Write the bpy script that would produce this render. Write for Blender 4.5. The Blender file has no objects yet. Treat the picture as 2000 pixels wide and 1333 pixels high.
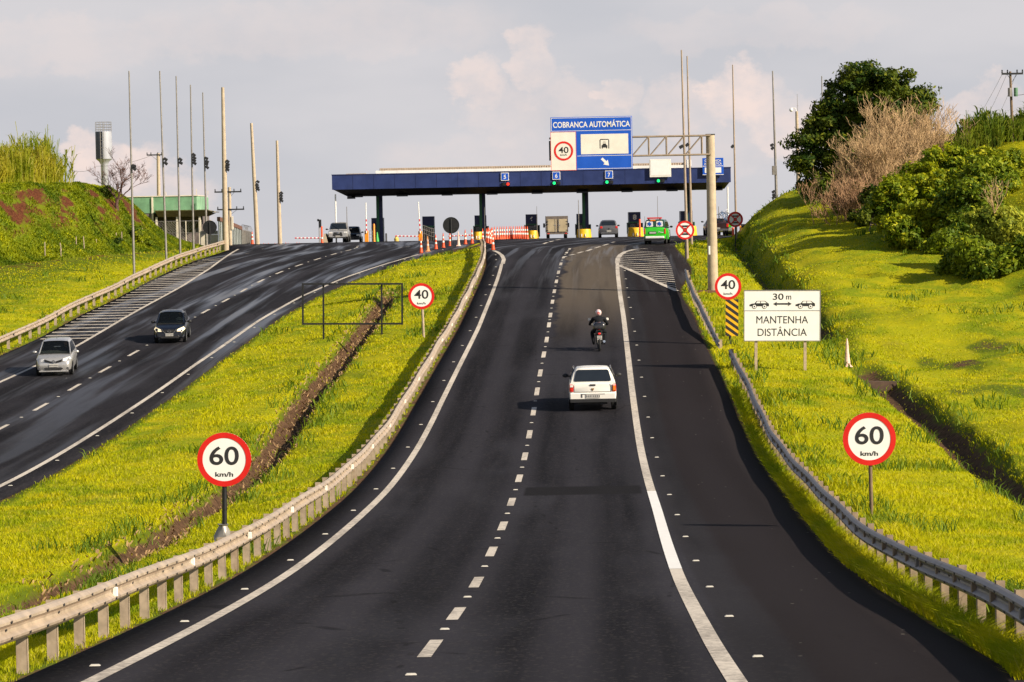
import bpy, bmesh, math, random
import numpy as np
from mathutils import Vector, Matrix, noise as mnoise
R = math.radians
random.seed(7); rng = np.random.default_rng(11)
scene = bpy.context.scene
COL = scene.collection

# ------------------------------------------------------------------ camera
FPX = 6000.0                                  # focal length in pixels of a 2000 px wide frame
PITCH = math.atan(236.5 / FPX); ROLL = R(1.1)
_r0 = Vector((1, 0, 0)); _u0 = Vector((0, math.sin(PITCH), math.cos(PITCH)))
CF = Vector((0, math.cos(PITCH), -math.sin(PITCH)))
CR = _r0 * math.cos(ROLL) - _u0 * math.sin(ROLL)
CU = _r0 * math.sin(ROLL) + _u0 * math.cos(ROLL)
cam_d = bpy.data.cameras.new('camera'); cam = bpy.data.objects.new('camera', cam_d); COL.objects.link(cam)
cam_d.sensor_width = 36; cam_d.lens = FPX / 2000 * 36; cam_d.clip_start = 0.5; cam_d.clip_end = 5000
m = Matrix.Identity(4)
for i in range(3):
    m[i][0] = CR[i]; m[i][1] = CU[i]; m[i][2] = -CF[i]
cam.matrix_world = m
scene.camera = cam

# ------------------------------------------------------------------ exposure, sun, sky
scene.view_settings.view_transform = 'Standard'; scene.view_settings.look = 'None'
scene.view_settings.exposure = 0.55; scene.view_settings.gamma = 1.0
scene.cycles.max_bounces = 6; scene.cycles.transparent_max_bounces = 6
SUN_AZ, SUN_EL = 32.0, 30.0                   # degrees behind due right, degrees up
sdir = Vector((math.cos(R(SUN_EL)) * math.cos(R(SUN_AZ)), -math.cos(R(SUN_EL)) * math.sin(R(SUN_AZ)), math.sin(R(SUN_EL))))
sl = bpy.data.lights.new('sun', 'SUN'); sl.energy = 5.0; sl.angle = R(0.5); sl.color = (1.0, 0.885, 0.71)
so = bpy.data.objects.new('sun', sl); COL.objects.link(so)
so.rotation_mode = 'QUATERNION'; so.rotation_quaternion = sdir.to_track_quat('Z', 'Y'); so.location = (60, -40, 60)

class NT:
    def __init__(s, nt): s.nt = nt; s.n = nt.nodes; s.l = nt.links
    def new(s, t, **kw):
        n = s.n.new(t)
        for k, v in kw.items(): setattr(n, k, v)
        return n
    def lk(s, a, b): s.l.new(a, b)
    def val(s, sock, v):
        if hasattr(v, 'is_output') or hasattr(v, 'links'): s.lk(v, sock)
        else: sock.default_value = v
    def math(s, op, a, b=0.0, c=None, clamp=False):
        n = s.new('ShaderNodeMath', operation=op); n.use_clamp = clamp
        s.val(n.inputs[0], a); s.val(n.inputs[1], b)
        if c is not None: s.val(n.inputs[2], c)
        return n.outputs[0]
    def mix(s, f, a, b, blend='MIX'):
        n = s.new('ShaderNodeMix', data_type='RGBA', blend_type=blend)
        s.val(n.inputs[0], f); s.val(n.inputs[6], a if not isinstance(a, tuple) else (*a[:3], 1)); s.val(n.inputs[7], b if not isinstance(b, tuple) else (*b[:3], 1))
        return n.outputs[2]
    def ramp(s, f, lo, hi, a=0.0, b=1.0):
        n = s.new('ShaderNodeMapRange'); n.interpolation_type = 'SMOOTHSTEP'
        s.val(n.inputs[0], f); n.inputs[1].default_value = lo; n.inputs[2].default_value = hi
        n.inputs[3].default_value = a; n.inputs[4].default_value = b
        return n.outputs[0]
    def noise(s, vec, scale, detail=3, rough=.55, dist=0.0):
        n = s.new('ShaderNodeTexNoise'); n.inputs['Scale'].default_value = scale; n.inputs['Detail'].default_value = detail
        n.inputs['Roughness'].default_value = rough; n.inputs['Distortion'].default_value = dist
        if vec is not None: s.lk(vec, n.inputs['Vector'])
        return n.outputs[0]
    def mapping(s, vec, scale=(1, 1, 1), loc=(0, 0, 0)):
        n = s.new('ShaderNodeMapping'); n.inputs['Scale'].default_value = scale; n.inputs['Location'].default_value = loc
        s.lk(vec, n.inputs['Vector']); return n.outputs[0]

world = bpy.data.worlds.new('World'); scene.world = world; world.use_nodes = True
w = NT(world.node_tree); w.n.clear()
tc = w.new('ShaderNodeTexCoord'); sep = w.new('ShaderNodeSeparateXYZ'); w.lk(tc.outputs['Generated'], sep.inputs[0])
zc = w.math('MAXIMUM', sep.outputs[2], 0.02)
cmb = w.new('ShaderNodeCombineXYZ'); w.lk(sep.outputs[0], cmb.inputs[0]); w.lk(sep.outputs[1], cmb.inputs[1]); w.lk(zc, cmb.inputs[2])
sky = w.new('ShaderNodeTexSky', sky_type='NISHITA'); sky.sun_disc = False
sky.sun_elevation = R(SUN_EL); sky.sun_rotation = math.atan2(sdir.x, sdir.y); sky.altitude = 600; sky.dust_density = 2.0
w.lk(cmb.outputs[0], sky.inputs[0])
az = w.math('ARCTAN2', sep.outputs[0], sep.outputs[1]); el = w.math('MAXIMUM', sep.outputs[2], -0.01)
pc = w.new('ShaderNodeCombineXYZ'); w.lk(az, pc.inputs[0]); w.lk(el, pc.inputs[1])
P0 = pc.outputs[0]
big = w.noise(w.mapping(P0, (1.0, 3.0, 1)), 7.0, 4, .5)
fine = w.noise(w.mapping(P0, (1.0, 1.3, 1)), 60.0, 6, .62)
fine2 = w.noise(w.mapping(P0, (1.0, 1.2, 1), (3.1, 1.7, 0)), 60.0, 6, .62)
# grey storm deck
SK_A = (0.575, 0.560, 0.580); SK_B = (0.49, 0.495, 0.53); PINK = (0.80, 0.655, 0.60)
base = w.mix(w.ramp(big, .35, .65), SK_A, SK_B)
base = w.mix(w.ramp(el, 0.0, 0.022, 0.55, 0.0), base, (0.515, 0.51, 0.535))
# cumulus heads: (azimuth px, height px, rx, ry, strength) in 1/6000 rad steps
blobs = [(945, 165, 62, 62, .55), (1000, 230, 90, 70, .28), (1045, 115, 50, 75, .5), (1110, 190, 90, 60, .35), (1215, 185, 45, 45, .6), (1150, 215, 120, 40, .3),
         (1450, 200, 85, 75, .8), (1545, 240, 100, 70, .6), (1330, 210, 90, 70, .4), (1400, 300, 140, 60, .25), (245, 330, 95, 62, .8), (190, 300, 50, 50, .6),
         (330, 385, 110, 60, .55), (1955, 205, 60, 60, .5), (1870, 240, 110, 60, .45), (1000, 310, 260, 60, .2), (640, 60, 420, 70, .2), (100, 90, 300, 60, .22), (1500, 60, 300, 50, .15)]
acc = None
dx = w.math('MULTIPLY', w.math('SUBTRACT', fine, .5), 0.024); dy = w.math('MULTIPLY', w.math('SUBTRACT', fine2, .5), 0.024)
for bx, by, rx, ry, st in blobs:
    cx = (bx - 1000) / 6000.0; cy = (430 - by) / 6000.0 - (bx - 1000) / 6000.0 * math.tan(ROLL)
    ex = w.math('DIVIDE', w.math('SUBTRACT', w.math('ADD', az, dx), cx), rx / 6000.0)
    ey = w.math('DIVIDE', w.math('SUBTRACT', w.math('ADD', el, dy), cy), ry / 6000.0)
    d = w.math('ADD', w.math('MULTIPLY', ex, ex), w.math('MULTIPLY', ey, ey))
    v = w.ramp(d, 1.1, 0.4, 0.0, st)
    acc = v if acc is None else w.math('MAXIMUM', acc, v)
tex = w.ramp(fine, .3, .66, .4, 1.15)
base = w.mix(w.math('MULTIPLY', acc, tex), base, PINK)
hi = w.ramp(sep.outputs[2], 0.14, 0.5)
skys = w.new('ShaderNodeVectorMath', operation='SCALE'); w.lk(sky.outputs[0], skys.inputs[0]); skys.inputs['Scale'].default_value = 0.09
final = w.mix(hi, base, skys.outputs[0])
bg = w.new('ShaderNodeBackground'); w.lk(final, bg.inputs[0]); bg.inputs[1].default_value = 0.80
out = w.new('ShaderNodeOutputWorld'); w.lk(bg.outputs[0], out.inputs[0])

# ------------------------------------------------------------------ projection helpers
def ray(px, py): return CF + CR * ((px - 1000) / FPX) + CU * ((666.5 - py) / FPX)
def W(px, py, Y):
    d = ray(px, py); return d * (Y / d.y)
def hit(px, py, zf, dz=0.0, y0=24.0, y1=420.0):
    d = ray(px, py); s = d.z / d.y; Y = y0
    while Y < y1:
        if s * Y <= zf(Y) + dz: break
        Y += 0.5
    a, b = Y - .5, Y
    for _ in range(12):
        c = (a + b) / 2
        if s * c <= zf(c) + dz: b = c
        else: a = c
    return d * (b / d.y)
def proj(p):
    v = Vector(p); z = v.dot(CF); return (1000 + FPX * v.dot(CR) / z, 666.5 - FPX * v.dot(CU) / z)

def smooth_table(pts, sig=5.0, lo=-40, hi=900):
    xs = np.arange(lo, hi, 1.0); p = np.array(pts, float); ys = np.interp(xs, p[:, 0], p[:, 1])
    k = np.arange(-25, 26); g = np.exp(-k * k / (2 * sig * sig)); g /= g.sum()
    yp = np.pad(ys, 25, mode='edge'); ys = np.convolve(yp, g, 'valid')
    return lambda Y: float(np.interp(Y, xs, ys))
zr = smooth_table([(-40, -3.4), (10, -3.7), (25, -4.5), (37.7, -5.25), (52.6, -6.2), (68, -6.78), (84.5, -7.12), (97, -7.08), (107, -6.7), (120, -6.03), (136, -5.27), (146, -4.75),
                   (162, -4.0), (193, -2.42), (215, -1.92), (240, -1.75), (262, -1.66), (279, -1.70), (290, -1.9), (320, -3.0), (450, -9.5), (900, -34)])
zl = smooth_table([(-40, -4.5), (30, -6.0), (50, -6.9), (70, -7.5), (90, -7.75), (100, -7.6), (111, -7.23), (127, -6.6), (143, -5.9), (167, -4.64), (175, -4.3), (193, -3.4), (205, -2.85),
                   (220, -2.3), (240, -1.85), (262, -1.68), (279, -1.70), (290, -1.9), (320, -3.0), (450, -9.5), (900, -34)])
def line(pix, zf, ext=None, dz=0.0, sig=2.0):
    q = sorted([(hit(a, b, zf, dz).y, hit(a, b, zf, dz).x) for a, b in pix])
    ys, xs = [q[0][0]], [q[0][1]]
    for y, x in q[1:]:
        if y > ys[-1] + .3: ys.append(y); xs.append(x)
    if ext:
        for y, x in ext:
            if y < ys[0]: ys.insert(0, y); xs.insert(0, x)
            elif y > ys[-1]: ys.append(y); xs.append(x)
    n = max(2, len(ys)); s0 = (xs[1] - xs[0]) / (ys[1] - ys[0])
    ys = [ys[0] - 60] + ys; xs = [xs[0] - s0 * 60] + xs
    return smooth_table(list(zip(ys, xs)), sig)
ML = line([(190, 1325), (300, 1270), (400, 1217), (500, 1160), (590, 1102), (680, 1030), (750, 965), (800, 900), (830, 850), (860, 790), (880, 750), (910, 690), (935, 640), (955, 590), (972, 545), (980, 518)], zr, [(232, -.9), (420, -.9)])
DM = line([(841, 1267), (892, 1199), (931, 1138), (960, 1078), (982, 1028), (999, 981), (1014, 935), (1025, 892), (1034, 849), (1042, 804), (1049, 765), (1055, 729), (1062, 693), (1068, 664), (1075, 616), (1081, 577), (1090, 535), (1098, 508)], zr, [(215, 4.3), (225, 6.0), (240, 8.4), (262, 12)])
MR = line([(1440, 1333), (1397, 1267), (1330, 1138), (1302, 1060), (1285, 1000), (1265, 935), (1252, 880), (1243, 825), (1233, 750), (1225, 680), (1218, 620), (1211, 575), (1206, 530), (1206, 512)], zr, [(420, 8)])
MBl = line([(2000, 1321), (1922, 1281), (1822, 1226), (1747, 1171), (1672, 1111), (1607, 1051), (1567, 1001), (1512, 936), (1472, 881), (1437, 806), (1407, 736), (1388, 697), (1372, 664), (1355, 620), (1340, 595), (1324, 568)], zr,
           [(180, 10.6), (200, 10.9), (214, 11.3), (222, 12.6), (232, 15.4), (240, 17.0), (255, 18.5), (420, 19)])
LL = line([(37, 730), (142, 681), (212, 640), (290, 595), (360, 557), (410, 525), (437, 505)], zl, [(242, -21.3), (262, -23), (420, -24)])
LD = line([(0, 838), (79, 796), (145, 757), (205, 722), (261, 690), (404, 607), (441, 587), (507, 550), (547, 532), (625, 505), (695, 486)], zl, [(262, -12.5)])
LR = line([(0, 950), (120, 885), (300, 770), (385, 710), (500, 630), (587, 580), (670, 544), (750, 517), (785, 507), (817, 497.5)], zl, [(246, -2.6), (262, -2.2), (420, -2)])
LAl = line([(0, 695), (75, 662), (125, 634), (170, 610), (225, 585), (272, 560), (350, 522), (405, 502)], zl, [(222, -22.3), (231, -21.75), (240, -21.9), (262, -24.5), (420, -25.5)])
DCH = line([(765, 575), (720, 640), (650, 730), (590, 800), (550, 870), (500, 930), (450, 975), (400, 1008), (330, 1052), (270, 1092), (200, 1128), (120, 1162), (60, 1190)], zr, [(420, -6)], dz=-0.75)
LA = lambda Y: LAl(Y)
LB = lambda Y: LR(Y) + 0.85
MA = lambda Y: ML(Y) - 0.88
MBE = lambda Y: MBl(Y)
ti = lambda t: smooth_table(t, 3.0)
DRX = ti([(-20, 9), (30, 11.0), (76, 12.6), (98, 13.9), (122, 13.9), (146, 13.6), (178, 14.4), (205, 15.2), (222, 16.4), (235, 17.9), (262, 20.2), (420, 24)])
T1z = ti([(-20, -4.0), (30, -5.3), (76, -7.1), (100, -6.8), (122, -6.2), (134, -5.2), (146, -4.2), (160, -3.0), (178, -1.7), (190, -1.0), (205, -.1), (222, .9), (235, 1.5), (262, 1.6), (300, -1.5), (450, -9), (900, -34)])
T2z = ti([(-20, -3.0), (30, -4.9), (76, -7.0), (100, -6.6), (115, -6.3), (125, -5.8), (150, -3.6), (178, -1.0), (205, .8), (225, 2.1), (235, 2.6), (262, 2.8), (300, .8), (450, -8), (900, -33)])
T3z = ti([(-20, -2.5), (30, -4.3), (76, -6.4), (100, -5.6), (125, -4.2), (150, -.6), (178, 2.7), (205, 5.0), (235, 5.6), (262, 5.0), (300, 3), (450, -5), (900, -30)])
BFx = ti([(-20, -38), (100, -37), (192, -36), (200, -33.6), (205, -31.8), (211, -29.7), (218, -26.8), (225, -25.2), (262, -25.0), (420, -30)])
BFz = ti([(-20, -4), (30, -5.5), (100, -6.5), (130, -5.7), (150, -4.7), (172, -3.6), (200, -2.4), (211, -2.0), (225, -1.75), (262, -1.75), (290, -2.0), (320, -3.0), (450, -9.5), (900, -34)])
BTx = ti([(-20, -50), (150, -48), (180, -45), (198, -40), (205, -37.2), (211, -34.9), (218, -32.3), (225, -30.6), (240, -30.8), (252, -33), (420, -34)])
BTz = ti([(-20, -4), (30, -5), (100, -4.0), (150, -2), (180, 1.0), (198, 2.9), (205, 3.1), (235, 3.25), (243, 2.4), (252, .2), (262, -1.5), (290, -2.0), (320, -3.0), (450, -9.5), (900, -34)])
fade = lambda Y, a, b: min(1.0, max(0.0, (Y - a) / (b - a)))

SUB = [2, 3, 4, 8, 8, 5, 2, 2, 4, 2, 6, 2, 1, 1, 1, 6, 3, 2, 4, 2, 2, 1, 2, 2, 8, 3, 1, 3, 5, 8, 8, 4, 2]
def keyrow(Y):
    f = 1 - fade(Y, 222, 234); g = (1 - fade(Y, 168, 178)); h = 1 - fade(Y, 104, 118); dd = (1 - fade(Y, 232, 250)) * (1 - .85 * fade(Y, 120.5, 123) * (1 - fade(Y, 133, 138)))
    la, lb, ma, mb = LA(Y), LB(Y), MA(Y), MBE(Y); zL, zR = zl(Y), zr(Y)
    zlip = zR - 0.5 * f; dz = 0.5 * g * f
    dc = min(max(DCH(Y), lb + 1.2), ma - 1.2)
    if ma - lb < 3: dc = (lb + ma) / 2
    wch = 0.30 * g + .1
    dx = max(DRX(Y), mb + 1.5); md = fade(Y, 219, 225) * .9
    bt = BTx(Y); bf = BFx(Y); nn = .45 + .55 * fade(Y, 120, 160)
    k = [(-400, BTz(Y) + 1, 0), (-150, BTz(Y) + 1, 0), (-70, BTz(Y) + .6, 0), (bt - 6, BTz(Y) + .25, 0), (bt, BTz(Y), .15), (bf, BFz(Y), .5),
         (max(la - 1.7, bf + .25), zL + .08 * f, 0), (la - .8, zL + .02, 0), (la, zL - .05, .6), (la + .35, zL - .3, 1), (lb - .35, zL - .3, 1), (lb, zL - .05, .6), (lb + .35, zL - .02 - .1 * f, md),
         (dc - wch - .25, zlip, max(.1, md)), (dc - wch * .62, zlip - dz * .95, 1.1 * g), (dc + wch * .62, zlip - dz, 1.1 * g), (dc + wch + .25, zlip + .02, max(.1, md)),
         (ma - 1.25, zR - .16 * f, md), (ma - .35, zR - .08, max(.35, md)), (ma, zR - .05, .8), (ma + .35, zR - .3, 1), (mb - .35, zR - .3, 1), (mb, zR - .05, .7), (mb + .28, zR - .03, .1),
         (mb + .42, zR - .07 - .33 * h, .7 * h), (mb + .75, zR - .03 - .33 * h, .8 * h), (mb + .95, zR + .02 + .2 * h, 0), (dx - .75, zR - .12 + .08 * h, 0), (dx - .28 + .12 * nn, zR - .12 - (.55 - .25 * nn) * dd, (.9 - .3 * fade(Y, 135, 165)) * dd), (dx + .28 - .12 * nn, zR - .12 - (.55 - .25 * nn) * dd, (.9 - .62 * fade(Y, 135, 165)) * dd),
         (dx + .95, zR * .42 + T1z(Y) * .58, 0.1), (dx + 2.4 + .8 * fade(Y, 150, 190), T1z(Y), 0), (max(24.0, dx + 5.5), T2z(Y), 0), (max(31.5, dx + 10), T3z(Y), 0), (46, T3z(Y) + 1.2, 0), (400, T3z(Y) + 1.5, 0)]
    return k
SUB = [2, 3, 5, 5, 12, 10, 3, 1, 1, 4, 1, 1, 8, 1, 2, 1, 8, 2, 1, 1, 4, 1, 1, 1, 1, 1, 8, 1, 1, 2, 3, 12, 12, 8, 4]
YS = np.array(sorted(set([-40., -20., 0., 15.] + list(np.arange(26, 272, 1.0)) + list(np.arange(272, 330, 3.)) + [340., 360., 400., 450., 550., 700., 900.])))
GX, GZ, GD = [], [], []
for Y in YS:
    k = keyrow(Y); xs, zs, ds = [], [], []
    for i in range(len(k) - 1):
        for j in range(SUB[i]):
            t = j / SUB[i]; t2 = t
            if i in (4, 3, 31, 30): t2 = t * t * (3 - 2 * t) * .6 + t * .4
            xs.append(k[i][0] + (k[i + 1][0] - k[i][0]) * t); zs.append(k[i][1] + (k[i + 1][1] - k[i][1]) * t2); ds.append(k[i][2] + (k[i + 1][2] - k[i][2]) * t)
    xs.append(k[-1][0]); zs.append(k[-1][1]); ds.append(k[-1][2])
    xs = np.maximum.accumulate(np.array(xs) + np.arange(len(xs)) * 1e-5)
    for i in range(len(xs)):
        if 196 < Y < 255 and BTx(Y) - .5 < xs[i] < BFx(Y):      # bare red earth streaks running down the left bank
            q = .7 * mnoise.noise((xs[i] * .55 + Y * .22, zs[i] * .35 - Y * .10, 4)) + .6 * mnoise.noise((xs[i] * 1.9, Y * .8, 8)); f_ = (xs[i] - BTx(Y)) / (BFx(Y) - BTx(Y))
            ds[i] = max(0, min(.72, (q + .36) * 1.4)) * min(1, f_ * 5) * min(1, (1 - f_) * 1.8)
        if 108 < Y < 134 and xs[i] > DRX(Y) + 1.5:             # scuffed patches on the right lawn
            q = mnoise.noise((xs[i] * .5, Y * .16, 14)); ds[i] = max(0, min(.52, (q - .15) * 2))
        d = ds[i]
        if (d < .3 or xs[i] < BFx(Y) or xs[i] > DRX(Y) + 1.5) and not (LA(Y) - .5 < xs[i] < LB(Y) + .3) and not (MA(Y) - .5 < xs[i] < MBE(Y) + 1.0) and Y < 262:
            n = mnoise.noise((xs[i] * .45, Y * .3, 0)) * .10 + mnoise.noise((xs[i] * 1.3, Y * 1.1, 5)) * .05
            if xs[i] > DRX(Y) + 1 or xs[i] < BFx(Y): n = n * 2.2 + mnoise.noise((xs[i] * .16, Y * .12, 9)) * .35
            zs[i] += n
    GX.append(xs); GZ.append(np.array(zs)); GD.append(np.array(ds))
GX = np.array(GX); GZ = np.array(GZ); GD = np.array(GD)
def gz(X, Y, arr=None):
    arr = GZ if arr is None else arr
    i = int(np.clip(np.searchsorted(YS, Y) - 1, 0, len(YS) - 2)); t = (Y - YS[i]) / (YS[i + 1] - YS[i])
    return float(np.interp(X, GX[i], arr[i]) * (1 - t) + np.interp(X, GX[i + 1], arr[i + 1]) * t)
def surf(X, Y):
    if LA(Y) < X < LB(Y): return zl(Y)
    if MA(Y) < X < MBE(Y): return zr(Y)
    if Y > 232 and LA(Y) < X < MBE(Y): return zr(Y)
    return gz(X, Y)
def G(px, py, y0=26.0, y1=300):
    d = ray(px, py); Y = y0
    while Y < y1:
        p = d * (Y / d.y)
        if p.z <= surf(p.x, Y): break
        Y += .25
    p = d * (Y / d.y); return Vector((p.x, Y, surf(p.x, Y)))

# ------------------------------------------------------------------ materials
MATS = {}
def new_mat(name):
    m = bpy.data.materials.new(name); m.use_nodes = True; t = NT(m.node_tree); b = t.n.get('Principled BSDF'); MATS[name] = m
    return m, t, b
def pm(name, col, rough=.6, metal=0.0, var=.12, scale=6.0, bump=0.0, emit=None, estr=0.0, spec=.5, coat=0.0, dirt=None):
    """plain procedural material: noise mottling in colour and gloss"""
    m, t, b = new_mat(name)
    tc = t.new('ShaderNodeTexCoord'); o = tc.outputs['Object']
    n = t.noise(o, scale, 4, .6)
    c = t.mix(t.ramp(n, .3, .7), tuple(v * (1 - var) for v in col), tuple(min(1, v * (1 + var)) for v in col))
    if dirt:
        n2 = t.noise(t.mapping(o, (1, 1, .35)), scale * .6, 5, .65); c = t.mix(t.ramp(n2, .52, .75, 0, dirt[1]), c, dirt[0])
    t.lk(c, b.inputs['Base Color'])
    t.lk(t.ramp(n, .2, .8, max(.02, rough - .08), min(1, rough + .08)), b.inputs['Roughness'])
    b.inputs['Metallic'].default_value = metal; b.inputs['Specular IOR Level'].default_value = spec; b.inputs['Coat Weight'].default_value = coat
    if bump:
        bp = t.new('ShaderNodeBump'); bp.inputs['Strength'].default_value = bump; bp.inputs['Distance'].default_value = .02
        t.lk(t.noise(o, scale * 4, 4, .6), bp.inputs['Height']); t.lk(bp.outputs[0], b.inputs['Normal'])
    if emit: b.inputs['Emission Color'].default_value = (*emit, 1); b.inputs['Emission Strength'].default_value = estr
    return m
GRASS_A = (0.56, 0.495, 0.003); GRASS_B = (0.26, 0.335, 0.003); GRASS_C = (0.66, 0.56, 0.04)
def grass_color(t, pos):
    big = t.noise(t.mapping(pos, (1, .55, 1)), .16, 3, .55); mid = t.noise(t.mapping(pos, (1, .6, 1), (7, 3, 1)), .75, 4, .6); sm = t.noise(pos, 3.0, 3, .6)
    c = t.mix(t.ramp(mid, .38, .66), GRASS_B, GRASS_A)
    c = t.mix(t.ramp(big, .42, .62, 0, .6), c, (0.63, 0.57, 0.003))
    c = t.mix(t.ramp(sm, .56, .8, 0, .45), c, GRASS_C)
    c = t.mix(t.ramp(t.noise(t.mapping(pos, (1, .45, 1), (31, 12, 0)), .33, 5, .65), .56, .72, 0, .65), c, (0.12, 0.19, 0.004))
    c = t.mix(t.ramp(t.noise(t.mapping(pos, (1, .4, 1), (-9, 40, 0)), .42, 5, .7), .60, .74, 0, .5), c, (0.50, 0.42, 0.06))
    return c
def mk_ground():
    m, t, b = new_mat('ground')
    geo = t.new('ShaderNodeNewGeometry'); pos = geo.outputs['Position']
    g = t.mix(.42, grass_color(t, pos), (0.08, 0.09, 0.006))
    at = t.new('ShaderNodeAttribute', attribute_name='dirt')
    str_ = t.noise(t.mapping(pos, (1.2, .7, 1.6)), 1.0, 7, .75)
    s2 = t.noise(pos, 6, 5, .7)
    soil = t.mix(t.ramp(s2, .3, .7), (0.045, 0.024, 0.013), (0.15, 0.085, 0.045))
    sx_ = t.new('ShaderNodeSeparateXYZ'); t.lk(pos, sx_.inputs[0])
    soil = t.mix(t.ramp(sx_.outputs[0], -23, -26), soil, t.mix(t.ramp(s2, .3, .7), (0.045, 0.014, 0.007), (0.13, 0.045, 0.02)))
    k = t.math('ADD', t.math('MULTIPLY', at.outputs['Fac'], 1.0), t.math('MULTIPLY', t.math('SUBTRACT', str_, .5), 1.5))
    f = t.ramp(k, .36, .66)
    g = t.mix(t.ramp(at.outputs['Fac'], .03, .3, 0, .85), g, (0.075, 0.11, 0.006))
    c = t.mix(f, g, soil); t.lk(c, b.inputs['Base Color']); b.inputs['Roughness'].default_value = 1.0; b.inputs['Specular IOR Level'].default_value = .1
    bp = t.new('ShaderNodeBump'); bp.inputs['Strength'].default_value = .7; bp.inputs['Distance'].default_value = .08
    t.lk(t.noise(pos, 5, 5, .65), bp.inputs['Height']); t.lk(bp.outputs[0], b.inputs['Normal'])
    return m
def mk_blades(name, dry=0.0):
    m, t, b = new_mat(name)
    geo = t.new('ShaderNodeNewGeometry'); pos = geo.outputs['Position']
    c = grass_color(t, pos)
    rnd = geo.outputs['Random Per Island']
    c = t.mix(t.math('MULTIPLY', rnd, .32), c, (0.34, 0.39, 0.005))
    c = t.mix(t.ramp(rnd, .86, .9, 0, .45), c, (0.66, 0.54, 0.12))
    hs = t.new('ShaderNodeHueSaturation'); t.lk(c, hs.inputs['Color']); hs.inputs['Value'].default_value = 1.0; c = hs.outputs[0]
    t.lk(c, b.inputs['Base Color']); b.inputs['Roughness'].default_value = .75; b.inputs['Specular IOR Level'].default_value = .15
    tr = t.new('ShaderNodeBsdfTranslucent'); t.lk(c, tr.inputs[0]); mx = t.new('ShaderNodeMixShader'); mx.inputs[0].default_value = .45
    t.lk(b.outputs[0], mx.inputs[1]); t.lk(tr.outputs[0], mx.inputs[2]); t.lk(mx.outputs[0], t.n['Material Output'].inputs[0])
    return m
def leafmat(name, a, bcol, tr_=.3, hicol=None):
    m, t, b = new_mat(name)
    geo = t.new('ShaderNodeNewGeometry'); pos = geo.outputs['Position']; rnd = geo.outputs['Random Per Island']
    n = t.noise(pos, .55, 3, .6)
    c = t.mix(t.ramp(n, .35, .65), a, bcol); c = t.mix(t.math('MULTIPLY', rnd, .5), c, a)
    if hicol: c = t.mix(t.ramp(rnd, .8, .95, 0, .7), c, hicol)
    t.lk(c, b.inputs['Base Color']); b.inputs['Roughness'].default_value = .6; b.inputs['Specular IOR Level'].default_value = .2
    tr = t.new('ShaderNodeBsdfTranslucent'); t.lk(c, tr.inputs[0]); mx = t.new('ShaderNodeMixShader'); mx.inputs[0].default_value = tr_
    t.lk(b.outputs[0], mx.inputs[1]); t.lk(tr.outputs[0], mx.inputs[2]); t.lk(mx.outputs[0], t.n['Material Output'].inputs[0])
    return m
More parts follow.
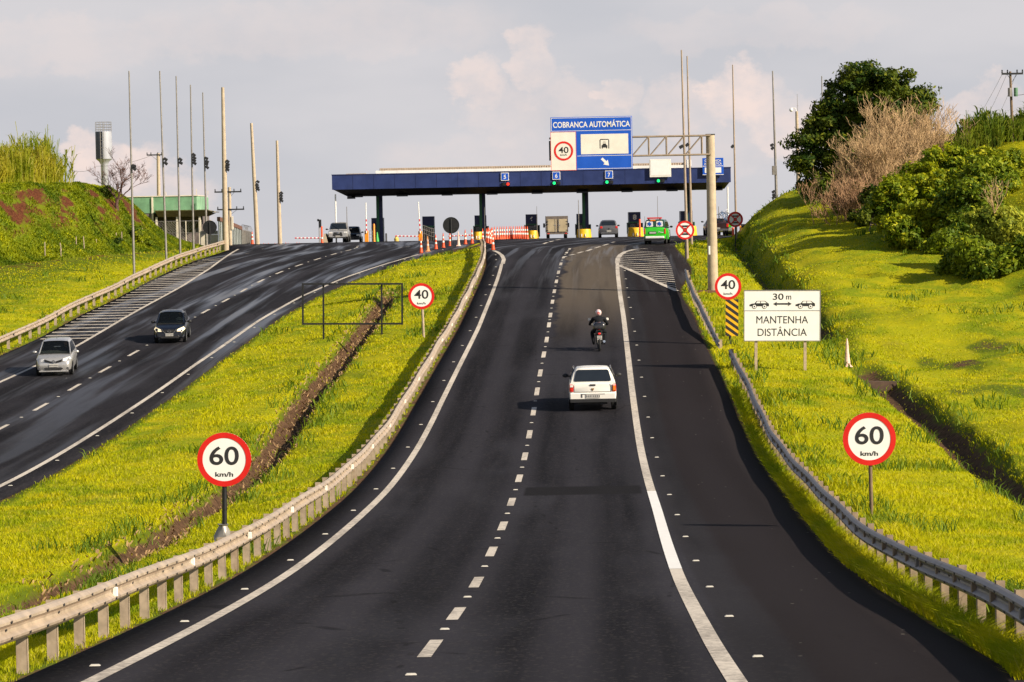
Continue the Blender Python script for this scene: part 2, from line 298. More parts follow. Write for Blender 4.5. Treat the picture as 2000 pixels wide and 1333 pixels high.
def mk_asphalt(name, left=False):
    m, t, b = new_mat(name)
    uv = t.new('ShaderNodeUVMap'); uv.uv_map = 'lane'; sp = t.new('ShaderNodeSeparateXYZ'); t.lk(uv.outputs[0], sp.inputs[0]); u, v = sp.outputs[0], sp.outputs[1]
    geo = t.new('ShaderNodeNewGeometry'); pos = geo.outputs['Position']
    lng = t.noise(t.mapping(uv.outputs[0], (1.3, .035, 1)), 1.0, 4, .6)          # long streaks down the lanes
    crs = t.noise(t.mapping(uv.outputs[0], (.12, .9, 1)), 1.0, 4, .65)             # faint cross bands
    fin = t.noise(t.mapping(uv.outputs[0], (14, 5, 1)), 1.0, 3, .7)
    c = t.mix(t.ramp(lng, .3, .7), (0.0055, 0.0052, 0.0070), (0.0185, 0.0172, 0.0212))
    c = t.mix(t.ramp(t.noise(t.mapping(uv.outputs[0], (.35, .045, 1), (7, 1, 0)), 1.0, 3, .55), .46, .66, 0, .55), c, (0.042, 0.041, 0.050))
    c = t.mix(t.ramp(crs, .45, .75, 0, .35), c, (0.020, 0.0175, 0.020))
    c = t.mix(t.ramp(fin, .35, .75, 0, .35), c, (0.011, 0.010, 0.012))
    trk = t.math('ABSOLUTE', t.math('SUBTRACT', t.math('FRACT', t.math('DIVIDE', t.math('ADD', t.math('ABSOLUTE', u), .05), 1.75)), .5))   # wheel paths in each lane
    c = t.mix(t.math('MULTIPLY', t.ramp(trk, .12, .42), .2 if left else .5), c, (0.038, 0.036, 0.044))
    grit = t.new('ShaderNodeTexVoronoi'); grit.inputs['Scale'].default_value = 22.0; t.lk(t.mapping(uv.outputs[0], (1, .6, 1)), grit.inputs['Vector'])
    gsel = t.new('ShaderNodeSeparateXYZ'); t.lk(grit.outputs['Color'], gsel.inputs[0])
    c = t.mix(t.math('MULTIPLY', t.ramp(gsel.outputs[0], .80, .98), .30), c, (0.075, 0.068, 0.062))
    vc = t.new('ShaderNodeTexVoronoi', feature='DISTANCE_TO_EDGE'); vc.inputs['Scale'].default_value = .16; t.lk(t.mapping(uv.outputs[0], (1.6, .5, 1)), vc.inputs['Vector'])
    c = t.mix(t.math('MULTIPLY', t.ramp(vc.outputs['Distance'], .012, .004), t.ramp(crs, .5, .6, 0, .6)), c, (0.004, 0.0035, 0.004))
    wob = t.math('MULTIPLY', t.math('SUBTRACT', t.noise(t.mapping(uv.outputs[0], (.3, .22, 1)), 1.0, 3, .6), .5), 1.6)
    if not left:
        # older brown surface in the right lane before the plaza, browner gritty shoulder
        uu = t.math('ADD', u, wob)
        a1 = t.math('MULTIPLY', t.ramp(uu, .15, .45), t.ramp(v, 128, 168)); a2 = t.math('MULTIPLY', a1, t.ramp(v, 226, 212))
        a2 = t.math('MULTIPLY', a2, t.ramp(u, 3.9, 3.75))
        c = t.mix(t.math('MULTIPLY', a2, t.ramp(lng, .25, .6, .6, 1)), c, (0.105, 0.084, 0.064))
        sh = t.ramp(t.math('ADD', u, t.math('MULTIPLY', wob, .25)), 4.15, 4.55)
        c = t.mix(t.math('MULTIPLY', sh, .85), c, (0.017, 0.0130, 0.0135))
        vo = t.new('ShaderNodeTexVoronoi'); vo.inputs['Scale'].default_value = 1.6; t.lk(t.mapping(uv.outputs[0], (1, 1, 1)), vo.inputs['Vector'])
        c = t.mix(t.math('MULTIPLY', sh, t.ramp(vo.outputs['Distance'], .055, .035)), c, (0.22, 0.20, 0.17))
        # edge of the patch repair: darker strip along the right lane line
        c = t.mix(t.math('MULTIPLY', t.math('MULTIPLY', t.ramp(u, 3.65, 3.75), t.ramp(u, 4.5, 4.3)), .5), c, (0.022, 0.020, 0.022))
        pt = t.math('MULTIPLY', t.math('MULTIPLY', t.ramp(v, 77.2, 77.6), t.ramp(v, 80.6, 80.2)), t.math('MULTIPLY', t.ramp(u, .2, .3), t.ramp(u, 3.3, 3.2)))
        c = t.mix(pt, c, (0.012, 0.011, 0.012))
    wet = t.math('MULTIPLY', t.ramp(t.noise(t.mapping(uv.outputs[0], (.8 if left else 1.5, .03, 1), (4, 2, 0)), 1.0, 3, .55, .3), .46 if left else .5, .64), t.ramp(v, 150, 220, .0, .9) if not left else t.ramp(v, 95, 175, .45, 1))
    t.lk(c, b.inputs['Base Color'])
    r = t.math('SUBTRACT', .9, t.math('MULTIPLY', wet, .5 if not left else .62)); t.lk(r, b.inputs['Roughness'])
    t.lk(t.math('ADD', .06, t.math('MULTIPLY', wet, .85)), b.inputs['Specular IOR Level'])
    bp = t.new('ShaderNodeBump'); t.lk(t.math('SUBTRACT', .35, t.math('MULTIPLY', wet, .25)), bp.inputs['Strength']); bp.inputs['Distance'].default_value = .01
    t.lk(t.noise(pos, 60, 3, .7), bp.inputs['Height']); t.lk(bp.outputs[0], b.inputs['Normal'])
    return m
def mk_paint():
    m, t, b = new_mat('road_paint')
    geo = t.new('ShaderNodeNewGeometry'); pos = geo.outputs['Position']
    n = t.noise(pos, 9, 6, .75); n2 = t.noise(t.mapping(pos, (1, .3, 1)), .8, 3, .6)
    f = t.ramp(t.math('ADD', n, t.math('MULTIPLY', n2, .5)), .66, .92, 0, .8)
    t.lk(t.mix(f, (0.62, 0.55, 0.46), (0.20, 0.17, 0.14)), b.inputs['Base Color']); b.inputs['Roughness'].default_value = .7
    return m
M_ground = mk_ground(); M_blade = mk_blades('grass_blades'); M_asph = mk_asphalt('asphalt'); M_asphL = mk_asphalt('asphalt_wet', True); M_paint = mk_paint()
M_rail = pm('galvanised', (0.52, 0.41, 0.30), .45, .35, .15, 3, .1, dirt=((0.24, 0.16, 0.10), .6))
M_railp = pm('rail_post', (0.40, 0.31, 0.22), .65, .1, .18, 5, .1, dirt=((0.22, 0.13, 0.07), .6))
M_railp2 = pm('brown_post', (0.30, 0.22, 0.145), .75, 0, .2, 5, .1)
M_railR = pm('weathered_shaded_rail', (0.21, 0.19, 0.18), .5, .35, .2, 4, .1, dirt=((0.14, 0.10, 0.08), .7))  # galvanised base darkened: shade of the sun-averted faces is in the colour
M_white = pm('white_sheet', (0.82, 0.805, 0.77), .45, 0, .03, 2, dirt=((0.60, 0.54, 0.45), .35))
M_red = pm('sign_red', (0.62, 0.012, 0.008), .4, 0, .05, 3)
M_dred = pm('sign_dark_red', (0.33, 0.015, 0.012), .45, 0, .08, 3)
M_black = pm('black_paint', (0.010, 0.010, 0.012), .5, 0, .2, 6)
M_ink = pm('lettering_black', (0.02, 0.02, 0.022), .5, 0, .1, 6)
M_blue = pm('sign_blue', (0.006, 0.085, 0.50), .4, 0, .06, 2)
M_navy = pm('canopy_navy', (0.017, 0.032, 0.125), .45, 0, .18, .8, dirt=((0.03, 0.045, 0.12), .5))
M_navyd = pm('booth_navy', (0.010, 0.018, 0.085), .5, 0, .15, 2)
M_dgreen = pm('column_green', (0.018, 0.13, 0.055), .5, 0, .15, 2)
M_dark = pm('dark_metal', (0.020, 0.021, 0.024), .55, .2, .2, 5)
M_steel = pm('grey_steel', (0.28, 0.26, 0.24), .5, .4, .12, 4, dirt=((0.22, 0.13, 0.08), .35))
M_brownsteel = pm('weathered_truss', (0.36, 0.28, 0.21), .6, .2, .12, 4)
M_conc = pm('concrete', (0.46, 0.37, 0.26), .85, 0, .12, 3, .3, dirt=((0.25, 0.19, 0.14), .6))
M_concw = pm('pale_wall', (0.60, 0.54, 0.43), .85, 0, .08, 2, .2, dirt=((0.35, 0.28, 0.2), .4))
M_yellow = pm('island_yellow', (0.78, 0.46, 0.008), .5, 0, .06, 2)
M_orange = pm('cone_orange', (0.72, 0.075, 0.010), .55, 0, .1, 4)
M_orange2 = pm('faded_orange', (0.62, 0.26, 0.10), .7, 0, .1, 4)
M_pink = pm('faded_cone', (0.74, 0.50, 0.40), .7, 0, .1, 8)
M_oran = pm('cabinet_orange', (0.80, 0.27, 0.008), .5, 0, .05, 4)
M_refl = pm('reflector_white', (0.80, 0.77, 0.70), .3, 0, .03, 6)
M_tyre = pm('tyre_rubber', (0.012, 0.012, 0.013), .85, 0, .15, 9, .1)
M_rim = pm('alloy_rim', (0.45, 0.45, 0.46), .35, .8, .1, 8)
M_glass = pm('car_glass', (0.012, 0.015, 0.018), .08, 0, .1, 3, spec=.8)
M_plate = pm('number_plate', (0.50, 0.48, 0.44), .45, 0, .06, 12)
M_plateink = pm('plate_ink', (0.12, 0.12, 0.13), .6, 0, .1, 12)
M_lamp = pm('headlight_lens', (0.75, 0.74, 0.72), .15, .2, .1, 14, spec=.8)
M_tail = pm('tail_red', (0.55, 0.02, 0.012), .25, 0, .1, 10, spec=.7)
M_amber = pm('amber_lens', (0.80, 0.22, 0.02), .25, 0, .1, 10, spec=.7)
M_trim = pm('black_plastic', (0.016, 0.016, 0.018), .6, 0, .1, 8)
M_chrome = pm('chrome', (0.65, 0.65, 0.66), .18, .95, .05, 8)
M_wood = pm('wood_pole', (0.17, 0.115, 0.07), .85, 0, .2, 5, .3)
M_cloth = pm('dark_jacket', (0.008, 0.009, 0.012), .85, 0, .25, 14, .3, spec=.2)
M_bark = pm('bark', (0.075, 0.05, 0.035), .95, 0, .25, 8, .5)
M_barkred = pm('red_bark', (0.16, 0.075, 0.05), .95, 0, .25, 8, .4)
M_twig = pm('dry_twig', (0.43, 0.285, 0.145), .9, 0, .22, 3)
M_twigred = pm('bare_twig', (0.24, 0.11, 0.08), .9, 0, .2, 3)
M_skin = pm('skin', (0.45, 0.24, 0.16), .6, 0, .06, 12)

# ------------------------------------------------------------------ mesh builder
class MB:
    def __init__(s): s.v = []; s.f = []; s.mi = []; s.cur = 0; s.sm = []
    def add(s, vs, fs, smooth=False):
        o = len(s.v); s.v += [tuple(v) for v in vs]
        for f in fs: s.f.append(tuple(i + o for i in f)); s.mi.append(s.cur); s.sm.append(smooth)
    def box(s, x0, x1, y0, y1, z0, z1, tf=None):
        vs = [Vector(p) for p in ((x0, y0, z0), (x1, y0, z0), (x1, y1, z0), (x0, y1, z0), (x0, y0, z1), (x1, y0, z1), (x1, y1, z1), (x0, y1, z1))]
        if tf: vs = [tf @ v for v in vs]
        s.add(vs, [(3, 2, 1, 0), (4, 5, 6, 7), (0, 1, 5, 4), (1, 2, 6, 5), (2, 3, 7, 6), (3, 0, 4, 7)])
    def bbox(s, x0, x1, y0, y1, z0, z1, b=.02, tf=None):
        """box with chamfered vertical and top edges"""
        xs = [(x0 + b, y0), (x1 - b, y0), (x1, y0 + b), (x1, y1 - b), (x1 - b, y1), (x0 + b, y1), (x0, y1 - b), (x0, y0 + b)]
        cx, cy = (x0 + x1) / 2, (y0 + y1) / 2; kx = (x1 - x0 - 2 * b) / (x1 - x0); ky = (y1 - y0 - 2 * b) / (y1 - y0)
        sh = [(cx + (x - cx) * kx, cy + (y - cy) * ky) for x, y in xs]
        rings = [[(x, y, z0) for x, y in xs], [(x, y, z1 - b) for x, y in xs], [(x, y, z1) for x, y in sh]]
        if tf: rings = [[tf @ Vector(p) for p in r] for r in rings]
        s.loft(rings)
    def loft(s, rings, close=True, caps=True, smooth=False):
        n = len(rings[0]); vs = [p for r in rings for p in r]; fs = []
        for i in range(len(rings) - 1):
            for j in range(n if close else n - 1):
                k = (j + 1) % n; fs.append((i * n + j, i * n + k, (i + 1) * n + k, (i + 1) * n + j))
        s.add(vs, fs, smooth)
        if caps and close:
            o = len(s.v) - len(vs)
            s.f.append(tuple(o + j for j in reversed(range(n)))); s.mi.append(s.cur); s.sm.append(False)
            o2 = o + (len(rings) - 1) * n
            s.f.append(tuple(o2 + j for j in range(n))); s.mi.append(s.cur); s.sm.append(False)
    def tube(s, pts, rad, n=8, caps=True, smooth=True):
        pts = [Vector(p) for p in pts]; rad = rad if isinstance(rad, (list, tuple)) else [rad] * len(pts); rings = []
        ref = None
        for i, p in enumerate(pts):
            d = (pts[min(i + 1, len(pts) - 1)] - pts[max(i - 1, 0)]).normalized()
            if ref is None: ref = Vector((0, 0, 1)) if abs(d.z) < .9 else Vector((1, 0, 0))
            a = (ref - d * ref.dot(d)).normalized(); ref = a; b = d.cross(a)
            rings.append([p + (a * math.cos(2 * math.pi * k / n) + b * math.sin(2 * math.pi * k / n)) * rad[i] for k in range(n)])
        s.loft(rings, True, caps, smooth)
    def cyl(s, c, r, h, n=16, axis='Z', r2=None, smooth=True):
        c = Vector(c); ax = {'X': Vector((1, 0, 0)), 'Y': Vector((0, 1, 0)), 'Z': Vector((0, 0, 1))}[axis]
        s.tube([c, c + ax * h], [r, r if r2 is None else r2], n, True, smooth)
    def lathe(s, prof, n=16, c=(0, 0, 0)):
        rings = [[(c[0] + r * math.cos(2 * math.pi * k / n), c[1] + r * math.sin(2 * math.pi * k / n), c[2] + z) for k in range(n)] for r, z in prof]
        s.loft(rings, True, True, True)
    def prism(s, poly, y0, y1):
        """x,z outline extruded along y (front face at y0)"""
        n = len(poly); a = [(x, y0, z) for x, z in poly]; b = [(x, y1, z) for x, z in poly]
        s.add(a + b, [tuple(range(n)), tuple(reversed(range(n, 2 * n)))] + [(i, i + n, (i + 1) % n + n, (i + 1) % n) for i in range(n)])
    def ring(s, r0, r1, y0, y1, n=40, c=(0, 0)):
        A = []
        for r, y in ((r1, y0), (r0, y0), (r0, y1), (r1, y1)):
            A.append([(c[0] + r * math.cos(2 * math.pi * k / n), y, c[1] + r * math.sin(2 * math.pi * k / n)) for k in range(n)])
        s.loft(A + [A[0]], True, False)
    def ellip(s, c, r, n=12, m=8):
        rings = []
        for i in range(m + 1):
            t = math.pi * (i / m) - math.pi / 2; q = max(math.cos(t), .02)
            rings.append([(c[0] + r[0] * q * math.cos(2 * math.pi * k / n), c[1] + r[1] * q * math.sin(2 * math.pi * k / n), c[2] + r[2] * math.sin(t)) for k in range(n)])
        s.loft(rings, True, True, True)
    def build(s, name, mats, parent=None, fix=True):
        me = bpy.data.meshes.new(name); me.from_pydata(s.v, [], s.f)
        for m in (mats if isinstance(mats, (list, tuple)) else [mats]): me.materials.append(m)
        me.polygons.foreach_set('material_index', s.mi); me.polygons.foreach_set('use_smooth', s.sm)
        if fix and len(s.f) < 60000:
            bm = bmesh.new(); bm.from_mesh(me); bmesh.ops.recalc_face_normals(bm, faces=bm.faces); bm.to_mesh(me); bm.free()
        me.update()
        if any(s.sm): me.set_sharp_from_angle(angle=R(38))
        o = bpy.data.objects.new(name, me); COL.objects.link(o)
        if parent: o.parent = parent
        return o
def tag(o, label=None, cat=None, group=None, kind=None):
    if label: o['label'] = label
    if cat: o['category'] = cat
    if group: o['group'] = group
    if kind: o['kind'] = kind
    return o
def thing(name, label, cat, loc=(0, 0, 0), rz=0.0, group=None, scale=1.0):
    o = bpy.data.objects.new(name, None); COL.objects.link(o); o.location = loc; o.rotation_euler = (0, 0, rz); o.scale = (scale,) * 3
    o.empty_display_size = .2
    return tag(o, label, cat, group)
def kids(o): return [c for c in bpy.data.objects if c.parent == o]
def dup(root, loc=None, rz=None, label=None, group=None, parent=None):
    c = root.copy(); COL.objects.link(c)
    if parent: c.parent = parent
    else:
        if loc is not None: c.location = loc
        if rz is not None: c.rotation_euler = (0, 0, rz)
        if label: c['label'] = label
        if group: c['group'] = group
    for ch in kids(root): dup(ch, parent=c)
    return c
def raw_mesh(name, verts, faces_n, idx, mat, parent=None, smooth=False):
    """numpy mesh: verts (N,3), idx (M,faces_n)"""
    me = bpy.data.meshes.new(name); N = len(verts); Mn = len(idx)
    me.vertices.add(N); me.vertices.foreach_set('co', np.asarray(verts, np.float32).ravel())
    me.loops.add(Mn * faces_n); me.loops.foreach_set('vertex_index', np.asarray(idx, np.int32).ravel())
    me.polygons.add(Mn); me.polygons.foreach_set('loop_start', np.arange(0, Mn * faces_n, faces_n, dtype=np.int32))
    me.polygons.foreach_set('use_smooth', np.full(Mn, smooth))
    me.update(calc_edges=True); me.materials.append(mat)
    o = bpy.data.objects.new(name, me); COL.objects.link(o)
    if parent: o.parent = parent
    return o
def text(s, name, mat, parent, loc, height, width=None, bold=0.0, rot=(R(90), 0, 0), depth=.003, spacing=1.0, label=None):
    """lettering as a mesh: cap height fixed, optionally squeezed to a width; centred on loc"""
    cu = bpy.data.curves.new('t', 'FONT'); cu.body = s; cu.size = 1.0; cu.extrude = 0.0; cu.offset = bold; cu.space_character = spacing
    o = bpy.data.objects.new('t', cu); COL.objects.link(o); dg = bpy.context.evaluated_depsgraph_get()
    me = bpy.data.meshes.new_from_object(o.evaluated_get(dg)); bpy.data.objects.remove(o); bpy.data.curves.remove(cu)
    co = np.array([v.co[:] for v in me.vertices]); x0, x1 = co[:, 0].min(), co[:, 0].max(); y0, y1 = co[:, 1].min(), co[:, 1].max()
    sc = height / 0.72; sx = sc if width is None else width / (x1 - x0)
    for v in me.vertices: v.co = ((v.co.x - (x0 + x1) / 2) * sx, (v.co.y - 0.36) * sc, 0)
    me.materials.clear(); me.materials.append(mat)
    q = bpy.data.objects.new(name, me); COL.objects.link(q); q.parent = parent; q.location = loc; q.rotation_euler = rot
    return q

# ------------------------------------------------------------------ ground and roads
def grid_mesh(name, GXs, Ys, GZs, mat):
    nr, nc = GXs.shape
    V = np.zeros((nr, nc, 3)); V[:, :, 0] = GXs; V[:, :, 1] = Ys[:, None]; V[:, :, 2] = GZs
    i = np.arange(nr - 1)[:, None] * nc + np.arange(nc - 1)[None, :]
    idx = np.stack([i, i + 1, i + nc + 1, i + nc], -1).reshape(-1, 4)
    return raw_mesh(name, V.reshape(-1, 3), 4, idx, mat, None, True)
g = grid_mesh('ground', GX, YS, GZ, M_ground); tag(g, kind='structure')
at = g.data.attributes.new('dirt', 'FLOAT', 'POINT'); at.data.foreach_set('value', GD.ravel().astype(np.float32))

def sheet(name, Ys, xl, xr, zf, mat, cols=12, uref=None, lift=0.0, skirt=True, kind='structure'):
    """road sheet between two edge functions, with a lane UV (u metres from the reference line, v metres along)"""
    rows, uvs, Z = [], [], []
    ts = np.linspace(0, 1, cols)
    for Y in Ys:
        a, b = xl(Y), xr(Y); xs = a + (b - a) * ts; z = np.array([zf(x, Y) + lift for x in xs])
        if skirt: xs = np.concatenate([[a - .02], xs, [b + .02]]); z = np.concatenate([[z[0] - .25], z, [z[-1] - .25]])
        rows.append(xs); Z.append(z)
    rows = np.array(rows); Z = np.array(Z); Ys = np.array(Ys)
    o = grid_mesh(name, rows, Ys, Z, mat)
    uv = o.data.uv_layers.new(name='lane'); nc = rows.shape[1]
    li = np.zeros(len(o.data.loops), np.int32); o.data.loops.foreach_get('vertex_index', li)
    ur = np.array([uref(Y) if uref else 0 for Y in Ys]); U = rows - ur[:, None]; Vv = np.repeat(Ys[:, None], nc, 1)
    uv.data.foreach_set('uv', np.stack([U.ravel()[li], Vv.ravel()[li]], -1).astype(np.float32).ravel())
    tag(o, kind=kind); return o
YR = np.concatenate([[-40, -20, 0, 15], np.arange(26, 300, 1.0), [310, 330, 360, 400]])
sheet('road', YR, MA, MBE, lambda x, Y: zr(Y), M_asph, 16, DM)
sheet('road', YR, LA, LB, lambda x, Y: zl(Y), M_asphL, 14, LD)
def zmix(x, Y):
    a, b = LB(Y) + .02, MA(Y) - .02; t = min(1, max(0, (x - a) / max(b - a, .1))); return zl(Y) * (1 - t) + zr(Y) * t
sheet('road', np.concatenate([np.arange(236, 300, 1.0), [310, 330, 360, 400]]), lambda Y: LB(Y) + .02, lambda Y: MA(Y) - .02, zmix, M_asphL, 8, LD, skirt=False)
M_soil = pm('bare_soil', (0.14, 0.075, 0.045), .95, 0, .25, 2, .5)

def marking(name, segs, zf, lift=.006):
    """segs: list of 4-point polygons in plan, draped on the road"""
    mb = MB()
    for q in segs: mb.add([(x, y, zf(y) + lift) for x, y in q], [(0, 1, 2, 3)])
    return tag(mb.build(name, M_paint, fix=False), kind='structure')
def along(fx, y0, y1, wd, zf, name, step=1.5, off=0.0):
    ys = np.arange(y0, y1 + step, step); segs = []
    for a, b in zip(ys[:-1], ys[1:]):
        xa, xb = fx(a) + off, fx(b) + off; segs.append([(xa - wd / 2, a), (xa + wd / 2, a), (xb + wd / 2, b), (xb - wd / 2, b)])
    return marking(name, segs, zf)
along(ML, 20, hit(981.5, 517, zr).y, .19, zr, 'edge_line')
along(MR, 20, hit(1206, 514, zr).y, .22, zr, 'edge_line')
along(LL, 95, 240, .17, zl, 'edge_line')
along(LR, 80, hit(815, 498, zl).y, .19, zl, 'edge_line')
# curved head of the left edge line at the median tip, curved island line on the right
def pixline(pts, wd, zf, name):
    P = [hit(a, b, zf) for a, b in pts]; segs = []
    Q = []
    for a, b in zip(P[:-1], P[1:]):
        for k in range(4): Q.append(a.lerp(b, k / 4))
    Q.append(P[-1]); L, Rr = [], []
    for i, p in enumerate(Q):
        d = (Q[min(i + 1, len(Q) - 1)] - Q[max(0, i - 1)]); d.z = 0; d.normalize(); n = Vector((d.y, -d.x, 0))
        L.append(p - n * wd / 2); Rr.append(p + n * wd / 2)
    for i in range(len(Q) - 1): segs.append([(L[i].x, L[i].y), (Rr[i].x, Rr[i].y), (Rr[i + 1].x, Rr[i + 1].y), (L[i + 1].x, L[i + 1].y)])
    return marking(name, segs, zf, .010)
pixline([(982, 516), (984, 507), (980, 499), (972, 493), (964, 490)], .25, zr, 'edge_line')
pixline([(1206, 514), (1207, 505), (1212, 498), (1222, 492), (1238, 488), (1262, 486)], .3, zr, 'island_line')
pixline([(1209, 519), (1240, 532), (1280, 550), (1322, 569)], .28, zr, 'island_line')
# hatched islands
segs = []
for k in range(19):
    f = k / 19.0; y = 491 + 75 * f ** 1.15
    xr_ = np.interp(y, [486, 500, 520, 545, 569], [1291, 1303, 1312, 1318, 1323]); xl_ = np.interp(y, [488, 492, 499, 506, 520, 569], [1240, 1225, 1213, 1210, 1212, 1322])
    a, b = hit(xl_, y - 1, zr), hit(xr_, y + 3, zr)
    hw = .21; segs.append([(a.x, a.y - hw), (b.x, b.y - hw), (b.x, b.y + hw), (a.x, a.y + hw)])
marking('island_hatching', segs, zr)
M_fresh = pm('fresh_paint', (0.82, 0.80, 0.76), .55, 0, .04, 4)
ya, yb_ = hit(1313, 1112, zr).y, hit(1271, 962, zr).y; fp = along(MR, ya, yb_, .225, lambda y: zr(y) + .004, 'edge_line', .8); fp.data.materials[0] = M_fresh
segs = []
for y in [662, 656, 649, 641.5, 635, 629, 623, 617.5, 612.5, 607, 602, 596.5, 591, 586, 580.5, 576, 571, 566, 562.5, 558, 554.5, 551, 547, 544, 540, 537, 534, 530, 527, 524, 521, 517.5, 514, 510, 507]:
    xl_ = np.interp(y, [484, 495, 502, 522, 560, 585, 610, 634, 662], [470, 445, 408, 354, 276, 229, 174, 129, 79]); xr_ = np.interp(y, [482, 505, 525, 557, 595, 640, 681], [475, 437, 410, 360, 290, 212, 142])
    a, b = hit(xl_, y + 1, zl), hit(xr_, y - 1, zl); hw = .20
    segs.append([(a.x, a.y - hw), (b.x, b.y - hw), (b.x, b.y + hw), (a.x, a.y + hw)])
marking('island_hatching', segs, zl, .012)
# dashed lane lines
def dashes(ys, fx, zf, ln, wd):
    segs = []
    for y in ys:
        xa, xb = fx(y - ln / 2), fx(y + ln / 2); segs.append([(xa - wd / 2, y - ln / 2), (xa + wd / 2, y - ln / 2), (xb + wd / 2, y + ln / 2), (xb - wd / 2, y + ln / 2)])
    return marking('lane_line', segs, zf)
dpix = [(841, 1267), (892, 1199), (931, 1138), (960, 1078), (982, 1028), (999, 981), (1014, 935), (1025, 892), (1034, 849), (1042, 804), (1049, 765), (1055, 729), (1062, 693), (1068, 664), (1073, 635), (1075, 616), (1081, 590)]
DY = [hit(a, b, zr).y for a, b in dpix]; DY = sorted(DY)
PER = (DY[-1] - DY[0]) / (len(DY) - 1)
print('dash period', PER, 'first', DY[0])
y = DY[-1]
while y < 208: y += PER; DY.append(y)
DY = [DY[0] - PER] + DY
dashes(DY, DM, zr, 2.7, .17)
segs = []
for a, b in [((1100, 503), (1106, 501)), ((1112, 499), (1122, 497)), ((1128, 495), (1138, 492)), ((1145, 491), (1156, 487)), ((1162, 485), (1172, 482)), ((1178, 480), (1188, 477)), ((1192, 475), (1200, 473)), ((1061, 477), (1069, 474)), ((1073, 473), (1081, 471)), ((1086, 469.5), (1094, 468))]:
    p, q = hit(*a, zr), hit(*b, zr); segs.append([(p.x - .1, p.y - .15), (p.x + .1, p.y - .15), (q.x + .1, q.y), (q.x - .1, q.y)])
marking('lane_line', segs, zr)
LDY = []; y = hit(0, 838, zl).y - 8.0 * 2
while y < 240: LDY.append(y); y += 8.0
dashes(LDY, LD, zl, 2.9, .16)
segs = []
for a, b in [((778, 484.5), (786, 483.5)), ((792, 482.5), (801, 481.5)), ((480, 496), (487, 494.5)), ((510, 487), (516, 486)), ((524, 486), (529, 485)), ((548, 483), (553, 482))]:
    p, q = hit(*a, zl), hit(*b, zl); segs.append([(p.x, p.y - .2), (q.x, q.y - .2), (q.x, q.y + .2), (p.x, p.y + .2)])
marking('lane_line', segs, zl)

# ------------------------------------------------------------------ road studs
M_stud = pm('stud_pale', (0.50, 0.47, 0.41), .5, 0, .15, 9)
def stud_proto(label, group):
    mb = MB(); mb.cur = 0
    mb.loft([[(-.065, -.035, 0), (.065, -.035, 0), (.065, .04, 0), (-.065, .04, 0)], [(-.045, -.01, .018), (.045, -.01, .018), (.045, .02, .018), (-.045, .02, .018)]])
    o = mb.build('road_stud', M_stud); return tag(o, label, 'road stud', group)
def studs(ys, fx, off, zf, label, group):
    p = None
    for y in ys:
        o = p.copy() if p else stud_proto(label, group)
        if p: COL.objects.link(o)
        p = p or o; o.location = (fx(y) + off, y, zf(y) + .005)
mid = [(a + b) / 2 for a, b in zip(DY[:-1], DY[1:])]
studs(mid, DM, 0, zr, 'small white reflective stud between the lane dashes of the main carriageway', 'studs between the main lane dashes')
studs(np.arange(36, 210, PER), ML, -.32, zr, 'small white reflective stud just left of the edge line beside the long guard rail', 'studs along the left edge line')
studs(np.arange(35.5, 190, PER * .92), MR, .42, zr, 'small white reflective stud on the shoulder side of the right edge line', 'studs along the right edge line')
studs([y + 4 for y in LDY if y > 95], LD, 0, zl, 'small pale stud between the lane dashes of the left carriageway', 'studs between the left carriageway dashes')
studs(np.arange(84, 230, 8.0), LR, .3, zl, 'small amber stud between the left carriageway edge line and the median grass', 'studs along the median side of the left carriageway')

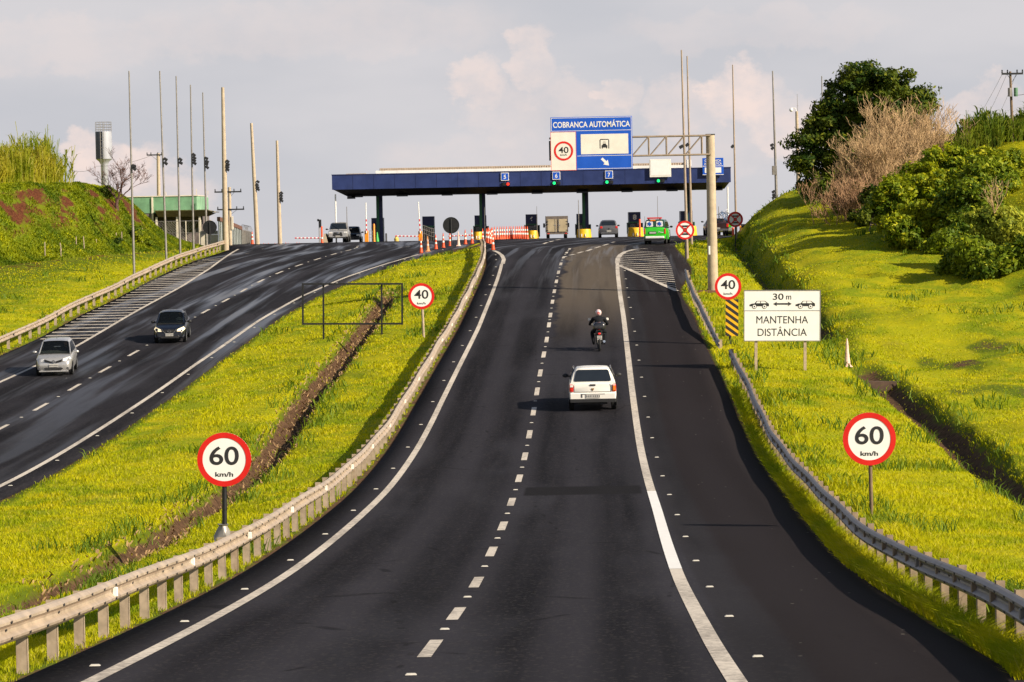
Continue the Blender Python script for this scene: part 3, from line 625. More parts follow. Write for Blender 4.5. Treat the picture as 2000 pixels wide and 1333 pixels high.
# ------------------------------------------------------------------ guard rails
def guard_rail(label, fx, zf, y0, y1, side, m_beam, m_post, post_step=2.0, refl_step=None, refl_mat=None, hb=.60, flare=None):
    """side=+1: beam on the +x face of the posts"""
    t = thing('guard_rail', label, 'guard rail', (fx(y0), y0, zf(y0)), group='metal guard rails beside the carriageways'); O = Vector((fx(y0), y0, zf(y0)))
    prof = [(0, -.155), (.035, -.14), (.075, -.105), (.08, -.075), (.02, -.03), (.012, 0), (.02, .03), (.08, .075), (.075, .105), (.035, .14), (0, .155)]
    back = [(x - .012, z * .97) for x, z in reversed(prof)]
    ys = list(np.arange(y0, y1, 1.0)) + [y1]; rings = []
    for y in ys:
        dxdy = (fx(y + .5) - fx(y - .5)); n = Vector((1, -dxdy, 0)).normalized() * side
        h = hb + .012 * math.sin(y * .31)
        if flare: h -= flare(y)
        c = Vector((fx(y) + .02 * math.sin(y * .53), y, zf(y) + h)) - O
        rings.append([c + n * (a + .075) + Vector((0, 0, b)) for a, b in prof + back])
    hm = MB(); hm.loft(rings, True, True, False); hm.cur = 1                                    # bolt slots along the two ridges
    y = y0 + .5
    while y < min(y1, y0 + 70):
        n = Vector((1, -(fx(y + .5) - fx(y - .5)), 0)).normalized() * side
        c = Vector((fx(y) + .02 * math.sin(y * .53), y, zf(y) + hb + .012 * math.sin(y * .31) - (flare(y) if flare else 0))) - O
        for dz in (.09, -.09, 0):
            if dz == 0 and random.random() < .5: continue
            q = c + n * (.158 if dz else .092) + Vector((0, 0, dz)); hm.box(q.x - .004, q.x + .004, q.y - .05, q.y + .05, q.z - .013, q.z + .013)
        y += 1.0
    hm.build('rail_beam', [m_beam, M_dark], t)
    y = y0 + .4; k = 0
    while y < y1 and k < 100:
        x = fx(y); z = zf(y); mb = MB()
        g0 = min(gz(x, y), z) - .3
        ph = hb + .12 - (flare(y) if flare else 0)
        lean = random.uniform(-.02, .02)
        a, b = (-.085, .0) if side > 0 else (0, .085)
        vs = [Vector((x + a, y - .065, g0)), Vector((x + b + .03 * 0, y - .065, g0)), Vector((x + b, y + .065, g0)), Vector((x + a, y + .065, g0))]
        xs0, xs1 = x - .06, x + .06
        if side > 0:
            mb.box(xs0 - .07 - O.x, xs0 + .0 - O.x + .06, y - .015 - O.y, y + .0 - O.y, g0 - O.z, z + ph - O.z)       # web
            mb.box(xs0 + .055 - O.x, xs0 + .065 - O.x, y - .015 - O.y, y + .06 - O.y, g0 - O.z, z + ph - O.z)       # flange
            mb.box(xs0 + .065 - O.x, xs0 + .13 - O.x, y - .05 - O.y, y + .05 - O.y, z + .5 - O.z, z + .7 - O.z)
        else:
            mb.box(xs0 + .0 - O.x, xs1 - .01 - O.x, y - .03 - O.y, y - .015 - O.y, g0 - O.z, z + ph + .07 - O.z)
            mb.box(xs0 - .005 - O.x, xs0 + .005 - O.x, y - .015 - O.y, y + .07 - O.y, g0 - O.z, z + ph + .07 - O.z)
            mb.box(xs0 - .075 - O.x, xs0 + .0 - O.x, y - .05 - O.y, y + .05 - O.y, z + ph - .22 - O.z, z + ph - .04 - O.z)
        pst = mb.build('post', m_post, t, fix=False); y += post_step; k += 1
    if refl_step:
        y = y0 + refl_step * .45
        while y < y1:
            n = Vector((1, -(fx(y + .5) - fx(y - .5)), 0)).normalized() * side
            c = Vector((fx(y), y, zf(y) + hb + .012 * math.sin(y * .31))) - O + n * .13; mb = MB()
            mb.bbox(c.x - .035, c.x + .035, c.y - .07, c.y + .0, c.z - .06, c.z + .06, .01); mb.build('reflector', refl_mat or M_refl, t); y += refl_step
    return t
gr = lambda f: (lambda Y: f(Y))
xm = lambda Y: ML(Y) - 1.12 + (0 if Y < 205 else -(Y - 205) * .01)
guard_rail('long sunlit guard rail with pale posts curving along the right edge of the median', xm, lambda Y: zr(Y) - .04, 30, 216, 1, M_rail, M_railp, 1.88, 8.0)
xl_ = lambda Y: LA(Y) - .35
guard_rail('sunlit guard rail along the left edge of the left carriageway below the pole row', xl_, lambda Y: zl(Y) + .02, 118, 240, 1, M_rail, M_railp, 2.6, 12.0, M_dark)
R1 = line([(2000, 1181), (1932, 1143), (1872, 1118), (1807, 1106), (1772, 1086), (1722, 1053), (1672, 1022), (1622, 971), (1572, 921), (1522, 866), (1497, 818), (1472, 766), (1455, 730), (1437, 698), (1429, 686)], zr, None, .52, 4.5)
y1 = hit(1429, 689, zr, .52).y
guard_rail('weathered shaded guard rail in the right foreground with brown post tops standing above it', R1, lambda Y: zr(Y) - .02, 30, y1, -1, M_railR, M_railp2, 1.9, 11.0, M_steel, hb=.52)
R2 = line([(1418, 662), (1400, 648), (1380, 618), (1365, 590), (1354, 567), (1346, 545), (1341, 530)], zr, None, .55)
y2a, y2b = hit(1418, 662, zr, .4).y, hit(1341, 530, zr, .62).y
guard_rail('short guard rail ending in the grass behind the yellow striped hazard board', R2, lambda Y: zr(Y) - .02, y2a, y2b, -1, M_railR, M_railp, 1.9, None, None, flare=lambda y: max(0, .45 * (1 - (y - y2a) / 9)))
print('rails', y1, y2a, y2b)

# ------------------------------------------------------------------ signs
def car_glyph(mb, cx, cz, w, y, flip=1):
    """side silhouette of a saloon as a flat decal outline"""
    P = [(-.5, -.02), (-.5, .12), (-.36, .2), (-.24, .21), (-.13, .42), (.30, .42), (.46, .22), (.5, .2), (.5, -.02)]
    mb.prism([(cx + flip * a * w, cz + b * w * .62) for a, b in (P if flip > 0 else P[::-1])], y, y + .003)
def speed_sign(num, label, base, top_c, dia, post_r, m_post, text_h=.34, group='round speed limit signs', square=False, lean=0.0, tilt=1.0):
    """base: world point of the post foot; top_c: centre of the disc"""
    t = thing('speed_limit_sign', label, 'road sign', base, group=group); t.rotation_euler = (0, R(tilt), 0)
    h = top_c.z - base.z; ox = top_c.x - base.x - h * math.sin(R(tilt)); r = dia / 2
    mb = MB(); mb.tube([(0, .06, -.3), (ox, .06, h + (r * .6 if num else 0))], post_r, 10); mb.build('post', m_post, t)
    mb = MB(); mb.tube([(ox, 0, h), (ox, .02, h)], r, 48, True, False); o = mb.build('sign_face', M_white, t)
    mb = MB(); mb.ring(r * .80, r, -.008, .012, 56, (ox, h)); mb.build('red_ring', M_red, t)
    text(num, 'number', M_ink, t, (ox, -.006, h + .08 * dia), text_h * dia, .54 * dia, .012)
    text('km/h', 'unit', M_ink, t, (ox, -.006, h - .27 * dia), .085 * dia, .33 * dia, .02)
    return t
b = G(438, 1056); u = FPX / b.y
print('sign60L', b.y, 106 / u)
s = speed_sign('60', 'large 60 km/h sign on a thick black post in the grass median', b, W(438, 898, b.y), 106 / u, .055, M_black)
mb = MB()                                       # rag of grey plastic tied round the foot of the post
rings = []
for i, (r, z) in enumerate([(.20, -.05), (.17, .08), (.12, .2), (.09, .3), (.13, .34)]):
    rings.append([(r * (1 + .25 * math.sin(k * 2.1 + i)) * math.cos(k * math.pi / 6) - .03, .06 + r * (1 + .25 * math.cos(k * 1.7 + i)) * math.sin(k * math.pi / 6), z) for k in range(12)])
mb.loft(rings, True, True, True); mb.build('wrapping', M_steel, s)
b = G(1704, 1012); u = FPX / b.y
print('sign60R', b.y, 104 / u)
speed_sign('60', 'large 60 km/h sign on a thin dark post right of the shaded guard rail', b, W(1698, 858, b.y), 104 / u, .04, M_wood)
b = G(828, 660); u = FPX / b.y
speed_sign('40', 'small 40 km/h sign on a wooden post right of the empty black frame', b, W(823, 579, b.y), 51 / u, .06, M_railp)
b = G(1427, 672, 60); b.y = 131; b.z = gz(b.x, 131); b = W(1427, 672, 131); b.z = gz(b.x, 131); u = FPX / b.y
t = speed_sign('40', '40 km/h sign above a yellow and black striped hazard board', b, W(1422, 560, b.y), 52 / u, .05, M_dark)
c = W(1430, 621, b.y); w2, h2 = 12.5 / u, 36 / u; ox, oz = c.x - b.x - .03, c.z - b.z
mb = MB(); mb.box(ox - w2, ox + w2, .0, .02, oz - h2, oz + h2); mb.build('hazard_board', pm('hazard_yellow', (0.80, 0.42, 0.01), .45, 0, .05), t)
mb = MB(); q = w2 * 1.25
for k in range(-1, 8):
    za = oz + h2 - k * .295 + .10; pts = []
    # diagonal band from upper left to lower right, clipped to the board
    n = 14; top, bot = [], []
    for i in range(n + 1):
        x = ox - w2 + 2 * w2 * i / n; zt = za - (x - ox + w2) * .72; zb = zt - .15
        zt, zb = min(zt, oz + h2), max(zb, oz - h2); 
        if zt > zb: top.append((x, zt)); bot.append((x, zb))
    if len(top) > 1: mb.prism(top + bot[::-1], -.006, -.001)
mb.build('black_stripes', M_ink, t)

# distance sign
bl, br = G(1475, 716), G(1571, 736); Yb = (bl.y + br.y) / 2; u = FPX / Yb
print('mantenha', Yb, bl.y, br.y)
c = W(1526, 617, Yb); t = thing('distance_sign', 'wide white sign with two car symbols reading 30 m MANTENHA DISTÂNCIA on two posts', 'road sign', (c.x, Yb, gz(c.x, Yb)))
t.rotation_euler = (0, R(1.0), 0); zc_ = c.z - gz(c.x, Yb); w2, h2 = 74.5 / u, 49.5 / u
mb = MB(); mb.bbox(-w2, w2, 0, .03, zc_ - h2, zc_ + h2, .01); mb.build('sign_face', M_white, t)
mb = MB()
for a in ((-w2, w2, zc_ + h2 - .02, zc_ + h2 + .012), (-w2, w2, zc_ - h2 - .012, zc_ - h2 + .02), (-w2 - .012, -w2 + .015, zc_ - h2, zc_ + h2), (w2 - .015, w2 + .012, zc_ - h2, zc_ + h2)): mb.box(a[0], a[1], -.012, .035, a[2], a[3])
mb.build('frame', M_steel, t)
px = lambda x, y: ((x - 1526) / u, zc_ - (y - 617) / u)
mb = MB(); mb.box(-w2 + .02, w2 - .02, -.005, 0, px(0, 607.4)[1] - .01, px(0, 607.4)[1] + .01)
for cx, fl in ((1481, 1), (1571, 1)):
    X, Z = px(cx, 598); ww = 38 / u; car_glyph(mb, X, Z, ww, -.006, 1)
X0, Z0 = px(1508, 594); X1, _ = px(1544.5, 594); ah = .09
mb.prism([(X0, Z0), (X0 + .16, Z0 + ah), (X0 + .13, Z0 + .032), (X1 - .13, Z0 + .032), (X1 - .16, Z0 + ah), (X1, Z0), (X1 - .16, Z0 - ah), (X1 - .13, Z0 - .032), (X0 + .13, Z0 - .032), (X0 + .16, Z0 - ah)], -.006, -.001)
mb.build('car_symbols', M_ink, t)
mb = MB(); mw = MB(); mh = MB()
for cx in (1481, 1571):
    X, Z = px(cx, 598); ww = 38 / u
    for a in (-.25, .27):
        mb.tube([(X + a * ww, -.011, Z - .02), (X + a * ww, -.006, Z - .02)], .088, 16, True, False); mh.tube([(X + a * ww, -.015, Z - .02), (X + a * ww, -.011, Z - .02)], .068, 16, True, False); mw.tube([(X + a * ww, -.018, Z - .02), (X + a * ww, -.015, Z - .02)], .03, 12, True, False)
    mh.prism([(X - .17 * ww, Z + .108), (X - .105 * ww, Z + .18), (X + .05 * ww, Z + .18), (X + .05 * ww, Z + .108)], -.010, -.006)
    mh.prism([(X + .085 * ww, Z + .108), (X + .085 * ww, Z + .18), (X + .27 * ww, Z + .18), (X + .37 * ww, Z + .108)], -.010, -.006)
mb.build('symbol_wheels', M_ink, t); mh.build('symbol_windows', M_white, t); mw.build('symbol_hubs', M_ink, t)
X, Z = px(1520, 579.5); text('30', 'lettering', M_ink, t, (X - .04, -.006, Z), 12.5 / u, 21 / u, .01)
X, Z = px(1538.5, 580.5); text('m', 'lettering', M_ink, t, (X, -.006, Z + .02), 11.5 / u, 10 / u, .008)
X, Z = px(1526, 624.5); text('MANTENHA', 'lettering', M_ink, t, (X, -.006, Z), 15 / u, 101 / u, .0)
X, Z = px(1526, 649); text('DISTÂNCIA', 'lettering', M_ink, t, (X, -.006, Z), 15 / u, 96 / u, .0)
for xx, p in ((1475, bl), (1571, br)):
    X = (xx - 1526) / u; mb = MB(); mb.box(X - .055, X + .055, .035, .12, (gz(c.x + X, Yb) - t.location.z) - .6, zc_ + h2 * .8); mb.build('post', M_railp, t)

# empty black frame on the median
bl, br = G(630, 664), G(744, 655); Yb = (bl.y + br.y) / 2; u = FPX / Yb; print('frame', bl.y, br.y)
c = W(687, 594, Yb); z0 = gz(c.x, Yb); t = thing('empty_billboard', 'empty black rectangular sign frame on two thin posts straddling the median ditch', 'billboard', (c.x, Yb, z0)); t.rotation_euler = (0, R(1.0), 0)
w2, h2, zc_ = 97 / u, 39 / u, c.z - z0; r = .042
mb = MB()
for a in ((-w2, w2, zc_ + h2 - r, zc_ + h2 + r), (-w2, w2, zc_ - h2 - r, zc_ - h2 + r)): mb.box(a[0] - r, a[1] + r, -r, r, a[2], a[3])
for x in (-w2, w2): mb.box(x - r, x + r, -r, r, zc_ - h2 + r, zc_ + h2 - r)
mb.build('frame', M_black, t)
for xx, p in ((630, bl), (744, br)):
    X = (xx - 687) / u; mb = MB(); mb.box(X - r, X + r, r, 3 * r, gz(c.x + X, Yb) - z0 - .4, zc_ + h2); mb.build('post', M_black, t)

# round no-stopping signs
def no_stop(cx, cy, by, Y, label, ring_m, d, rr=.80):
    c = W(cx, cy, Y); u = FPX / Y; z0 = gz(c.x, Y); t = thing('no_stopping_sign', label, 'road sign', (c.x, Y, z0), group='round no stopping signs'); h = c.z - z0; r = d / 2 / u
    mb = MB(); mb.tube([(0, .06, -.4), (0, .06, h + r * .5)], .045, 8); mb.build('post', M_black, t)
    mb = MB(); mb.tube([(0, 0, h), (0, .02, h)], r, 40, True, False); mb.build('sign_face', M_white, t)
    mb = MB(); mb.ring(r * rr, r, -.012, .012, 44, (0, h))
    for a in (45, -45):
        ca, sa = math.cos(R(a)), math.sin(R(a)); L, wd = r * .86, r * .075
        yy = -.012 if a > 0 else -.016
        mb.prism([(ca * x - sa * z, h + sa * x + ca * z) for x, z in ((-L, -wd), (L, -wd), (L, wd), (-L, wd))], yy, yy + .003)
    mb.build('red_cross', ring_m, t)
    mb = MB()
    for sgn in (1, -1):
        mb.prism([(-r * .42, h + sgn * r * .52), (r * .42, h + sgn * r * .52), (r * .3, h + sgn * r * .32), (-r * .3, h + sgn * r * .32)][::sgn], -.007, -.001)
    mb.prism([(-r * .22, h - r * .25), (r * .22, h - r * .25), (r * .22, h + r * .25), (-r * .22, h + r * .25)], -.006, -.001)
    mb.build('symbol', M_ink, t); return t
no_stop(1338, 450, 505, 186, 'larger crossed red no stopping sign on a black post left of the gantry column', M_red, 36.5)
no_stop(1436, 429, 458, 222, 'crossed red no stopping sign at the bank foot, right of the gantry column', M_red, 30.5, .74)
# backs of two round signs
def sign_back(cx, cy, by, Y, d, label):
    c = W(cx, cy, Y); u = FPX / Y; z0 = surf(c.x, Y); t = thing('reversed_road_sign', label, 'road sign', (c.x, Y, z0), group='round signs seen from behind'); h = c.z - z0; r = d / 2 / u
    mb = MB(); mb.tube([(0, .0, -.4), (0, .0, h + r * .8)], .04, 8); mb.build('post', M_dark, t)
    mb = MB(); mb.tube([(0, .05, h), (0, .07, h)], r, 36, True, False); mb.ring(r * .96, r * 1.01, .03, .075, 36, (0, h)); mb.build('back_plate', M_black, t)
    mb = MB(); mb.box(-r * .7, r * .7, .03, .05, h + r * .3, h + r * .36); mb.box(-r * .7, r * .7, .03, .05, h - r * .36, h - r * .3); mb.build('bracket', M_dark, t)
sign_back(881, 440.5, 492, 214, 32, 'black back of a round sign at the median tip among the cones')
sign_back(409.5, 444.5, 482, 229.5, 27, 'black back of a round sign standing in the grass behind the left guard rail')

# ------------------------------------------------------------------ cantilever gantry
base = G(1393, 572); Yg = base.y; u = FPX / Yg; print('gantry', Yg, u)
t = thing('sign_gantry', 'tall tapered steel column with a horizontal lattice arm holding the big blue toll sign', 'sign gantry', base)
top = W(1387, 264, Yg); H = top.z - base.z; lean = top.x - base.x
mb = MB(); mb.tube([(0, 0, -.5), (lean, 0, H)], [10.5 / u, 8.4 / u], 24); mb.build('column', M_conc, t)
mb = MB(); mb.tube([(lean, 0, H), (lean, 0, H + .05)], 9.6 / u, 24); mb.build('column_cap', M_dark, t)
mb = MB(); mb.box(-.9, .55, -.6, .6, -.3, .12); mb.build('footing', M_barkred, t)
mb = MB(); mb.box(-.22, -.13, -10.3 / u, -9.6 / u, 2.0, 2.45); mb.build('tag_plate', M_white, t)
def L_(px_, py_): p = W(px_, py_, Yg); return Vector((p.x - base.x, 0, p.z - base.z))
a0, a1 = L_(1384, 265), L_(1060, 272.5); b0, b1 = L_(1384, 302), L_(1060, 311)
a1.z = a0.z - .02; b1.z = b0.z - .02; x_end = L_(1073, 290).x
mb = MB(); r = .045
for z in (a0.z, b0.z):
    for yy in (-.28, .28): mb.tube([(a0.x + .1, yy, z), (x_end, yy, z)], r, 6)
n = 9; L = a0.x - x_end - .3; step = (1378 - 1343.5) / u
for yy in (-.28, .28):
    x = L_(1371, 300).x
    while x > x_end + .1:
        mb.tube([(x, yy, b0.z), (x, yy, a0.z)], r * .8, 6)
        if x - step > x_end: mb.tube([(x, yy, a0.z), (x - step + .06, yy, b0.z)], r * .7, 6)
        x -= step
x = L_(1371, 300).x
while x > x_end: mb.tube([(x, -.28, a0.z), (x, .28, a0.z)], r * .6, 6); mb.tube([(x, -.28, b0.z), (x, .28, b0.z)], r * .6, 6); x -= step
mb.build('lattice_arm', M_brownsteel, t)
mb = MB(); p = L_(1074, 276); q = L_(1074, 314); mb.box(p.x - .05, p.x + .03, -.3, .3, q.z, p.z); mb.build('end_frame', M_dark, t)
# sign bolted to the arm
c = W(1155.5, 280, Yg); SG = t
s = thing('toll_lane_sign', 'big blue overhead sign with a round 40 limit and a white arrow', 'road sign', (c.x, Yg - .40, c.z)); 
Ys_ = Yg - .40; u2 = FPX / Ys_; s.location = W(1155.5, 280, Ys_)
q = lambda x, y: ((x - 1155.5) / u2, -(y - 280 + (x - 1155.5) * .0192) / u2)
w2, h2 = 79.5 / u2, 51.5 / u2; xm_ = (1129 - 1156) / u2
X0, X1 = -w2, w2; ZT, ZB = h2, -h2; ZM = ZT - 27 / u2; xs_ = X0 + 50.5 / u2
def prect(mb, x0, x1, z0, z1, y0, y1): mb.box(x0, x1, y0, y1, z0, z1)
mb = MB(); mb.bbox(X0, X1, 0, .05, ZB, ZT, .01); mb.build('panel', M_blue, s)
M_bw = pm('sign_white', (0.78, 0.76, 0.72), .45, 0, .03, 2); M_warm = pm('sign_cream', (0.74, 0.70, 0.62), .5, 0, .05, 2)
mb = MB(); e = .022; k = .035
for a in ((X0 + k, X1 - k, ZT - k - e, ZT - k), (xs_ + .02, X1 - k, ZB + k, ZB + k + e), (X0 + k, X0 + k + e, ZM, ZT - k - e), (X1 - k - e, X1 - k, ZB + k + e, ZT - k - e), (X0 + k + e, X1 - k - e, ZM - e / 2, ZM + e / 2), (xs_ + .02, X1 - k - e, ZB + 26.5 / u2, ZB + 26.5 / u2 + e)):
    mb.box(a[0], a[1], -.006, 0, a[2], a[3])
mb.build('white_border', M_bw, s)
mb = MB(); mb.box(X0 - .01, xs_ - .03, -.012, .0, ZB - .02, ZM - .04); mb.build('speed_panel', M_warm, s)
mb = MB(); e = .018
for a in ((X0 - .01, xs_ - .03, ZM - .04 - e, ZM - .04), (X0 - .01, xs_ - .03, ZB - .02, ZB - .02 + e), (X0 - .01, X0 - .01 + e, ZB - .02 + e, ZM - .04 - e), (xs_ - .03 - e, xs_ - .03, ZB - .02 + e, ZM - .04 - e)): mb.box(a[0], a[1], -.017, -.012, a[2], a[3])
cx, cz = (X0 + xs_ - .04) / 2, (ZB + ZM) / 2 - .02
mb.ring(.40, .505, -.020, -.012, 48, (cx, cz)); mb.build('red_ring', M_red, s)
text('40', 'number', M_ink, s, (cx, -.018, cz + .06), .33, .52, .012); text('km/h', 'unit', M_ink, s, (cx, -.018, cz - .2), .08, .36, .02)
text('COBRANÇA AUTOMÁTICA', 'lettering', M_bw, s, (.01, -.006, ZM + (ZT - ZM) / 2 - .03), .30, 150 / u2, .016)
x0, x1, z1, z0 = xs_ + 8 / u2, X1 - 8 / u2, ZM - 7 / u2, ZM - 46 / u2
mb = MB(); mb.box(x0, x1, -.008, 0, z0, z1); mb.build('white_panel', M_warm, s)
cx, cz = (x0 + x1) / 2 - .04, (z0 + z1) / 2; cx = -w2 + (1180.5 - 1076) / u2
mb = MB(); a, hh, tt = .25, .26, .045
mb.box(cx - a, cx - a + tt, -.014, -.008, cz - hh + .02, cz + hh - tt); mb.box(cx + a - tt, cx + a, -.014, -.008, cz - hh + .02, cz + hh - tt); mb.box(cx - a + .03, cx + a - .03, -.014, -.008, cz + hh - tt, cz + hh)
mb.prism([(cx - .15, cz - .19), (cx + .15, cz - .19), (cx + .15, cz - .08), (cx + .10, cz - .05), (cx + .07, cz + .02), (cx - .07, cz + .02), (cx - .10, cz - .05), (cx - .15, cz - .08)][::1], -.014, -.008)
mb.box(cx - .14, cx - .09, -.014, -.008, cz - .24, cz - .19); mb.box(cx + .09, cx + .14, -.014, -.008, cz - .24, cz - .19)
for k in range(3): mb.box(cx - .05 - .02 * k, cx + .05 + .02 * k, -.014, -.008, cz + .14 - .04 * k, cz + .148 - .04 * k)
mb.build('lane_symbol', M_ink, s)
cz = ZB + 14 / u2; cx = -w2 + (1182 - 1076) / u2; mb = MB(); A = R(-45)
P = [(-.28, .065), (.0, .065), (.0, .17), (.25, 0), (.0, -.17), (.0, -.065), (-.28, -.065)]
mb.prism([(cx + x * math.cos(A) - z * math.sin(A), cz + x * math.sin(A) + z * math.cos(A)) for x, z in P][::-1], -.006, 0); mb.build('arrow', M_bw, s)

# ------------------------------------------------------------------ poles
def floods(mb, x, z, r, side=1, n=3):
    for k in range(n):
        zz = z - .22 * k + random.uniform(-.04, .04); sx = side * (r + .08 + random.uniform(0, .08))
        mb.box(min(0, sx), max(0, sx), -.02, .02, zz - .02, zz + .02)
        c = Vector((sx, -.05, zz)); a = R(random.uniform(20, 50)) * side; tf = Matrix.Translation(c) @ Matrix.Rotation(a, 4, 'Y')
        mb.bbox(-.14, .14, -.16, .10, -.10, .10, .03, tf)
def pole(name, label, top, bot, Y, r0, r1, mat, cat='lamp post', group=None, fl=None, extra=None, sink=.5):
    b = W(*bot, Y); tp = W(*top, Y); z0 = surf(b.x, Y)
    k = (z0 - b.z) / (tp.z - b.z); bx = b.x + (tp.x - b.x) * k
    t = thing(name, label, cat, (bx, Y, z0), group=group); H = tp.z - z0; dx = tp.x - bx
    mb = MB(); n = 6; mb.tube([(dx * i / n, 0, -sink if i == 0 else H * i / n) for i in range(n + 1)], [r0 + (r1 - r0) * i / n for i in range(n + 1)], 10); mb.build('shaft', mat, t)
    if fl:
        mb = MB()
        for (py_, side, n) in fl:
            p = W(top[0] + (bot[0] - top[0]) * (py_ - top[1]) / (bot[1] - top[1]), py_, Y); f = (p.z - z0) / H; rr = r0 + (r1 - r0) * f
            sub = MB(); floods(sub, 0, p.z - z0, rr, side, n); mb.add([Vector(v) + Vector((dx * f, 0, 0)) for v in sub.v], sub.f)
        mb.build('floodlights', M_dark, t)
    if extra: extra(t, H, dx)
    return t
def bYof(px_, py_): return G(px_, py_, 100).y
def spike(t, H, dx):
    mb = MB(); mb.tube([(dx, 0, H), (dx, 0, H + .5)], .012, 6); mb.build('lightning_rod', M_dark, t)
gp = 'slender steel light poles on the left'
for top, bot, fl, lab in [((252, 139), (262, 540), [(324, 1, 2)], 'thin grey light pole, leftmost of the left row, in front of the bare tree'),
                          ((312, 139), (325, 510), [(312, 1, 2)], 'thin grey light pole second of the left row, just right of the wooden utility pole'),
                          ((344, 149), (352, 497), [(312, 1, 2)], 'thin grey light pole, third of the left row, before the green building'),
                          ((372, 166), (378, 486), [(302, 1, 4)], 'thin grey light pole fourth of the left row with a big bunch of floodlights'),
                          ((396, 181), (404, 480), [(310, 1, 4)], 'thin grey light pole fifth of the left row, beside the round black sign back')]:
    Y = 236 if top[0] == 396 else min(bYof(*bot), 225); pole('light_pole', lab, top, bot, Y, .085, .045, M_steel, group=gp, fl=fl)
gp = 'thick pale concrete light poles on the left'
pole('concrete_pole', 'thick pale concrete light pole at the end of the left guard rail', (435, 171), (441, 474), 238, .24, .12, M_conc, group=gp, fl=[(316, 1, 4)])
pole('concrete_pole', 'middle pale concrete light pole of the three, standing at the crest of the left road', (491, 241), (503, 479), 268, .21, .12, M_conc, group=gp, fl=[(356, 1, 4)])
pole('concrete_pole', 'shortest looking pale concrete light pole, nearest to the toll canopy', (541, 275), (547, 478), 270, .2, .11, M_conc, group=gp, fl=[(378, 1, 4)])
gp = 'tall thin light poles on the right'
pole('light_pole', 'tallest thin brown light pole, left one of the pair behind the lattice arm', (1331, 98), (1342, 492), 190, .10, .045, M_brownsteel, group=gp, fl=[(286, -1, 1)])
pole('light_pole', 'thin brown light pole, right one of the pair behind the lattice arm', (1342, 110), (1351, 480), 214, .10, .045, M_brownsteel, group=gp, fl=[(284, -1, 1)])
pole('light_pole', 'thin dark light pole rising behind the smaller crossed red sign', (1431, 127), (1438, 459), 238, .09, .045, M_brownsteel, group=gp, fl=[(287, -1, 1)])
pole('light_pole', 'grey light pole with white lamps and a junction box on the grassy crest', (1509, 139), (1517, 398), 240, .12, .05, M_steel, group=gp, fl=[(284, -1, 2), (375, -1, 3)],
     extra=lambda t, H, dx: (lambda mb: (mb.bbox(-.32, .05, -.2, .12, H * .19, H * .26, .02), mb.build('junction_box', M_steel, t)))(MB()))
pole('light_pole', 'tip of a thin light pole showing above the top left of the big dark tree', (1605, 149), (1609, 420), 236, .07, .04, M_steel, group=gp)
pole('camera_pole', 'pale concrete pole with a white dome camera on top, partly behind the dark tree', (1556, 218), (1560, 385), 236, .16, .11, M_conc, cat='camera pole',
     extra=lambda t, H, dx: (lambda mb: (mb.tube([(dx, 0, H), (dx - .1, 0, H + .25), (dx - .4, 0, H + .25)], .035, 6), mb.ellip((dx - .42, 0, H + .12), (.15, .15, .15)), mb.build('dome_camera', M_white, t)))(MB()))
pole('antenna', 'very thin lattice antenna mast beside the dome camera pole', (1557, 184), (1562, 385), 250, .03, .015, M_steel, cat='antenna', extra=lambda t, H, dx: (lambda mb: ([mb.box(dx * k / 8 - .08, dx * k / 8 + .08, -.01, .01, H * k / 8, H * k / 8 + .02) for k in range(4, 8)], mb.build('rungs', M_steel, t)))(MB()))
def xarm(t, H, dx, arms, m=None, ins=True, off=0):
    for (dz, half, cx) in arms:
        mb = MB(); mb.box(cx - half, cx + half, -.16, -.06, H + dz - .06, H + dz + .06); mb.tube([(cx - half * .5, -.05, H + dz), (0, 0, H + dz - .5)], .015, 5); mb.tube([(cx + half * .5, -.05, H + dz), (0, 0, H + dz - .5)], .015, 5)
        a = mb.build('crossarm', m or M_dark, t); mb = MB()
        for k in (-.95, -.45, .45, .95): mb.lathe([(.03, 0), (.06, .05), (.03, .1), (.055, .15), (.02, .2)], 8, (cx + half * k, -.11, H + dz + .06))
        q = mb.build('insulators', M_dark, a)
def upole(t, H, dx):
    xarm(t, H, dx, [(-.15, .68, 0)])
    for sx in (-.19, .19):
        mb = MB(); mb.cyl((sx, -.28 + .05, H - 1.6), .13, .55, 12); mb.build('transformer', M_steel if sx < 0 else pm('transformer_green', (.10, .22, .13), .6), t)
pole('utility_pole', 'dark wooden utility pole with crossarm and transformer on the hilltop at far right', (1973, 140), (1977, 244), 196, .10, .075, M_wood, cat='utility pole', extra=upole)
def upole2(t, H, dx):
    xarm(t, H, dx, [(-.4, 1.15, -.1), (-1.9, 1.15, .1)])
    mb = MB(); mb.cyl((-.52, -.15, H - 3.6), .26, .95, 14); mb.cyl((-.52, -.15, H - 2.65), .2, .08, 14); mb.build('transformer', M_steel, t)
    mb = MB(); mb.bbox(.12, .3, -.2, .05, H - 3.6, H - 2.5, .02); mb.build('meter_box', M_concw, t)
pole('utility_pole', 'pale utility pole with two dark crossarms and a transformer behind the thick concrete pole', (448, 366), (450, 474), 262, .15, .13, M_conc, cat='utility pole', extra=upole2)
pole('utility_pole', 'brownish utility pole with one short crossarm standing behind the green building', (309, 300), (311, 470), 300, .20, .16, M_conc, cat='utility pole', extra=lambda t, H, dx: xarm(t, H, dx, [(-.15, .75, -.25)]))
def wire(label, pts, r=.012, sag=.6):
    P = [Vector(p) for p in pts]; Q = []
    for a, b in zip(P[:-1], P[1:]):
        for k in range(9): f = k / 8; p = a.lerp(b, f); p.z -= sag * 4 * f * (1 - f); Q.append(p)
    mb = MB(); O = Q[0].copy(); mb.tube([p - O for p in Q], r, 5); o = mb.build('power_line', M_dark); o.location = O; tag(o, label, 'power line', 'overhead power lines')
A = W(1957, 146, 196)
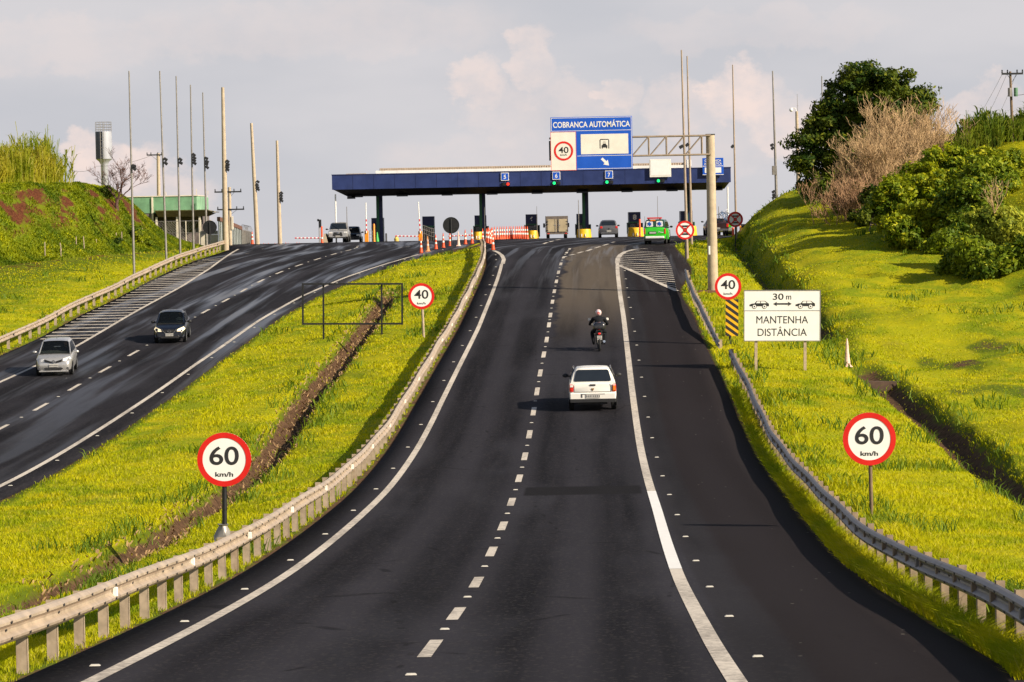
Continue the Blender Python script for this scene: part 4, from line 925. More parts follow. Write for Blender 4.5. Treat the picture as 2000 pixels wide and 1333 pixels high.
wire('outermost thin overhead wire falling left from the hilltop utility pole', [A, W(1870, 275, 330)], .010)
wire('middle thin overhead wire falling left from the hilltop utility pole', [W(1966, 146, 196), W(1900, 262, 330)], .010)
wire('inner thin overhead wire falling left from the hilltop utility pole', [W(1984, 146, 196), W(1930, 250, 330)], .010)
wire('dark service wire running right from the transformer of the hilltop pole', [W(1980, 186, 196), W(2040, 165, 180)], .014, .2)
wire('faint wire between the water tower and the reeds on the left hill', [W(296, 304, 300), W(188, 325, 320), W(140, 333, 260)], .014, .3)

# ------------------------------------------------------------------ toll plaza
YC = 279.0; uC = FPX / YC
cl, cr_ = W(648, 343, YC), W(1427, 325, YC); X0, X1 = cl.x, cr_.x; ZT = W(1037, 334.5, YC).z; FH = 29 / uC; ZP = zr(YC)
cn = thing('toll_canopy', 'long navy blue toll plaza canopy on green columns with a pale roof strip', 'canopy', ((X0 + X1) / 2, YC, ZP)); O = Vector(cn.location)
mb = MB(); D = 11.0; th = .12
zt, zb = ZT - O.z, ZT - FH - O.z; a, b = X0 - O.x, X1 - O.x
mb.box(a, b, 0, th, zb, zt); mb.box(a, b, D - th, D, zb, zt); mb.box(a, a + th, th, D - th, zb, zt); mb.box(b - th, b, th, D - th, zb, zt)
mb.box(a + th, b - th, th, D - th, zt - .25, zt - .15); mb.build('fascia', M_navy, cn)
mb = MB(); x = a + 1.9
while x < b - 1: mb.box(x - .012, x + .012, -.015, 0, zb + .03, zt - .06); x += 1.9
mb.build('panel_seams', M_navyd, cn)
mb = MB(); mb.box(a - .03, b + .03, -.04, 0, zt - .05, zt + .03); mb.build('top_trim', M_navyd, cn)
mb = MB()                                                     # dark underside girders
mb.loft([[(a + .1, .15, zb), (b - .1, .15, zb), (b - .1, D - .15, zb), (a + .1, D - .15, zb)], [(a + 1.2, 1.4, zb - .58), (b - .5, 1.4, zb - .58), (b - .5, D - 1.4, zb - .58), (a + 1.2, D - 1.4, zb - .58)]])
for k in range(9):
    x = a + 2.2 + k * 4.1; mb.box(x - .5, x + .5, 1.0, 2.0, zb - .72, zb - .58)
mb.box(a + 1.3, a + 2.0, 1.0, 2.0, zb - .85, zb - .58); mb.build('soffit', M_black, cn)
mb = MB(); p0 = W(733, 330, YC).x - O.x; p1 = W(1343, 320, YC).x - O.x
mb.box(p0, p1, .5, 9.0, zt - .05, zt + .30); mb.build('roof_gutter', M_white, cn)
mb = MB(); mb.box(p0 + .35, p1 - .3, .8, 9.0, zt + .30, zt + .52)
x = p0 + .4
while x < p1 - .4: mb.box(x, x + .10, .74, .8, zt + .31, zt + .51); x += .22
mb.build('roof_sheet', pm('tan_roof', (0.42, 0.33, 0.25), .7, 0, .15, 6), cn)
mb = MB(); q = W(675, 341, YC).x - O.x; mb.box(q, q + 1.8, .5, 2, zt - .02, zt + .09); mb.build('roof_hatch', M_railp, cn)
mb = MB(); mb.bbox(p1 - .05, p1 + .35, .4, 1.2, zt, zt + .75, .03); mb.build('roof_box', M_white, cn)
LANEX = []
for px_ in (740, 941, 1142, 1343):
    c = W(px_, 400, 284).x - O.x; mb = MB(); z0 = -.1
    mb.box(c - .24, c + .02, 4.7, 5.1, z0, zb - .5); mb.build('column', M_dgreen, cn)
    mb = MB(); mb.box(c + .02, c + .34, 4.8, 5.2, z0, zb - .5); mb.box(c - .7, c + .7, 4.4, 5.4, zb - .62, zb - .45); mb.build('column', M_navyd, cn)
for px_ in (659, 1417):
    c = W(px_, 400, 283).x - O.x; mb = MB(); mb.tube([(c, 1, -.2), (c, 1, zb - .4)], .07, 8); mb.build('downpipe', M_white, cn)
mb = MB(); c = W(1386, 420, 283).x - O.x; mb.tube([(c, 3, -.2), (c, 3, zb - .4)], .05, 8); mb.build('downpipe', M_steel, cn)

def lane_sign(px_, py_, num, colr, label, lab2):
    Y = YC - .12; p = W(px_, py_, Y); u = FPX / Y
    if num:
        t = thing('lane_number_sign', label, 'lane sign', p, group='blue lane number signs on the canopy'); w = 7.7 / u
        mb = MB(); mb.bbox(-w, w, 0, .08, -w, w, .01); mb.build('panel', M_bw, t)
        mb = MB(); mb.box(-w + .05, w - .05, -.006, 0, -w + .05, w - .05); mb.build('blue_face', M_blue, t)
        text(num, 'number', M_bw, t, (0, -.012, 0), .36, .22, .02)
    dy = 14.5 if num else 0
    p = W(px_ + (2 if num == '5' else 0), py_ + dy, Y); t = thing('lane_signal', lab2, 'traffic light', p, group='lane signals under the canopy signs')
    mb = MB(); mb.bbox(-.38, .38, 0, .16, -.14, .14, .02); mb.build('housing', M_black, t)
    for sx, mm in ((-.19, M_green_on if colr == 'g' else M_lens_off), (.19, M_red_on if colr == 'r' else M_lens_off)):
        mb = MB(); mb.tube([(sx, -.02, 0), (sx, 0, 0)], .13, 18, True, False); mb.build('lens', mm, t)
        mb = MB(); mb.tube([(sx - .15, -.12, .08), (sx, -.12, .16), (sx + .15, -.12, .08)], .015, 5); mb.build('visor', M_black, t)
M_green_on = pm('signal_green', (.02, .5, .1), .4, emit=(0.0, 1.0, .22), estr=1.1); M_red_on = pm('signal_red', (.6, .02, .01), .4, emit=(1.0, .03, .01), estr=1.0); M_lens_off = pm('lens_off', (.02, .02, .02), .3)
lane_sign(986, 345.5, '5', 'r', 'blue lane number 5 sign on the canopy fascia', 'lane signal with a red light under the number 5')
lane_sign(1086.5, 343.5, '6', 'g', 'blue lane number 6 sign on the canopy fascia', 'lane signal with a green light under the number 6')
lane_sign(1189.5, 341.5, '7', 'g', 'blue lane number 7 sign on the canopy fascia', 'lane signal with a green light under the number 7')
lane_sign(1290, 353.5, None, 'g', '', 'lane signal with a green light under the blank white board')
lane_sign(1393, 350, None, 'x', '', 'unlit dark lane signal half hidden by the gantry column')
p = W(1289.5, 328.5, YC - .3); t = thing('blank_sign', 'blank white square board on the canopy above a green lane light', 'sign board', p); u = uC
mb = MB(); mb.bbox(-21 / u, 21 / u, 0, .12, -17.5 / u, 17 / u, .03); mb.build('frame', M_warm, t)
mb = MB(); mb.box(-18.5 / u, 18.5 / u, -.01, 0, -14 / u, 15 / u); mb.build('panel', M_white, t)
p = W(1392.5, 326, YC - .3); t = thing('toll_lane_sign', 'small blue and white sign on the canopy behind the gantry column', 'road sign', p)
mb = MB(); mb.bbox(-20.5 / u, 20.5 / u, 0, .1, -16 / u, 17 / u, .02); mb.build('panel', M_blue, t)
mb = MB(); mb.box(-16 / u, 16 / u, -.01, 0, -12 / u, -1.5 / u); mb.build('white_panel', M_white, t); mb = MB(); mb.box(-19.5 / u, 19.5 / u, -.01, 0, .8 / u, 1.8 / u); mb.box(-20.5 / u, 20.5 / u, -.01, 0, -16 / u, -15 / u); mb.build('white_border', M_white, t)
text('COBRANÇA', 'lettering', M_bw, t, (0, -.012, 12.0 / u), .2, 1.5, .02); text('AUTOMÁTICA', 'lettering', M_bw, t, (0, -.012, 6.0 / u), .2, 1.6, .02)

def booth(px_, ptop, num, label, wide=False):
    Y = 284.0; u = FPX / Y; p = W(px_, 470, Y); z0 = zr(Y); h = W(px_, ptop, Y).z - z0
    t = thing('toll_booth', label, 'toll booth', (p.x, Y, z0), group='toll booths under the canopy'); w = .54
    mb = MB(); mb.box(-w, w, 0, 2.6, h * .62, h); mb.build('header', M_navyd, t)
    mb = MB(); mb.box(-w - .01, w + .01, -.01, 2.61, h * .56, h * .62 - .003); mb.build('green_band', M_dgreen, t)
    mb = MB(); mb.box(-w - (.08 if wide else 0), w + (.12 if wide else 0), .02, 2.58, 0, h * .56 - .003); mb.build('cabin', M_dark, t)
    mb = MB(); mb.box(-w + .1, w - .1, .0, .02, h * .28, h * .53); f = mb.build('window', M_glass, t)
    mb = MB(); mb.box(w - .32, w - .14, -.16, -.02, h * .5, h * .56); mb.build('camera', M_steel, t)
    if wide:
        mb = MB(); mb.box(-w - .14, -w - .08, .3, 2.2, 0.3, h * .58); mb.box(w + .12, w + .22, .3, 2.2, .2, h * .56); mb.build('side_hatch', M_dgreen, t)
        mb = MB(); mb.ellip((.0, -.05, h * .36), (.17, .1, .17)); mb.build('mirror', M_steel, t)
    if num: text(num, 'number', M_bw, t, (0, -.008, h * .80), .46, .34, .04)
    return t
booth(737.5, 426, None, 'dark navy booth behind the leftmost green canopy column')
booth(837, 423, None, 'navy booth with green band between an upright barrier and the round black sign back')
booth(939, 421, None, 'booth behind the second green canopy column with the end of the cone row in front', True)
booth(1039, 419, '6', 'booth marked with the number 6 left of the box truck', True)
booth(1139, 418, None, 'booth behind the third green canopy column right of the box truck', True)
booth(1240.5, 414.5, '8', 'booth marked with the number 8 left of the green van', True)
booth(1342, 412.5, None, 'booth almost hidden behind the larger crossed red sign and the light pole', True)
def bumper(x0, x1, y0, yb, label):
    Y = 281.0; u = FPX / Y; a, b = W(x0, yb, Y).x, W(x1, yb, Y).x; z0 = zr(Y); h = (yb - y0) / u; c = (a + b) / 2; w = (b - a) / 2
    t = thing('island_bumper', label, 'bumper', (c, Y, z0), group='yellow island noses in front of the booths')
    rings = []
    for (z, s) in ((-.1, 1.0), (h * .95, .86), (h, .82)): rings.append([(s * w * math.sin(k * math.pi / 12 - math.pi / 2), -s * w * .9 * math.cos(k * math.pi / 12 - math.pi / 2), z) for k in range(13)] + [(s * w, .9, z), (-s * w, .9, z)])
    mb = MB(); mb.loft(rings, True, True, True); mb.build('shell', M_yellow, t)
    mb = MB(); 
    for k in (0, 1): mb.ellip((-w * .35 + k * w * .5, -w * .92, .16 + .0 * k), (.06, .05, .08), 8, 5); mb.ellip((-w * .35 + k * w * .5, -w * .9, .30), (.06, .05, .06), 8, 5)
    mb.build('reflectors', M_refl, t)
bumper(925, 943, 453.5, 469, 'yellow island nose under the second green column')
bumper(1030, 1052, 451.5, 467.5, 'yellow island nose in front of booth 6')
bumper(1126, 1156, 450, 467, 'yellow island nose between the box truck and the grey car')
bumper(1226, 1258, 448, 466, 'yellow island nose in front of booth 8, beside the green van')
bumper(1337, 1362, 445, 464, 'yellow island nose half hidden behind the larger crossed red sign')
bumper(1447, 1458, 444, 458, 'yellow island nose peeping out right of the smaller crossed red sign')

def striped(mb2, p0, p1, r, n):
    """mb2: (white, red) builders"""
    p0, p1 = Vector(p0), Vector(p1)
    for k in range(n): mb2[k % 2].tube([p0.lerp(p1, k / n), p0.lerp(p1, (k + 1) / n)], r, 6)
def barrier(px_, pbase, cab, tip, Y, label, w=.34):
    """cab: top y of the orange cabinet; tip: pixel of the arm end"""
    p = W(px_, pbase, Y); u = FPX / Y; z0 = zr(Y); t = thing('barrier_gate', label, 'barrier', (p.x, Y, z0), group='toll lane barrier gates')
    h = W(px_, cab, Y).z - z0; mb = MB(); mb.bbox(-w / 2, w / 2, 0, .35, 0, h, .02); mb.build('cabinet', M_oran, t)
    e = W(*tip, Y); e = Vector((e.x - p.x, -.06, e.z - z0)); s = Vector((0, -.06, h * .78)); A, B = MB(), MB()
    if abs(e.x) > abs(e.z - s.z): striped((A, B), s, e, .055, 14)
    else: striped((A, B), s, s.lerp(e, .45), .055, 6); A.tube([s.lerp(e, .45), e], .05, 6)
    o = A.build('arm', M_white, t); B.build('red_bands', M_red, o)
barrier(716, 469.5, 451, (714.5, 396), 272, 'orange barrier gate with its white arm raised left of the first green column')
barrier(821, 471, 452, (817, 394.5), 272, 'orange barrier gate with its arm raised left of the navy booth')
barrier(823, 471, 460, (772, 461.5), 276, 'lowered red and white barrier arm pointing left from the second orange cabinet', .2)
barrier(922, 466, 457, (876, 462), 280, 'lowered red and white barrier arm behind the round black sign back', .16)
barrier(628, 476, 463, (576, 465.5), 274, 'lowered red and white barrier arm left of the silver pickup', .16)
def simple(name, label, cat, px_, pb, Y, fn, group=None):
    p = W(px_, pb, Y); t = thing(name, label, cat, (p.x, Y, surf(p.x, Y)), group=group); fn(t, FPX / Y); return t
def bollard(h, r, m, m2=None):
    def f(t, u):
        mb = MB(); mb.lathe([(r * 1.3, -.05), (r * 1.3, .06), (r, .1), (r, h - .05), (r * .7, h)], 12); mb.build('post', m, t)
        if m2: mb = MB(); mb.lathe([(r * 1.06, .35), (r * 1.06, .5)], 12); mb.build('white_band', m2, t)
    return f
simple('bollard', 'orange red bollard post beside the silver pickup', 'bollard', 629, 476, 270, bollard(1.45, .09, M_orange, M_white), 'tall orange bollards')
simple('bollard', 'plain orange bollard post in front of the first green column', 'bollard', 731, 474, 274, bollard(1.6, .09, M_oran), 'tall orange bollards')
simple('bollard', 'orange bollard post beside booth 8', 'bollard', 1250, 466, 280, bollard(1.6, .09, M_orange), 'tall orange bollards')
simple('bollard', 'dark bollard post right of the first booth', 'bollard', 754.5, 470, 280, bollard(.75, .08, M_dark), None)
simple('green_cone_base', 'bright green pointed guard at the foot of the first green column', 'column guard', 737, 474, 276, lambda t, u: (lambda mb: (mb.lathe([(.17, -.05), (.15, .1), (.05, .8), (.03, .85)], 10), mb.build('guard', pm('bright_green', (.06, .42, .08), .5), t)))(MB()))
def siglight(t, u):
    mb = MB(); mb.tube([(0, 0, -.1), (0, 0, 2.0)], .04, 8); mb.build('post', M_steel, t); mb = MB(); mb.bbox(-.03, .2, -.1, .1, 1.35, 2.05, .02); mb.box(-.16, 0, -.05, .05, 1.9, 2.1); mb.build('signal_head', M_dark, t)
    mb = MB(); mb.tube([(.09, -.13, 1.85), (.09, -.1, 1.85)], .07, 10, True, False); mb.tube([(.09, -.13, 1.55), (.09, -.1, 1.55)], .07, 10, True, False); mb.build('lens', M_lens_off, t)
simple('traffic_light', 'small traffic light on a thin post left of the silver pickup', 'traffic light', 624, 477, 272, siglight)
def thinpost(h, r=.03): return lambda t, u: (lambda mb: (mb.tube([(0, 0, -.1), (0, 0, h)], [r, r * .6], 6), mb.build('rod', M_steel, t)))(MB())
for px_, h, lab in ((678.5, 3.2, 'thin white post standing right in front of the silver pickup'), (1285.5, 3.6, 'thin aerial rising above the roof of the green van'), (1260, 1.8, 'short thin aerial between booth 8 and the green van'),
                    (1049.5, 2.9, 'thin black raised rod at the right edge of booth 6'), (1131, 3.4, 'white raised barrier arm left of the third green column'), (947.5, 2.9, 'thin dark rod right of the second booth'), (1404.5, 2.6, 'slim white post left of the carried bicycles')):
    simple('slim_post', lab, 'post', px_, 470, 277, thinpost(h, .045 if 'white' in lab else .03))
def handrail(t, u):
    mb = MB()
    for z in (.35, .7, 1.05): mb.tube([(0, 0, z + .35), (.8, 1.2, z), (1.0, 2.0, z)], .02, 5)
    for k in range(7): f = k / 6; mb.tube([(f * .9, f * 1.6, 0), (f * .9, f * 1.6, 1.4 - .35 * f)], .018, 5)
    mb.build('railing', M_steel, t)
simple('handrail', 'grey metal stair railing beside the navy booth and the second barrier', 'railing', 826, 472, 276, handrail)
simple('handrail', 'thin grey railing left of the first booth', 'railing', 722, 472, 279, lambda t, u: (lambda mb: ([mb.tube([(0, 0, z), (.45, .6, z - .1)], .02, 5) for z in (.4, .7, 1.0)], [mb.tube([(f, f, 0), (f, f, 1.0)], .02, 5) for f in (0, .22, .44)], mb.build('railing', M_steel, t)))(MB()))
simple('jersey_barrier', 'low concrete barrier end between the bollard and the silver pickup', 'barrier', 634, 476, 276, lambda t, u: (lambda mb: (mb.prism([(-.25, -.1), (.3, -.1), (.18, .45), (.08, .8), (-.05, .8), (-.12, .4)], 0, 3), mb.build('concrete_block', M_conc, t)))(MB()))
simple('water_barrel', 'small yellow capped drum at the foot of the lowered barrier arm', 'drum', 774.5, 473, 281, lambda t, u: (lambda mb: (mb.lathe([(.2, -.1), (.22, .25), (.12, .38), (.1, .5)], 12), mb.build('drum', pm('pale_yellow', (.7, .5, .12), .5), t)))(MB()))

# cones
def cone_proto(label, group, m=None):
    t = thing('traffic_cone', label, 'traffic cone', (0, 0, 0), group=group)
    mb = MB(); mb.bbox(-.2, .2, -.2, .2, 0, .045, .03); mb.build('base', m or M_black, t)
    mb = MB(); mb.lathe([(.16, .045), (.125, .12), (.075, .55), (.045, 1.0), (.03, 1.04), (.03, 1.12), (.015, 1.13)], 14); c = mb.build('cone_body', m or M_orange, t)
    for z0, z1 in ((.42, .56), (.74, .88)):
        mb = MB(); r = lambda z: .125 - (z - .12) * (.05 / .43) if z < .55 else .075 - (z - .55) * (.03 / .45)
        mb.lathe([(r(z0) + .004, z0), (r(z1) + .004, z1)], 14); mb.build('white_band', M_refl if m is None else M_pink, c)
    return t
grp = 'tall orange cones closing the road beside the median tip'
c0 = cone_proto('tall orange and white cone in the spaced row along the left edge of the median tip', grp)
P = [((822.5, 495), 1), ((851.5, 488), 1), ((866, 485), 1), ((879, 482), 1), ((909, 480), 1), ((922, 477), 1), ((943, 474), 1)]
labs = ['tall orange cone standing leftmost and nearest in the row along the median tip', None, None, 'orange cone just left of the post of the round black sign back', 'tall orange cone right of the faded pink cone in the row', 'tall orange cone below the left side of the second booth', 'tall orange cone at the right end of the row under the second green column']
for i, ((px_, py_), _) in enumerate(P):
    p = G(px_, py_, 150); o = c0 if i == 0 else dup(c0); o.location = p; o['label'] = labs[i] or ('tall orange cone, third of the row left of the round black sign back' if i == 1 else 'tall orange cone, fourth of the row left of the round black sign back')
o = cone_proto('dull orange sun bleached cone, second in the row along the median tip', grp, M_orange2); o.location = G(835.6, 491.5, 150)
o = cone_proto('faded pink cone in the row just right of the round black sign back', grp, M_pink); o.location = G(895.6, 481, 150)
o = dup(c0, label='large orange cone on the end of the curved edge line before the cone cluster'); o.location = G(963, 489.5, 150)
g2 = 'curved line of tightly set orange cones'
xs = [966, 971.5, 977, 981, 985, 990, 995, 998.5, 1003, 1008, 1011.5, 1015, 1019, 1022.5, 1026, 1030]
for i, x in enumerate(xs):
    Y = 262 + 5 * math.sin(i / 15 * math.pi) - i * .2; p = W(x, 466, Y); o = dup(c0, label='orange and white cone in the tight curved line left of booth 6', group=g2); o.location = (p.x, Y, zr(Y))
g3 = 'cluster of cones behind the end of the guard rail'
for i, (x, Y) in enumerate([(951, 240), (953.5, 236), (955.5, 244), (958, 232), (960, 248), (962, 253), (954, 250)]):
    p = W(x, 480, Y); o = dup(c0, label='orange and white cone crowded in the cluster behind the end of the long guard rail', group=g3); o.location = (p.x, Y, zr(Y))
o = cone_proto('single faded pinkish white cone standing on the grass right of the distance sign', None, M_pink); del_ = G(1655, 718, 60); o.location = del_
if 'group' in o: del o['group']
g4 = 'orange cones behind the crest of the left road'
for i, x in enumerate((493, 515, 519, 524, 537, 542, 558, 563, 568, 580, 585, 589)):
    Y = 266 if i == 0 else 320 + (i % 3); p = W(x, 478, Y); zz = surf(p.x, Y)
    want = W(x, 471 if i == 0 else 476.3 - .02 * (x - 515), Y).z - 1.12
    o = dup(c0, label='orange cone beside the foot of the middle concrete light pole' if i == 0 else 'orange cone with only its tip showing over the crest of the left road', group=g4); o.location = (p.x, Y, zz)

# ------------------------------------------------------------------ buildings on the left
Yb = 275.0; u = FPX / Yb
bz = zr(Yb); 
def BX(px_): return W(px_, 440, Yb).x
def BZ(py_, px_=340): return W(px_, py_, Yb).z
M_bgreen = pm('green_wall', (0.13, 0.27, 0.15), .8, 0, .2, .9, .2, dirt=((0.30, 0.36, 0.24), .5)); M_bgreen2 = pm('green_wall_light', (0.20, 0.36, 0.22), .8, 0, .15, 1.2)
M_stone = pm('grey_base_wall', (0.14, 0.115, 0.11), .9, 0, .2, 3, .3)
t = thing('site_building', 'low flat roofed building with a green upper wall and dark grey base behind the bank', 'building', (BX(330), Yb, bz)); O = Vector(t.location)
x0, x1, zt = BX(232) - O.x, BX(385) - O.x, BZ(384) - O.z; zmid = BZ(416) - O.z
mb = MB(); mb.box(x0, x1, 0, 9, zmid, zt); mb.build('green_upper_wall', M_bgreen, t)
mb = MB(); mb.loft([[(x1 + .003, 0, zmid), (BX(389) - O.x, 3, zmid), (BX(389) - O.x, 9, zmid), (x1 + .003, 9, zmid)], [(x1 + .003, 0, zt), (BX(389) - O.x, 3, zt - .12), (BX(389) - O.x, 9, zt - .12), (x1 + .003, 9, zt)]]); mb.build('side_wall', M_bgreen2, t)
mb = MB(); mb.box(x0 - .05, x1 + .1, -.08, 9.1, zt + .002, zt + .08); mb.build('parapet', M_concw, t)
mb = MB(); mb.box(x0, BX(300) - O.x, .05, 9, -.6, zmid - .003); mb.box(BX(303) - O.x, BX(390) - O.x, 2.5, 9, -.6, zmid - .003); mb.build('base_wall', M_stone, t)
mb = MB(); mb.box(BX(297) - O.x, BX(300) - O.x + .02, -.12, .0, -.6, zt - .05); mb.build('corner_pipe', M_concw, t)
mb = MB(); zc0, zc1 = BZ(411) - O.z, BZ(424) - O.z; xa, xb, xc = BX(306) - O.x, BX(410) - O.x, BX(425) - O.x
mb.loft([[(xa, -1.6, zc0), (xb, -1.6, zc0), (xc, -.9, zc0 - .2), (xc, 2.4, zc0 - .2), (xa, 2.4, zc0)], [(xa, -1.5, zc0 - .08), (xb, -1.5, zc0 - .08), (xc - .1, -.9, zc0 - .28), (xc - .1, 2.4, zc0 - .28), (xa, 2.4, zc0 - .08)]]); mb.build('porch_roof', M_concw, t)
mb = MB(); mb.loft([[(xa + .05, -1.45, zc0 - .09), (xb, -1.45, zc0 - .09), (xc - .3, -.9, zc0 - .3), (xc - .3, 2.4, zc0 - .3), (xa + .05, 2.4, zc0 - .09)], [(xa + .25, -.9, zc1 + .0), (xb - .4, -.9, zc1), (xb - .3, -.6, zc1), (xb - .3, 2.4, zc1), (xa + .25, 2.4, zc1)]]); mb.build('porch_soffit', pm('brown_soffit', (.16, .12, .075), .8, 0, .2, 3), t)
for px_ in (308, 348, 392):
    c = BX(px_) - O.x; mb = MB(); mb.box(c - .09, c + .09, -.85, -.7, -.6, zc1); mb.build('porch_post', M_concw, t)
mb = MB(); z0_, z1_ = BZ(455) - O.z, BZ(432) - O.z
for a, b in ((312, 345), (352, 388)): mb.box(BX(a) - O.x, BX(b) - O.x, 2.44, 2.5, z0_, z1_)
f = mb.build('window', M_glass, t)
mb = MB()
for px_ in (320, 330, 339, 362, 375): mb.box(BX(px_) - O.x - .03, BX(px_) - O.x + .03, 2.40, 2.44, z0_, z1_)
mb.build('window_frame', M_steel, f)
mb = MB()
for px_, h in ((384.5, .55), (407, .35), (325, .35)): mb.box(BX(px_) - O.x - .03, BX(px_) - O.x + .03, .2, .26, zt + .08, zt + .08 + h)
mb.build('vent_pipe', M_concw, t)
Yf = 262.0; uf = FPX / Yf
t = thing('chainlink_fence', 'chain link fence with pale posts in front of the green building', 'fence', (W(345, 470, Yf).x, Yf, gz(W(345, 470, Yf).x, Yf))); O = Vector(t.location)
mb = MB(); xa, xb = W(283, 460, Yf).x - O.x, W(392, 460, Yf).x - O.x; ht = W(340, 432, Yf).z - O.z
x = xa
while x <= xb: mb.tube([(x, 0, -.8), (x, 0, ht)], .045, 6); x += 1.75
mb.build('post', M_concw, t)
mb = MB(); mb.tube([(xa, 0, ht - .03), (xb, 0, ht - .03)], .025, 5); mb.tube([(xa, 0, ht * .5), (xb, 0, ht * .5)], .02, 5); mb.build('rail', M_steel, t)
mb = MB(); x = xa - ht
while x < xb:
    for s in (1, -1):
        p, q = [x, 0.0], [x + ht, ht]
        if s < 0: p, q = [x + ht, 0.0], [x, ht]
        A, B = Vector((p[0], .02, p[1])), Vector((q[0], .02, q[1]))
        if min(A.x, B.x) >= xa and max(A.x, B.x) <= xb: mb.tube([A, B], .006, 3, False)
    x += .22
mb.build('wire_mesh', M_steel, t, fix=False)
t = thing('boundary_wall', 'pale boundary wall panel with a white base right of the green building', 'wall', (W(410, 470, 256).x, 256, gz(W(410, 470, 256).x, 256))); O = Vector(t.location)
f_ = lambda x, y, Y: (W(x, y, Y).x - O.x, Y - O.y, W(x, y, Y).z - O.z)
mb = MB(); a = f_(391, 459, 256); b = f_(430, 459, 258); mb.box(a[0], b[0], 0, .2, -.6, a[2]); mb.build('white_base', M_concw, t)
mb = MB()
for x in (391, 411, 430): c = f_(x, 430, 256); mb.tube([(c[0], .1, -.5), (c[0], .1, c[2])], .06, 6)
mb.build('post', M_concw, t)
mb = MB(); mb.box(a[0], b[0], .08, .1, a[2] + .02, a[2] + .32)
x = a[0]
while x < b[0]: mb.tube([(x, .1, a[2]), (x, .1, f_(400, 434, 256)[2])], .012, 4); x += .14
mb.build('bars', M_steel, t)
M_panel = pm('ribbed_panel', (0.33, 0.36, 0.34), .6, .1, .2, 1.5, dirt=((.2, .17, .14), .5))
t = thing('ribbed_wall', 'ribbed grey panel wall with a brown coping running away from the thick concrete pole', 'wall', (W(428, 470, 252).x, 252, gz(W(428, 470, 252).x, 252))); O = Vector(t.location)
A = W(428, 424, 252) - O; B = W(472, 443, 292) - O
mb = MB(); n = 26
for k in range(n):
    p, q = A.lerp(B, k / n), A.lerp(B, (k + .82) / n); o_ = .04 if k % 2 else 0
    mb.loft([[(p.x + o_, p.y, -1.2), (q.x + o_, q.y, -1.2), (q.x + o_ - .1, q.y + .1, -1.2), (p.x + o_ - .1, p.y + .1, -1.2)], [(p.x + o_, p.y, p.z - .35), (q.x + o_, q.y, q.z - .35), (q.x + o_ - .1, q.y + .1, q.z - .35), (p.x + o_ - .1, p.y + .1, p.z - .35)]])
mb.build('panels', M_panel, t)
mb = MB(); mb.loft([[(A.x + .08, A.y - .05, A.z - .34), (A.x + .08, A.y - .05, A.z), (A.x - .2, A.y + .2, A.z), (A.x - .2, A.y + .2, A.z - .34)], [(B.x + .08, B.y - .05, B.z - .34), (B.x + .08, B.y - .05, B.z), (B.x - .2, B.y + .2, B.z), (B.x - .2, B.y + .2, B.z - .34)]]); mb.build('coping', M_barkred, t)
t = thing('wire_coil_fence', 'grey fence end topped by a coil of barbed wire at the road crest', 'fence', (W(477, 475, 290).x, 290, surf(W(477, 475, 290).x, 290))); O = Vector(t.location)
A = W(474, 450, 290) - O; B = W(489, 453, 296) - O; mb = MB()
for k in range(5):
    p = A.lerp(B, k / 4); mb.box(p.x - .12, p.x + .1, p.y, p.y + .1, -1.5, p.z)
mb.build('panels', M_steel, t); mb = MB(); pts = []
for k in range(90): f = k / 89; c = A.lerp(B, f); an = f * math.pi * 14; pts.append(c + Vector((.0 + .22 * math.cos(an), 0, .25 + .28 * math.sin(an))))
mb.tube(pts, .018, 4); mb.build('wire_coil', M_steel, t)

# water tower
Yw = 330.0; u = FPX / Yw; c = W(204, 340, Yw); z0 = zr(Yw)
t = thing('water_tower', 'grey cylindrical water tower with an open railing on top, rising behind the bare tree', 'water tower', (c.x, Yw, z0 - 1)); O = Vector(t.location)
z = lambda y: W(204, y, Yw).z - O.z; r = 16 / u
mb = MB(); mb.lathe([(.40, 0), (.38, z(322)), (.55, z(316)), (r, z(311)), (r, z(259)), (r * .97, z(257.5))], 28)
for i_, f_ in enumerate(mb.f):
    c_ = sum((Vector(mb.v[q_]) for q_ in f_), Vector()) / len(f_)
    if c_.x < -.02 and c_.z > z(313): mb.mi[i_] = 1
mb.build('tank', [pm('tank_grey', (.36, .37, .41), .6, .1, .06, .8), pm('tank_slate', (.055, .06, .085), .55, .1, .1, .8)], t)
mb = MB()
for zz in (z(244), z(249), z(254), z(239)): mb.tube([(r * math.cos(a * math.pi / 12) * .98, r * math.sin(a * math.pi / 12) * .98, zz) for a in list(range(14, 35))], .018, 5)
for a in range(0, 24, 2): mb.tube([(r * .98 * math.cos(a * math.pi / 12), r * .98 * math.sin(a * math.pi / 12), z(258)), (r * .98 * math.cos(a * math.pi / 12), r * .98 * math.sin(a * math.pi / 12), z(239))], .018, 5)
mb.build('top_railing', M_steel, t)
mb = MB()
for sx in (-.17, .17): mb.tube([(sx - .05, -r - .12, 0), (sx - .05, -r - .12, z(240))], .03, 5)
for k in range(40): zz = 1 + k * (z(242) - 1) / 40; mb.tube([(-.22, -r - .12, zz), (.12, -r - .12, zz)], .015, 4)
mb.build('ladder', M_steel, t)

